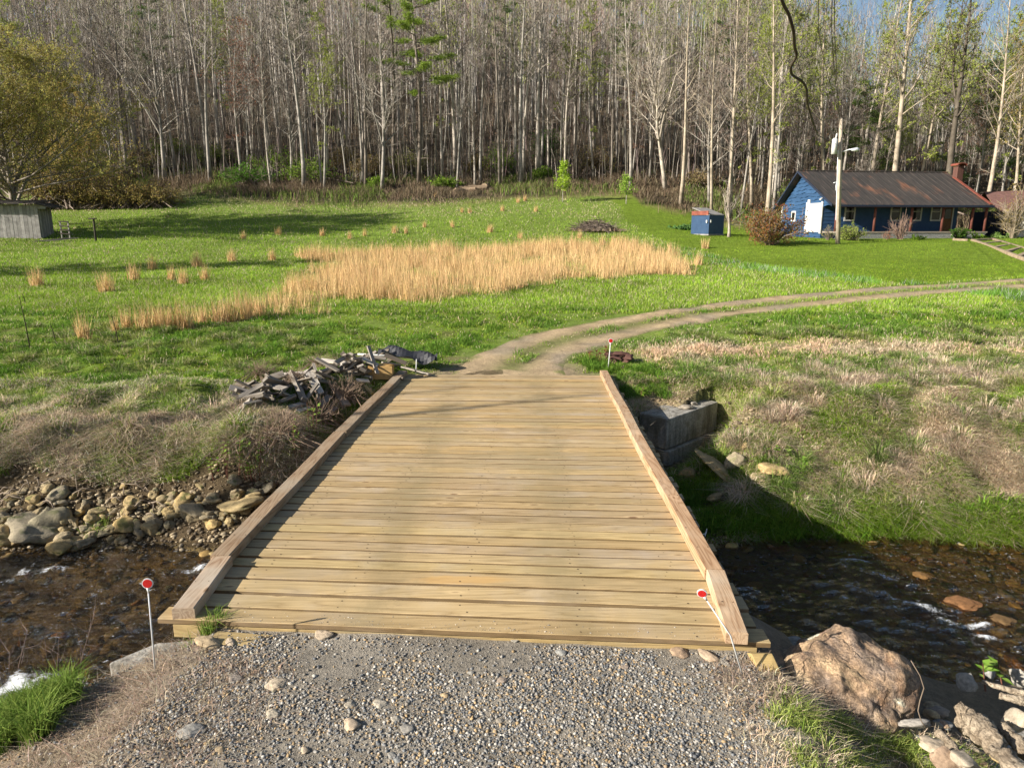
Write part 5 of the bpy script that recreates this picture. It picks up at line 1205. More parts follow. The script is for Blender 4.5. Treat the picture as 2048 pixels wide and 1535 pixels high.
mb = MB(); mb.box(AT(185, 437, p.y)-p, (.42, .3, .07), (0, R(-2), 0)); mb.build('crossbar', M['darkwood'], tpst)

# ------------------------------------------------------------------ right shed
c1 = G(1975, 468); rsd = empty('rust_roof_shed', (AT(1990, 470, 56.5).x, 56.5, 2.35), R(4), label='small shed with rusty red roof at the right edge behind the porch', cat='shed')
mb = MB(); boards(mb, (1.1, 0, 0), (6.5, -1.0, 0), 2.1, 2.3); mb.build('front_wall', mottled('pale_boards', (.40, .36, .30), (.58, .53, .45), useattr=True, bump=0), rsd)
mb = MB(); mb.box((.25, 1.5, 1.0), (.1, 3, 2.0)); mb.box((3.2, 3.3, 1.0), (6, .1, 2.0)); mb.build('back_wall', M['navy'], rsd)
mb = MB(); mb.prism([(-.3, -.3, 2.0), (7, -1.4, 2.25), (7, -1.4, 2.32), (-.3, -.3, 2.07)], (.7, 2.6, 1.45)); mb.prism([(.4, 2.3, 3.5), (7.7, 1.2, 3.72), (7.7, 1.2, 3.78), (.4, 2.3, 3.56)], (0, 2, -1.2)); mb.build('roof', mottled('faded_red_tin', (.10, .055, .045), (.19, .10, .085), bump=0), rsd)

# ------------------------------------------------------------------ railroad-tie steps
P0 = G(1945, 482); P1 = G(2070, 528); P2 = G(1985, 480); P3 = G(2090, 512)
st_ = empty('lawn_steps', P0, label='railroad tie steps going down the lawn at the right edge', cat='steps')
def tie(a, b_, nm, w_=.2, h_=.18):
    d = b_-a; mb = MB(); mb.box((a+b_)/2-P0+Vector((0, 0, .05)), (d.length, w_, h_), (d.to_track_quat('X', 'Z')).to_matrix()); mb.build(nm, M['tie'], st_, bevel=.015)
tie(P0, P1, 'side_tie'); tie(P2, P3, 'side_tie')
for q in range(6): a = P0.lerp(P1, q/5.2); b_ = P2.lerp(P3, q/5.2); tie(a, b_, 'tread', .28, .14)
tie(G(1905, 481), G(1935, 482), 'top_tie')

# ------------------------------------------------------------------ log stack at the wood's edge, brush pile
rs = random.Random(21)
for k, (u, v, L_, r, a, lab) in enumerate([(955, 382, 1.9, .32, .05, 'thickest sawn log at the right of the log pile'), (972, 380, .9, .36, 1.2, 'short sawn log with pale end right of the pile'), (938, 383, 1.4, .25, -.2, 'middle sawn log with a pale cut end'), (920, 384, 1.1, .22, .6, 'small sawn log at the left of the pile'), (930, 379, 1.5, .2, .1, 'thin dark log lying behind the others'), (912, 386, .6, .2, .9, 'smallest log chunk at the left end')]):
    p = G(u, v); mb = MB(); mb.smooth = False; mb.cc = (.75, .6, .45); d = Vector((math.cos(a), math.sin(a), 0))*L_/2; mb.tube([-d, d*.3, d], [r, r*.95, r*.9], 10); o = mb.build('sawn_log', M['bark'], label=lab, cat='log', group='logs at the wood edge'); o.location = p+Vector((0, 0, r*.8))
p = G(1190, 462); mb = MB(); mb.cc = (.9, .8, .75)
for k in range(420):
    a = rs.uniform(0, 6.283); r = rs.random()**.6*1.9; c = Vector((r*math.cos(a), r*.6*math.sin(a), max(.02, .95*(1-(r/1.95)**1.3))*rs.uniform(.3, 1)))
    d = Vector((rs.gauss(0, 1), rs.gauss(0, .7), rs.gauss(0, .28))).normalized()*rs.uniform(.3, .9)
    mb.tube([c-d, c+d*.2+Vector((0, 0, .05)), c+d], [.018, .014, .005], 3, cap=False)
o = mb.build('brush_pile', M['twig'], label='low heap of cut brush on the green meadow', cat='brush pile'); o.location = p
o = blades('pile_skirt', np.stack([rng.normal(0, 1.0, 900), rng.normal(-.3, .5, 900), np.zeros(900)], 1), .3, .03, colmix(900, (.3, .22, .15), (.5, .38, .26)), mat='straw', lean=.9, parent=None); 
o.parent = bpy.data.objects['brush_pile']
# ------------------------------------------------------------------ trees
def slivers(P, D, w_, col, out):
    """thin triangles from points P along vectors D"""
    n = len(P); a = rng.normal(size=(n, 3)); s = np.cross(D, a); s /= np.linalg.norm(s, axis=1)[:, None]+1e-9; s *= (np.asarray(w_)*np.ones(n))[:, None]/2
    V = np.stack([P+s, P-s, P+D], 1).reshape(-1, 3); out[0].append(V); out[1].append(np.repeat(col, 3, 0))
def bare_tree(name, H=22, r0=.2, start=.45, n1=30, L1=4.0, asc=.9, n2=7, n3=5, bend=.4, twigw=.035, leaf=0, leafcol=None, leafsz=.10, seed=0, trunkcol=(1, 1, 1), twigcol=((.9, .85, .8), (1.15, 1.1, 1.05)), fork=0, spread=1.0, lowdead=4):
    r_ = random.Random(seed); tr = MB(); tr.smooth = True; tr.cc = trunkcol; ax = []
    N = 9; ph = r_.uniform(0, 6); lean = (r_.gauss(0, .012), r_.gauss(0, .012))
    for i_ in range(N+1):
        t_ = i_/N; z = H*t_; ax.append(Vector((bend*math.sin(t_*3+ph)*t_+lean[0]*z, bend*math.cos(t_*2.3+ph*1.7)*t_+lean[1]*z, z)))
    rad = [r0*(1-.93*(i_/N)**.9) for i_ in range(N+1)]; rad[0] *= 1.25
    tr.tube(ax, rad, 7)
    def axis(t_):
        k = min(int(t_*N), N-1); return ax[k].lerp(ax[k+1], t_*N-k), rad[k]*(1-(t_*N-k))+rad[k+1]*(t_*N-k)
    cr = MB(); out = [[], []]; lv = []
    cr.cc = trunkcol
    def limb(p, d, L_, r, lvl):
        P = [p]; q = d.copy(); n_ = 4 if lvl == 1 else 3; 
        for k in range(n_):
            q = (q+Vector((r_.gauss(0, .16), r_.gauss(0, .16), r_.gauss(.10, .10)))).normalized(); P.append(P[-1]+q*L_/n_)
        cr.tube(P, [r*(1-.8*k/n_) for k in range(n_+1)], 4 if lvl == 1 else 3, cap=False)
        return P, q
    tw_p, tw_d = [], []
    prim = []
    for k in range(n1):
        t_ = start+(1-start)*(k+r_.random())/n1*.97; p, r = axis(t_); a = r_.uniform(0, 6.283); u_ = (t_-start)/(1-start)
        up = asc*(.75+.5*u_); d = Vector((math.cos(a), math.sin(a), up)).normalized(); L_ = L1*(1.05-.75*u_)*r_.uniform(.6, 1.2)*spread
        prim.append((p, d, L_, min(r*.55, .10)*r_.uniform(.6, 1)))
    for k in range(lowdead):
        t_ = r_.uniform(.18, start); p, r = axis(t_); a = r_.uniform(0, 6.283); prim.append((p, Vector((math.cos(a), math.sin(a), r_.uniform(-.1, .4))).normalized(), r_.uniform(.6, 1.8), .025))
    for k in range(fork):
        t_ = r_.uniform(start*.75, start+.2); p, r = axis(t_); a = r_.uniform(0, 6.283); prim.append((p, Vector((math.cos(a)*.5, math.sin(a)*.5, 1.1)).normalized(), H*(1-t_)*.8, r*.65))
    for (p, d, L_, r) in prim:
        P, q = limb(p, d, L_, r, 1)
        m = max(2, int(n2*L_/L1)) if L1 else n2
        for j in range(m):
            s = r_.uniform(.2, 1.0); k = min(int(s*4), 3); b_ = P[k].lerp(P[k+1], s*4-k); dd = (P[k+1]-P[k]).normalized()
            d2 = (dd+Vector((r_.gauss(0, .75), r_.gauss(0, .75), r_.gauss(.25, .5)))).normalized(); l2 = L_*.42*(1.15-s*.6)*r_.uniform(.6, 1.2)
            P2, q2 = limb(b_, d2, l2, max(r*.35, .010), 2)
            for e in range(n3):
                s3 = r_.uniform(.1, 1.0); k3 = min(int(s3*3), 2); c_ = P2[k3].lerp(P2[k3+1], s3*3-k3); d3 = (d2+Vector((r_.gauss(0, .8), r_.gauss(0, .8), r_.gauss(.2, .6)))).normalized()*l2*r_.uniform(.3, .8)
                tw_p.append(c_); tw_d.append(d3)
                if leaf:
                    for g in range(leaf): lv.append(c_+d3*r_.uniform(.3, 1.05)+Vector((r_.gauss(0, .07), r_.gauss(0, .07), r_.gauss(0, .07))))
    out = [[], []]; P = np.array([tuple(p) for p in tw_p]); D = np.array([tuple(p) for p in tw_d]); t_ = rng.random(len(P))[:, None]
    slivers(P, D, twigw, np.array(twigcol[0])*(1-t_)+np.array(twigcol[1])*t_, out)
    V1 = np.array(cr.v); F1 = []; 
    for f in cr.f: F1.append((f[0], f[1], f[2])); F1.append((f[0], f[2], f[3]))
    F1 = np.array(F1); V2 = np.concatenate(out[0]); F2 = np.arange(len(V2)).reshape(-1, 3)+len(V1)
    mi = np.concatenate([np.zeros(len(F1), int), np.ones(len(F2), int)])
    e = empty(name, (0, 0, 0))
    tr.build('trunk', M['bark'], e)
    np_mesh('crown', np.concatenate([V1, V2]), np.concatenate([F1, F2]), [M['bark'], M['twig']], col=np.concatenate([np.array(cr.c), np.concatenate(out[1])]), parent=e, mi=mi)
    if leaf:
        L_ = np.array([tuple(p) for p in lv]); n = len(L_); d = rng.normal(size=(n, 3)); d /= np.linalg.norm(d, axis=1)[:, None]; s = np.cross(d, rng.normal(size=(n, 3))); s /= np.linalg.norm(s, axis=1)[:, None]
        sz = leafsz*rng.uniform(.6, 1.4, n)[:, None]; V = np.stack([L_-s*sz*.5, L_+s*sz*.5, L_+d*sz], 1).reshape(-1, 3)
        t_ = rng.random(n)[:, None]; c = np.array(leafcol[0])*(1-t_)+np.array(leafcol[1])*t_
        np_mesh('foliage', V, np.arange(3*n).reshape(-1, 3), M['leaf'], col=np.repeat(c, 3, 0), parent=e)
    return e
YG = ((.22, .27, .05), (.36, .40, .10)); RB = ((.24, .11, .07), (.34, .18, .12)); OG = ((.26, .19, .06), (.36, .30, .10))
protos = {}
protos['slim'] = [bare_tree('bare_tree', 22, .17, .42, 30, 3.0, 1.2, 7, 7, .5, seed=1), bare_tree('bare_tree', 24, .19, .48, 30, 3.2, 1.3, 7, 7, .7, seed=2), bare_tree('bare_tree', 20, .13, .36, 28, 2.6, 1.1, 7, 7, .9, seed=3, lowdead=10, trunkcol=(.8, .75, .7)), bare_tree('bare_tree', 23, .18, .40, 30, 3.4, 1.1, 7, 7, .4, seed=14, lowdead=8, trunkcol=(.62, .58, .55)),
    bare_tree('bare_tree', 18, .08, .30, 28, 2.4, 1.0, 7, 7, 1.0, seed=15, lowdead=8, trunkcol=(.7, .66, .62)), bare_tree('bare_tree', 21, .17, .45, 28, 3.0, 1.0, 7, 7, .8, seed=16, lowdead=5, trunkcol=(1.35, 1.31, 1.26))]
protos['broad'] = [bare_tree('bare_tree', 18, .19, .26, 38, 5.0, .9, 9, 7, .7, seed=4, fork=2), bare_tree('bare_tree', 16, .15, .22, 38, 4.6, .8, 9, 7, .8, seed=5, fork=3, twigcol=((.95, .8, .75), (1.2, 1.0, .95)))]
protos['green'] = [bare_tree('budding_tree', 22, .15, .38, 32, 3.6, 1.0, 8, 6, .7, seed=6, leaf=3, leafcol=YG, leafsz=.13), bare_tree('budding_tree', 20, .15, .32, 34, 4.0, .9, 8, 6, .9, seed=7, leaf=3, leafcol=YG, leafsz=.14, fork=1)]
protos['red'] = [bare_tree('budding_tree', 17, .13, .35, 34, 3.8, .9, 7, 6, .5, seed=8, leaf=2, leafcol=RB, leafsz=.09)]
edge_y = lambda x: 76+3*math.sin(x*.11) if x < 12 else 75-7*min(1, (x-12)/10)-.10*max(0, x-22)
rs = random.Random(77); placed = []
used = set()
def put(kind, idx, x, y, s, rz, lab, grp='trees of the wood behind the meadow', cat='tree', tilt=(0, 0)):
    o = protos[kind][idx]
    if (kind, idx) in used: o = copy_tree(o)
    used.add((kind, idx)); o.location = (x, y, hz(x, y)-.15); o.rotation_euler = (tilt[0], tilt[1], rz); q_ = s*rs.choice([.75, .85, 1.0, 1.0, 1.15, 1.45]); o.scale = (q_, q_, s*rs.uniform(.95, 1.08)); o['label'] = lab; o['category'] = cat; o['group'] = grp; return o
def zone(x, y):
    u = x/y
    hz_ = 'above the shed' if u < -.52 else 'right of the shed' if u < -.38 else 'behind the green thicket' if u < -.22 else 'left of the pine' if u < -.1 else 'above the log pile' if u < .0 else 'above the lime tree' if u < .12 else 'near the leaning tree' if u < .24 else 'above the blue box' if u < .36 else 'behind the house roof' if u < .62 else 'behind the right shed'
    return hz_
KL = {'slim': ['slim bare pale tree', 'tall bare grey tree', 'crooked thin bare tree', 'dark barked bare tree', 'spindly low bare tree', 'white barked bare tree'], 'broad': ['broad grey branched tree', 'low forked bare tree'], 'green': ['tall yellow green budding tree', 'forked yellow green budding tree'], 'red': ['small reddish budding tree']}
PUT = []
cnt = 0; tries = 0
grid = {}
while cnt < 300-38 and tries < 9000:
    tries += 1
    x = rs.uniform(-.80, .80); d = rs.random()**1.5; yb = 0
    y0 = edge_y(x*80) if x < .2 else edge_y(x*70); y = y0+d*34; X = x*y
    if y < edge_y(X): continue
    if any((X-a)**2+(y-b_)**2 < 1.5**2 for a, b_ in placed[-262:]): continue
    if X > 20 and y < 66: continue
    if 12.5 < X < 19 and y < 79: continue
    if -12.8 < X < -7.5 and y < 84: continue
    u = X/y; rr = rs.random()
    if u < .12: k = 'slim' if rr < .74 else 'broad' if rr < .86 else 'green' if rr < .96 else 'red'
    elif u < .3: k = 'slim' if rr < .45 else 'broad' if rr < .75 else 'green' if rr < .93 else 'red'
    else: k = 'slim' if rr < .28 else 'broad' if rr < .52 else 'green' if rr < .88 else 'red'
    i_ = rs.randrange(len(protos[k])); placed.append((X, y))
    where = 'at the wood edge' if y < y0+8 else 'inside the wood' if y < y0+18 else 'deep in the wood'
    PUT.append((X/y, put(k, i_, X, y, rs.uniform(.62, 1.15)*(.55 if .475 < u < .57 else .82 if u > .4 else 1), rs.uniform(0, 6.28), f'{KL[k][i_]} {where} {zone(X, y)}', tilt=(R(rs.gauss(0, 2.2)), R(rs.gauss(0, 2.2)))))); cnt += 1
by = {}
for u_, o in sorted(PUT, key=lambda q: q[0]): by.setdefault(o['label'], []).append(o)
for lab, os_ in by.items():
    if len(os_) > 1:
        for k, o in enumerate(os_[:12]): o['label'] = f'{lab}, {ORD[k]} from left' if k else f'{lab}, leftmost'
print('trees', cnt)
# hand-placed trees one can tell apart
def special(u, v, o, label, s=1.0, rz=0.0, tilt=(0, 0), cat='tree', group=None, Y=None):
    p = G(u, v) if Y is None else Vector((AT(u, v, Y).x, Y, 0)); p.z = hz(p.x, p.y)
    o.location = p-Vector((0, 0, .1)); o.rotation_euler = (tilt[0], tilt[1], rz); o.scale = (s, s, s); tag(o, label, cat, group); return o
special(1332, 380, bare_tree('bare_tree', 15.5, .25, .28, 40, 6.8, .75, 10, 7, .4, seed=31, fork=4, twigw=.035, trunkcol=(1.55, 1.5, 1.42), twigcol=((1.1, 1.05, 1), (1.5, 1.4, 1.3))), 'bare grey tree leaning left with a wide fan of branches at the wood edge', rz=.6, tilt=(0, R(-15)))
special(1455, 392, bare_tree('bare_tree', 8, .11, .3, 20, 2.4, .8, 6, 5, .5, seed=32), 'short bare tree on the brown slope left of the house')
for k, (u, v, H, r, lab, gr) in enumerate([(1362, 395, 22, .24, 'tall pale tree right of the leaning one', 0), (1535, 415, 23, .28, 'pale straight tree just left of the house gable', 1), (1462, 410, 22, .24, 'tall pale tree standing left of the house by the brown slope', 0), (1505, 400, 21, .2, 'slender pale tree between the two near the gable', 0), (1745, 350, 21, .24, 'pale tree rising behind the pole', 1),
                                     (1790, 338, 25, .36, 'biggest pale forked tree rising behind the middle of the roof', 1), (1905, 345, 22, .42, 'dark thick tree behind the right end of the roof', 1), (1970, 400, 21, .25, 'pale tree leaning over the right shed', 0), (1425, 405, 19, .18, 'thin pale tree nearest the blue box', 0), (1655, 360, 22, .24, 'pale tree behind the ridge left of the pole', 1),
                                     (1838, 350, 20, .2, 'thin tree behind the roof with green buds', 1), (2030, 430, 17, .2, 'tree with orange green buds over the right shed', 2)]):
    kw = dict(leaf=3, leafcol=YG if gr == 1 else OG, leafsz=.12) if gr else {}
    Y = [70, 64, 67, 70, 67, 65, 64, 60, 66, 66, 66, 62][k]
    special(u, v, bare_tree('budding_tree' if gr else 'bare_tree', H, r*.85, .36, 30, 3.6 if k != 5 else 4.6, 1.0, 7, 6, .8, seed=40+k, fork=1 if k in (5, 6) else 0, trunkcol=(1.2, 1.1, .95) if k != 6 else (.35, .32, .28), **kw), lab, rz=k, tilt=(0, R([2, 1, 3, 4, 0, 1, -2, 8, 2, 4, 0, -3][k])), Y=Y)
# pale trunks one can follow down to the meadow, left and centre
for k, (u, v, H, r) in enumerate([(268, 340, 18, .17), (375, 312, 22, .2), (290, 305, 20, .2), (440, 330, 22, .18), (505, 320, 22, .19), (560, 310, 24, .22), (655, 352, 24, .2), (770, 330, 25, .26), (885, 355, 24, .2), (1030, 345, 24, .22), (835, 350, 14, .2), (944, 340, 14, .12), (1150, 290, 24, .2), (325, 300, 20, .18), (478, 305, 22, .18), (600, 300, 23, .2), (693, 300, 24, .18), (728, 310, 24, .18)]):
    loc = ['far left by the budding tree', 'second of the left group', 'leaning slightly at far left', 'left of the green bushes', 'in front of the green bushes', 'above the green bushes, thick', 'rising from the brown shrubs', 'thick, left of the pine', 'just left of the log pile', 'right of the log pile, very white', 'dead with stub branches beside the pine', 'small, above the logs', 'slanting right of centre', 'in the left group, thin', 'thin, above the bushes at left', 'behind the green bushes, straight', 'in the pair left of centre', 'right one of the pair left of centre'][k]
    if k % 3 == 0 or k == 10: o = bare_tree('bare_tree', H, r*.85, .45 if k != 10 else .25, 22, 3.2 if k != 10 else 2.2, 1.0 if k != 10 else .15, 5 if k != 10 else 3, 4, .4, seed=70+k, lowdead=6 if k != 10 else 14, trunkcol=(1.5, 1.46, 1.42)); base = o
    else: o = copy_tree(base)
    special(u, v, o, f'pale trunk at the wood edge, {loc}', s=1.0 if k % 3 == 0 else H/24, rz=k*1.3, group='pale trunks along the wood edge', Y=None)

# pine with flat needle pads in the centre, evergreen saplings
def pine(H, r0, pads, seed, name='pine_tree', t0=.35, L=4.5, padn=260, col=((.10, .17, .02), (.24, .32, .06)), needle=.22, deadlow=12):
    r_ = random.Random(seed); e = empty(name, (0, 0, 0)); tr = MB(); tr.smooth = True; tr.cc = (.55, .5, .46); ax = [Vector((.3*math.sin(i_*.7), .2*math.cos(i_), H*i_/8)) for i_ in range(9)]; tr.tube(ax, [r0*(1-.9*i_/8) for i_ in range(9)], 8); tr.build('trunk', M['bark'], e)
    cr = MB(); cr.cc = (.6, .55, .5); LP = []
    for k in range(pads+deadlow):
        dead = k >= pads; t_ = t0+(1-t0)*(k+.5)/pads if not dead else r_.uniform(.08, t0+.15); z = H*t_; q = ax[min(int(t_*8), 7)].lerp(ax[min(int(t_*8)+1, 8)], t_*8-int(t_*8)); a = r_.uniform(0, 6.283); l_ = L*(1.15-.85*t_)*r_.uniform(.55, 1.1) if not dead else r_.uniform(1, 3)
        d = Vector((math.cos(a), math.sin(a), .12 if not dead else r_.uniform(-.2, .1))); P = [q, q+d*l_*.5, q+d*l_+Vector((0, 0, .12*l_ if not dead else -.1*l_))]; cr.tube(P, [.06, .04, .012] if not dead else [.035, .02, .008], 4, cap=False)
        if dead: continue
        for m in range(6):
            s = .45+.55*m/5; c_ = P[0].lerp(P[2], s); wd = .75*(1.2-s*.6)
            for g in range(padn//6): LP.append(c_+Vector((r_.gauss(0, wd*.55), r_.gauss(0, wd*.55), r_.gauss(.05, .10))))
    cr.build('branches', M['bark'], e)
    L_ = np.array([tuple(p) for p in LP]); n = len(L_); d = rng.normal(size=(n, 3))*np.array([1, 1, .6]); d /= np.linalg.norm(d, axis=1)[:, None]; s = np.cross(d, rng.normal(size=(n, 3))); s /= np.linalg.norm(s, axis=1)[:, None]
    V = np.stack([L_-s*.03, L_+s*.03, L_+d*needle], 1).reshape(-1, 3); t_ = rng.random(n)[:, None]; c = np.array(col[0])*(1-t_)+np.array(col[1])*t_
    np_mesh('needles', V, np.arange(3*n).reshape(-1, 3), M['leaf'], col=np.repeat(c, 3, 0), parent=e); return e
special(838, 372, pine(25, .24, 26, 3, padn=520, needle=.3, col=((.14, .22, .03), (.32, .42, .08))), 'tall pine with flat green needle pads near the centre of the wood edge', rz=.4)
special(790, 300, pine(27, .22, 22, 4, padn=460, needle=.3, col=((.14, .22, .03), (.32, .42, .08))), 'second pine standing left behind the tall pine', rz=2, Y=81)
special(1010, 250, pine(24, .2, 30, 6, col=((.04, .09, .02), (.09, .15, .04))), 'dark pine deep in the wood right of centre', rz=2, Y=104)
special(310, 240, pine(22, .18, 30, 61, col=((.05, .10, .02), (.12, .18, .05))), 'dark evergreen deep in the wood at left', rz=1, Y=98)
special(600, 200, pine(24, .18, 30, 62, col=((.05, .10, .02), (.12, .18, .05))), 'dark evergreen deep in the wood left of the pines', rz=3, Y=105)
special(1230, 240, pine(23, .18, 34, 63, col=((.06, .12, .02), (.14, .2, .05))), 'evergreen in the wood left of the leaning tree', rz=3, Y=100)
special(1430, 350, pine(15, .16, 30, 7, col=((.04, .09, .02), (.10, .16, .04)), t0=.2, L=3.5), 'dark evergreen behind the leaning tree and the slope', rz=1, Y=88)
special(1960, 330, pine(13, .16, 34, 8, col=((.04, .09, .02), (.10, .16, .04)), t0=.12, L=4), 'dark evergreen behind the right end of the house', rz=1, Y=72)
special(1720, 330, pine(11, .14, 30, 9, col=((.05, .10, .02), (.14, .2, .05)), t0=.1, L=4), 'evergreen behind the roof ridge right of the pole', rz=1, Y=72)

# ------------------------------------------------------------------ bushes
def bush(name, W, H, leafcol, n=2600, stems=26, leafsz=.09, seed=1, twigcol=(1, .9, .85), dens=1.0, shape=.8, base=.06):
    r_ = random.Random(seed); e = empty(name, (0, 0, 0)); st = MB(); st.cc = twigcol; tips = []
    for k in range(stems):
        a = r_.uniform(0, 6.283); q = r_.random()**.6; d = Vector((math.cos(a)*q*W/2, math.sin(a)*q*W/2, H*r_.uniform(.6, 1)*(1-.45*q*q))); P = [Vector((r_.gauss(0, base), r_.gauss(0, base), -.05)), d*.5+Vector((0, 0, H*.08)), d]; st.tube(P, [.018*H, .010*H, .003*H], 4, cap=False)
        for j in range(7):
            s = r_.uniform(.3, 1); c_ = P[0].lerp(P[2], s); dd = (d.normalized()+Vector((r_.gauss(0, .7), r_.gauss(0, .7), r_.gauss(0, .5)))).normalized()*H*r_.uniform(.12, .32)
            st.tube([c_, c_+dd], [.006*H, .002*H], 3, cap=False); tips.append((c_, dd))
    st.build('stems', M['twig'], e)
    if n:
        T = [tips[r_.randrange(len(tips))] for _ in range(n)]; u_ = [r_.uniform(.2, 1.1) for _ in range(n)]
        L_ = np.array([tuple(c_+d*q+Vector((r_.gauss(0, .05*H), r_.gauss(0, .05*H), r_.gauss(0, .05*H)))) for (c_, d), q in zip(T, u_)]); 
        d = rng.normal(size=(n, 3)); d /= np.linalg.norm(d, axis=1)[:, None]; s = np.cross(d, rng.normal(size=(n, 3))); s /= np.linalg.norm(s, axis=1)[:, None]; sz = leafsz*rng.uniform(.6, 1.4, n)[:, None]
        V = np.stack([L_, L_+s*sz*.35+d*sz*.5, L_+d*sz, L_-s*sz*.35+d*sz*.5], 1).reshape(-1, 3); t_ = rng.random(n)[:, None]; c = np.array(leafcol[0])*(1-t_)+np.array(leafcol[1])*t_
        np_mesh('foliage', V, np.arange(4*n).reshape(-1, 4), M['leaf'], col=np.repeat(c, 4, 0), parent=e)
    return e
FG = ((.10, .20, .02), (.24, .34, .05)); DG = ((.04, .09, .015), (.09, .16, .03)); REDG = ((.28, .08, .05), (.22, .20, .06)); LIME = ((.26, .40, .03), (.42, .55, .08)); BRN = ((.22, .14, .08), (.20, .19, .06))
special(1540, 490, bush('shrub', 4.4, 2.6, REDG, 5200, 46, .11, 2), 'round shrub with red green spring leaves left of the house', cat='shrub')
special(1700, 480, bush('shrub', 1.9, 1.35, ((.16, .22, .04), (.32, .36, .10)), 2200, 30, .09, 3), 'yellow green shrub at the foot of the porch behind the pole', cat='shrub', Y=50.6)
special(1800, 478, bush('shrub', 1.6, 1.9, BRN, 60, 22, .08, 4, twigcol=(1.3, 1.0, .9)), 'bare brownish shrub in front of the porch windows', cat='shrub', Y=51.3)
special(1773, 478, bush('shrub', .7, .9, RB, 240, 10, .07, 5), 'small reddish shrub left of the bare porch shrub', cat='shrub', Y=51.2)
special(1918, 474, bush('shrub', 1.2, 1.0, DG, 500, 14, .16, 6), 'dark glossy shrub beside the porch steps', cat='shrub', Y=52.2)
special(1955, 474, bush('shrub', 1.0, .6, FG, 420, 12, .10, 7), 'low green plant at the right end of the porch', cat='plant', Y=52.6)
special(1835, 478, bush('shrub', 1.3, .5, FG, 420, 12, .09, 8), 'low leafy plant in the porch bed', cat='plant', Y=51.3)
special(1655, 478, bush('shrub', .9, 1.3, ((.2, .24, .07), (.3, .3, .12)), 160, 12, .07, 9), 'thin twiggy shrub at the left porch corner', cat='shrub', Y=51.0)
special(2000, 475, bush('shrub', 1.4, .5, ((.2, .32, .08), (.3, .42, .14)), 500, 12, .12, 10), 'pale green leafy plants by the right shed', cat='plant', Y=54)
special(2028, 470, bush('shrub', 2.6, 3.6, OG, 1300, 30, .08, 11, twigcol=(1.4, 1.3, 1.1)), 'tall budding shrub at the right edge before the shed', cat='shrub', Y=53.5)
special(1458, 474, bare_tree('bare_tree', 3.9, .13, .28, 14, 1.9, .8, 6, 5, .25, twigw=.02, seed=12, fork=3, trunkcol=(1.3, 1.2, 1.15)), 'small bare fruit tree right of the blue box', s=1.0)
special(1366, 458, bush('daffodil_clump', 2.6, .42, ((.10, .22, .06), (.2, .34, .12)), 1500, 20, .18, 13), 'low green leafy clump left of the blue box', cat='plant')
special(1395, 440, bush('shrub', 1.6, 1.4, ((.14, .22, .04), (.26, .3, .08)), 500, 22, .08, 14), 'loose budding shrub just left behind the blue box', cat='shrub')
def sapling(H, W, col, n, seed, name='young_tree'):
    r_ = random.Random(seed); e = empty(name, (0, 0, 0)); st = MB(); st.cc = (1, 1, 1); st.tube([(0, 0, -.1), (.03, 0, H*.5), (0, .02, H)], [.045, .03, .01], 6); st.build('trunk', M['bark'], e)
    br_ = MB(); tips = []
    for k in range(26):
        z = H*(.3+.68*k/26); a = r_.uniform(0, 6.283); l_ = W*.5*(1.15-.9*(z/H))*r_.uniform(.7, 1.2); d = Vector((math.cos(a)*l_, math.sin(a)*l_, l_*.7)); br_.tube([(0, 0, z), Vector((0, 0, z))+d], [.012, .004], 3, cap=False); tips.append((Vector((0, 0, z)), d))
    br_.build('branches', M['twig'], e)
    T = [tips[r_.randrange(26)] for _ in range(n)]; L_ = np.array([tuple(c_+d*r_.uniform(.25, 1.1)+Vector((r_.gauss(0, .12), r_.gauss(0, .12), r_.gauss(0, .12)))) for c_, d in T])
    d = rng.normal(size=(n, 3)); d /= np.linalg.norm(d, axis=1)[:, None]; s = np.cross(d, rng.normal(size=(n, 3))); s /= np.linalg.norm(s, axis=1)[:, None]; sz = .13*rng.uniform(.6, 1.4, n)[:, None]
    V = np.stack([L_, L_+s*sz*.4+d*sz*.5, L_+d*sz, L_-s*sz*.4+d*sz*.5], 1).reshape(-1, 3); t_ = rng.random(n)[:, None]; c = np.array(col[0])*(1-t_)+np.array(col[1])*t_
    np_mesh('foliage', V, np.arange(4*n).reshape(-1, 4), M['leaf'], col=np.repeat(c, 4, 0), parent=e); return e
special(1125, 404, sapling(3.7, 1.9, LIME, 1500, 1), 'bright lime green young tree alone on the upper meadow')
special(1252, 408, sapling(2.6, 1.9, ((.2, .34, .04), (.34, .46, .1)), 800, 2), 'smaller lime green young tree right of the first')
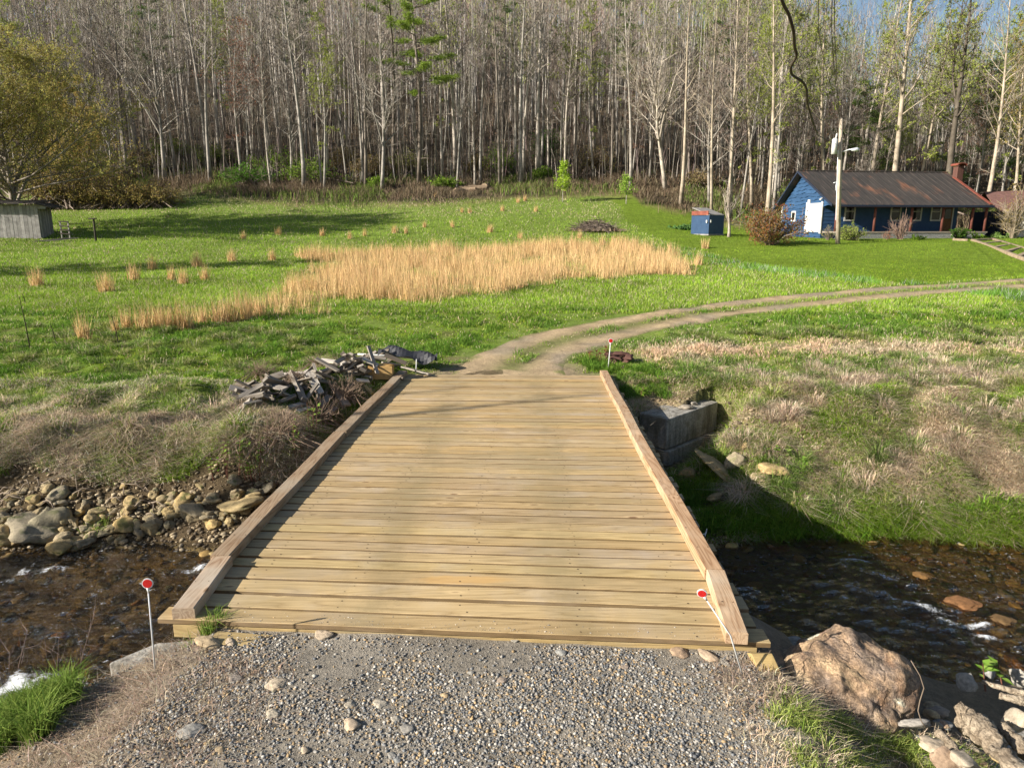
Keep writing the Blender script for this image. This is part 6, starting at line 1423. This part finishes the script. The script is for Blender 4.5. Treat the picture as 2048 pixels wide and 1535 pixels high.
bl = [(1005, 352, 5.5, 4.0, FG, 'rounded green shrub right of the log pile'), (1092, 330, 4.2, 5.2, ((.05, .14, .02), (.12, .24, .05)), 'upright darker evergreen bush right of centre'), (1085, 360, 3, 2.0, FG, 'low yellow green bush below the evergreen bush'), (560, 350, 10, 3.6, FG, 'wide bright green bush left of centre'), (500, 372, 7, 3.0, ((.05, .14, .015), (.12, .24, .03)), 'dark green bush at the left end of the green thicket'),
      (620, 365, 7, 3.2, FG, 'green bush at the right end of the green thicket'), (345, 320, 7, 3.4, ((.10, .16, .02), (.2, .26, .05)), 'olive bush in front of the left trunks'), (755, 378, 2.6, 1.6, FG, 'small green bush in the brown shrubs'), (890, 376, 4.4, 1.6, FG, 'low green bush left of the log pile'), (740, 355, 6, 3.2, BRN, 'brown shrub left of the pine'), (820, 350, 6, 3.6, ((.16, .18, .05), (.26, .26, .08)), 'olive brown shrub at the foot of the pine'),
      (1190, 350, 6, 4.2, BRN, 'brown shrub in the shade right of the lime tree'), (1395, 375, 5, 2.4, ((.3, .2, .12), (.26, .24, .1)), 'tan shrub on the brown slope'), (690, 345, 5, 3.5, BRN, 'twiggy brown shrub behind the small green bush'), (280, 345, 7, 3.4, BRN, 'brown shrub at the left wood edge'), (430, 330, 7, 3.2, ((.14, .2, .04), (.22, .26, .06)), 'mixed shrub left of the thicket'), (220, 370, 8, 4.0, BRN, 'reddish brown thicket right above the shed'),
      (1600, 330, 6, 4, ((.12, .2, .03), (.22, .3, .06)), 'green shrub behind the gable'), (1850, 330, 7, 5, ((.14, .22, .03), (.28, .36, .08)), 'green budding shrub behind the roof'), (960, 350, 5, 3, BRN, 'brown shrub behind the logs')]
for k, (u, v, W, H, col, lab) in enumerate(bl):
    special(u, v, bush('shrub', W*.8, H*.8, col, 2600, 60, .15, 50+k, base=W*.16), lab, rz=k, cat='shrub', group='shrubs along the wood edge', Y=68 if u in (1600, 1850) else None)
for k, (u, v, W, H, lab) in enumerate([(150, 395, 8, 4.5, 'orange brown thicket right behind the grey shed'), (200, 392, 7, 3.6, 'rusty budding thicket left of the meadow top'), (255, 385, 7, 3.2, 'brown twiggy thicket at the meadow top left'), (310, 372, 6, 2.6, 'low grey brown thicket at the meadow top'), (100, 400, 8, 5, 'tall olive thicket above the shed roof')]):
    special(u, v, bush('shrub', W*.8, H*.9, ((.26, .17, .07), (.30, .27, .09)), 3200, 70, .14, 150+k, base=W*.16), lab, rz=k, cat='shrub', group='shrubs along the wood edge', Y=66)
# brown bramble fringe, uncountable
n = 52000; x = rng.uniform(-62, 60, n); ey = np.array([edge_y(a) for a in x]); y = ey+rng.normal(.5, 3.2, n)+1.0
k = (fbm(x, y, 3, 91) > .34) & ~((x > 20) & (y < 63)); x, y = x[k], y[k]; n = len(x)
gcol = colmix(n, (.11, .085, .055), (.27, .21, .14)); gg = (fbm(x, y, 5, 92) > .48) & (rng.random(n) < .6); gcol[gg] = colmix(gg.sum(), (.09, .14, .03), (.2, .27, .06))
tall = fbm(x, y, 4, 93)
o = blades('bramble_fringe', onground(x, y), (.5+2.4*np.clip(tall-.25, 0, 1)*rng.random(n)), .045, gcol, lean=.5, curl=.5, mat='straw'); tag(o, kind='stuff')
n = 60000; x = rng.uniform(-.8, .8, n); y = 74+rng.random(n)*60; x = x*y; o = blades('forest_floor_litter', onground(x, y), .25+.5*rng.random(n)**3, .10, colmix(n, (.12, .08, .05), (.30, .21, .14)), lean=1.0, mat='straw', seg=1); tag(o, kind='stuff')

n = 7500; x = rng.uniform(-.8, .8, n); y = 78+rng.random(n)**1.2*60; x = x*y; kk = ~((x > 15) & (y < 68)); x, y = x[kk], y[kk]; n = len(x)
o = blades('understory_saplings', onground(x, y), 1.5+7*rng.random(n)**1.6, .05+.04*rng.random(n), colmix(n, (.10, .085, .07), (.36, .32, .27)), lean=.14, curl=.15, mat='straw'); tag(o, kind='stuff')
n = 36000; x = rng.uniform(-.8, .8, n); y = 90+rng.random(n)**1.1*60; x = x*y; P_ = onground(x, y); P_[:, 2] += 2+rng.random(n)*17
o = blades('wood_twig_haze', P_, .6+1.6*rng.random(n), .045, colmix(n, (.08, .065, .055), (.20, .165, .14)), lean=.8, curl=.2, mat='straw', seg=1); tag(o, kind='stuff')

# ------------------------------------------------------------------ big budding tree at the left, behind the shed
bt = bare_tree('budding_tree', 12.5, .24, .14, 80, 9.6, .34, 12, 8, .5, seed=90, twigw=.03, leaf=15, leafcol=((.30, .22, .08), (.42, .42, .12)), leafsz=.10, fork=5, trunkcol=(.85, .8, .75), twigcol=((.7, .65, .6), (1.1, 1.0, .9)), spread=1.0, lowdead=0)
bt.scale = (1.15,)*3
special(28, 440, bt, 'wide budding tree with yellow green leaves hanging over the grey shed', s=.98, Y=53)
bt2 = bare_tree('budding_tree', 8.5, .16, .06, 46, 5.4, .4, 9, 7, .5, seed=91, twigw=.03, leaf=13, leafcol=((.34, .22, .08), (.42, .38, .11)), leafsz=.10, fork=3, trunkcol=(.8, .75, .7))
special(150, 385, bt2, 'lower budding tree with orange tinged twigs right of the wide one', s=1.15, Y=67)
# trees off to the left whose shadows cross the meadow
for k, (x, y, s) in enumerate([(-40, 26, .55), (-46, 31, .6), (-53, 36, .62), (-58, 22, .8), (-66, 34, .8), (-49, 46, .6), (-57, 50, .7), (-64, 58, .8), (-72, 45, .8)]):
    o = put('broad' if k % 2 else 'green', k % 2, x, y, s, k, f'tree standing outside the left frame edge', 'trees left of the picture')

for k, (x, y, H_) in enumerate([(-37, 29, 14), (-41, 27, 15), (-52, 44, 15)]):
    o = pine(H_, .2, 30, 300+k, t0=.25, L=3.6, padn=200, deadlow=0); o.location = (x, y, hz(x, y)-.1); tag(o, 'evergreen standing outside the left frame edge', 'tree', 'trees left of the picture')

for k, (x, y, H_) in enumerate([(-21, 3.9, 12.5), (-22.6, 5.0, 12.5)]):
    o = bare_tree('bare_tree', H_, .34, .55, 14, 1.8, 1.0, 4, 4, .3, seed=400+k); o.location = (x, y, hz(x, y)); tag(o, 'slim tree on the near bank outside the left frame edge', 'tree', 'trees left of the picture')

# ------------------------------------------------------------------ far woods on the ridge: one mass
def template(Hh, seed, ntw=70, trunk=True):
    r_ = np.random.default_rng(seed); P = []; D = []
    for k in range(ntw):
        t_ = .3+.7*r_.random(); a = r_.uniform(0, 6.283); q = 2.6*(1.1-t_*.8)*r_.random()**.5; P.append((q*math.cos(a), q*math.sin(a), Hh*t_-1)); v_ = r_.normal(size=3)*np.array([.5, .5, .3])+np.array([0, 0, 1.1]); D.append(v_*r_.uniform(.8, 2.2))
    P = np.array(P); D = np.array(D); s = np.cross(D, r_.normal(size=(ntw, 3))); s /= np.linalg.norm(s, axis=1)[:, None]; s *= .05
    V = np.stack([P+s, P-s, P+D], 1).reshape(-1, 3); F = np.arange(3*ntw).reshape(-1, 3)
    r = .17; tv = np.array([(r, 0, 0), (-r/2, r*.87, 0), (-r/2, -r*.87, 0), (.3, .2, Hh)]); tf = np.array([(0, 1, 3), (1, 2, 3), (2, 0, 3)])
    cl = np.concatenate([np.zeros(len(V)), np.ones(4)])
    return np.concatenate([V, tv]), np.concatenate([F, tf+len(V)]), cl
def mass(name, N, yr, seed, xr=(-.85, .85), green=.2, ntw=70, p=1.0):
    g = np.random.default_rng(seed); u_ = g.uniform(*xr, N); y = g.uniform(0, 1, N)**p*(yr[1]-yr[0])+yr[0]; x = u_*y; z = height(x, y); VV, FF, CC = [], [], []; off = 0
    for t_ in range(5):
        tv, tf, cl = template(19+t_, seed*10+t_, ntw); idx = np.arange(N)[np.arange(N) % 5 == t_]; m = len(idx); a = g.uniform(0, 6.283, m); s = g.uniform(.75, 1.15, m)*np.where(u_[idx] > .4, .8, 1.0)
        X = (tv[None, :, 0]*np.cos(a)[:, None]-tv[None, :, 1]*np.sin(a)[:, None])*s[:, None]+x[idx][:, None]; Y = (tv[None, :, 0]*np.sin(a)[:, None]+tv[None, :, 1]*np.cos(a)[:, None])*s[:, None]+y[idx][:, None]; Z = tv[None, :, 2]*s[:, None]+z[idx][:, None]-.3
        VV.append(np.stack([X, Y, Z], -1).reshape(-1, 3)); FF.append((tf[None]+(np.arange(m)*len(tv))[:, None, None]+off).reshape(-1, 3)); off += m*len(tv)
        base = np.array([(.30, .26, .22), (.34, .30, .25), (.27, .23, .19), (.34, .25, .21)])[g.integers(0, 4, m)]*g.uniform(.8, 1.15, m)[:, None]; gm = g.random(m) < green*(1+1.6*(x[idx] > 25)); base[gm] = np.array([.26, .30, .09])*g.uniform(.8, 1.1, gm.sum())[:, None]
        tc = np.array([.42, .39, .35]); CC.append((base[:, None, :]*(1-cl)[None, :, None]+tc*cl[None, :, None]).reshape(-1, 3))
    o = np_mesh(name, np.concatenate(VV), np.concatenate(FF), M['straw'], col=np.concatenate(CC)); tag(o, kind='stuff')
mass('distant_woodland', 2600, (112, 270), 5, ntw=90, p=.9)

# ------------------------------------------------------------------ near plants
clumpstuff('foreground_grass', [(-3.75+.75*random.random()-.2, 4.15+.55*random.random()) for _ in range(60)]+[(-4.5+1.0*random.random(), 4.1+.7*random.random()) for _ in range(46)], 130, .32, .008, BR, .10, lean=.35)
clumpstuff('bank_edge_tuft', [(-2.62+.25*random.random(), 5.13+.12*random.random()) for _ in range(5)], 80, .22, .007, BR, .06, lean=.4)
clumpstuff('roadside_grass', [(1.75+1.75*random.random()**.8, 3.2+1.2*random.random()) for _ in range(230)], 80, .12, .006, ((.17, .26, .04), (.42, .46, .14)), .09, lean=.7)
clumpstuff('roadside_straw', [(1.5+2.2*random.random(), 3.2+1.35*random.random()) for _ in range(170)], 40, .12, .005, STRAW, .1, mat='straw', lean=1.0)
clumpstuff('waterside_tuft', [(3.0+7.5*t_, 10.05+.35*random.random()) for t_ in np.linspace(0, 1, 46)], 100, .36, .012, ((.10, .22, .02), (.24, .36, .05)), .14, lean=.6, curl=1.3)
clumpstuff('shaded_bank_grass', [(2.4+2.6*random.random(), 10.15+1.4*random.random()) for _ in range(46)], 110, .30, .012, ((.09, .17, .02), (.18, .28, .05)), .16, lean=.5, curl=1.0)
clumpstuff('bridge_end_grass', [(2.35+.9*random.random(), 13.9+1.9*random.random()) for _ in range(46)]+[(1.7+.5*random.random(), 15.3+1.2*random.random()) for _ in range(14)], 90, .26, .012, DKGREEN, .14, lean=.6, curl=1.0)
clumpstuff('straw_mound_tufts', [(-8.5+5.5*random.random(), 11.25+.9*random.random()) for _ in range(80)], 130, .40, .008, ((.36, .26, .17), (.62, .50, .36)), .16, mat='straw', lean=.8, curl=2.2)
clumpstuff('bank_green_tufts', [tuple(G(u, v))[:2] for (u, v) in [(180, 870), (395, 870), (425, 862), (380, 885), (260, 890), (230, 905), (100, 925), (20, 890), (190, 1060), (440, 850), (290, 880), (350, 860), (470, 865), (10, 930), (150, 800)]]+[(-4-5.5*random.random(), 11.3+2.0*random.random()) for _ in range(34)], 150, .22, .011, BR, .2, lean=.5)
clumpstuff('dead_weed_litter', [(-3.0+1.4*random.random(), 3.5+1.3*random.random()) for _ in range(90)]+[(1.5+.5*random.random(), 4.2+.5*random.random()) for _ in range(40)]+[(-4.2+1.9*random.random(), 3.2+1.7*random.random()) for _ in range(150)]+[(-3.3+.9*random.random(), 4.9+.45*random.random()) for _ in range(30)], 34, .13, .0055, ((.24, .17, .12), (.56, .45, .34)), .14, mat='straw', lean=1.6, curl=1.0)
# stalks by the near left bank
rs = random.Random(8)
for k, (u, v, u2, v2, lab) in enumerate([(85, 1395, 90, 1280, 'tallest dry stalk standing at the creek edge, bottom left'), (120, 1395, 118, 1275, 'thick dry stalk right of the tallest one'), (135, 1390, 100, 1300, 'dry stalk leaning left across the others'), (140, 1385, 170, 1290, 'dry stalk leaning right with twigs'), (60, 1400, 28, 1360, 'short dark stalk leaning left'), (145, 1380, 190, 1225, 'thin branching dry weed leaning towards the marker'), (30, 1400, 55, 1260, 'thin pale grass stalk at the left edge'), (5, 1400, 20, 1300, 'pale stalk cut by the left frame edge')]):
    a = G(u, v); b_ = AT(u2, v2, a.y+.05); e = empty('dry_stalk', a, label=lab, cat='dry stalk', group='dry stalks at the near left bank'); mb = MB(); mb.cc = (1.0, .8, .7); d = b_-a; mid = d*.5+Vector((rs.gauss(0, .02), rs.gauss(0, .02), 0)); mb.tube([(0, 0, -.05), mid, d], [.007, .005, .002], 6); mb.build('stem', M['twig'], e)
    mb = MB(); mb.cc = (1.1, .9, .85)
    for j in range(9 if k > 1 else 4): s = rs.uniform(.35, 1); c_ = d*s; dd = Vector((rs.gauss(0, .07), rs.gauss(0, .05), abs(rs.gauss(.07, .05)))); mb.tube([c_, c_+dd, c_+dd*1.5+Vector((0, 0, .04))], [.003, .002, .001], 3, cap=False)
    mb.build('side_twigs', M['twig'], e)
for k, (u, v, hgt, lab) in enumerate([(62, 706, 1.35, 'tallest dark stalk in the left meadow'), (113, 690, .55, 'short dark stalk right of the tallest in the meadow'), (238, 692, .75, 'dark stalk below the dry grass clumps'), (52, 610, .4, 'faint thin stalk above the tallest one')]):
    p = G(u, v); e = empty('weed_stalk', p, label=lab, cat='dry stalk', group='dark stalks in the left meadow'); mb = MB(); mb.cc = (.35, .3, .22); mb.tube([(0, 0, -.1), (-.03, 0, hgt*.5), (-.10, .02, hgt)], [.016, .013, .006], 5); mb.build('stem', M['twig'], e)
# knotweed-like sprouts and twiggy weeds beside the bridge
def sprout(p, H, n_leaf, lab, name='leafy_sprout', col=((.16, .30, .04), (.34, .45, .10)), sz=.06, stems=3, seed=1, group=None, stemcol=(.9, .45, .35), spread=.12):
    r_ = random.Random(seed); e = empty(name, p, label=lab, cat='plant', group=group); st = MB(); st.cc = stemcol; LV = []
    for s in range(stems):
        a = r_.uniform(0, 6.283); d = Vector((math.cos(a)*spread, math.sin(a)*spread, 1)).normalized()*H*r_.uniform(.7, 1.05); b0 = Vector((r_.gauss(0, spread*.5), r_.gauss(0, spread*.5), -.03)); st.tube([b0, b0+d*.5, b0+d], [.008, .006, .003], 5)
        for j in range(n_leaf): q = r_.uniform(.35, 1.0); LV.append(b0+d*q)
    st.build('stem', M['twig'], e); lf = MB()
    for c_ in LV:
        a = r_.uniform(0, 6.283); d = Vector((math.cos(a), math.sin(a), r_.uniform(-.2, .7))).normalized(); s = d.cross(Vector((0, 0, 1))).normalized(); z_ = sz*r_.uniform(.6, 1.3); t_ = r_.random(); lf.cc = tuple(np.array(col[0])*(1-t_)+np.array(col[1])*t_); up = s.cross(d)
        lf.add([c_, c_+d*z_*.45+s*z_*.36+up*z_*.06, c_+d*z_*1.1-up*z_*.08, c_+d*z_*.45-s*z_*.36+up*z_*.06, c_+d*z_*.5-up*z_*.02], [(0, 1, 4), (1, 2, 4), (2, 3, 4), (3, 0, 4)])
    lf.build('leaves', M['leaf'], e); return e
gk = 'leafy sprouts left of the bridge'
for k, (u, v, H, lab) in enumerate([(455, 955, .62, 'leafy sprout farthest left on the bank beside the bridge'), (480, 950, .62, 'second leafy sprout from the left beside the bridge'), (515, 958, .72, 'leafy sprout in the middle of the group beside the bridge'), (440, 960, .35, 'low sprout at the left end of the group beside the bridge'), (590, 925, .75, 'taller leafy sprout close to the kerb beam'), (605, 912, .62, 'leafy sprout nearest the kerb beam'), (625, 890, .85, 'tallest leafy sprout below the scrap heap'), (500, 962, .45, 'short sprout before the middle ones'), (735, 765, .4, 'small sprout beside the timber block')]):
    p = G(u, v); sprout(p, H, 12, lab, stems=3 if k < 6 else 4, seed=k, group=gk)
sprout(AT(1940, 1352, 5.5)-Vector((0, 0, .02)), .34, 8, 'leafy sprout with red stems at the creek edge, bottom right', stems=2, seed=33, sz=.10, spread=.35)
sprout(G(1560, 920), .3, 26, 'low dark green weed on the right bank beside the ochre stone', stems=5, seed=34, sz=.07, spread=.5, stemcol=(.4, .5, .3))
for k, (u, v, lab) in enumerate([(1215, 722, 'reddish weed beside the far right marker'), (1188, 728, 'dark red weed left of the far right marker'), (1280, 800, 'green dock plant in the shade beside the wing wall')]): sprout(G(u, v), .35, 10, lab, stems=3, seed=50+k, sz=.09, col=((.15, .08, .04), (.25, .12, .06)) if k < 2 else FG)
rs = random.Random(4)
for k, (u, v, W, H, lab) in enumerate([(560, 880, 1.2, .7, 'tangled reddish dry weed between sprouts and kerb beam'), (640, 850, 1.2, .7, 'tangled dry weed below the scrap heap'), (690, 810, 1.0, .7, 'dry weed beside the kerb beam, upper'), (520, 760, 1.0, .55, 'pinkish dry weed behind the scrap heap'), (640, 735, 1.2, .45, 'pinkish dry weed behind the heap top'), (720, 760, .8, .5, 'brown dry weed tangled in the heap'), (590, 800, .9, .5, 'brown dry weed in the heap middle'), (530, 905, 1.0, .5, 'dark dry weed over the undercut bank'), (700, 870, .9, .5, 'dry weed low by the kerb beam'), (470, 910, .9, .5, 'brown dry weed on the bank brow')]):
    p = G(u, v); o = bush('dry_weed', W*.85, H*.8, STRAW, 0, 60, .05, 200+k, twigcol=(1.35, 1.1, .9), base=W*.25); o.location = p; tag(o, lab, 'dry weed', 'dry weeds beside the bridge')
# roots and sticks on the left bank
STK = []
for k in range(26):
    u = rs.uniform(-20, 330); v = rs.uniform(985, 1040); a = G(u, v); u2 = u+rs.uniform(-60, 60); v2 = v+rs.uniform(-22, 22); b_ = G(u2, v2); a.z += .06; b_.z += .10; mb = MB(); mb.cc = (1.5, 1.35, 1.2); mb.smooth = True
    d = b_-a; mb.tube([(0, 0, 0), d*.4+Vector((0, 0, .08)), d], [.010, .008, .004], 5); o = mb.build('stick', M['twig'], label='bare pale stick among the left bank stones', cat='stick', group='sticks among the left bank stones'); o.location = a; STK.append((u, o))
for k, (u_, o) in enumerate(sorted(STK, key=lambda q: q[0])): o['label'] = o['label']+(f', {ORD[k]} from left' if 0 < k < 12 else ', leftmost' if k == 0 else ', in the right half')
bpy.context.view_layer.update()
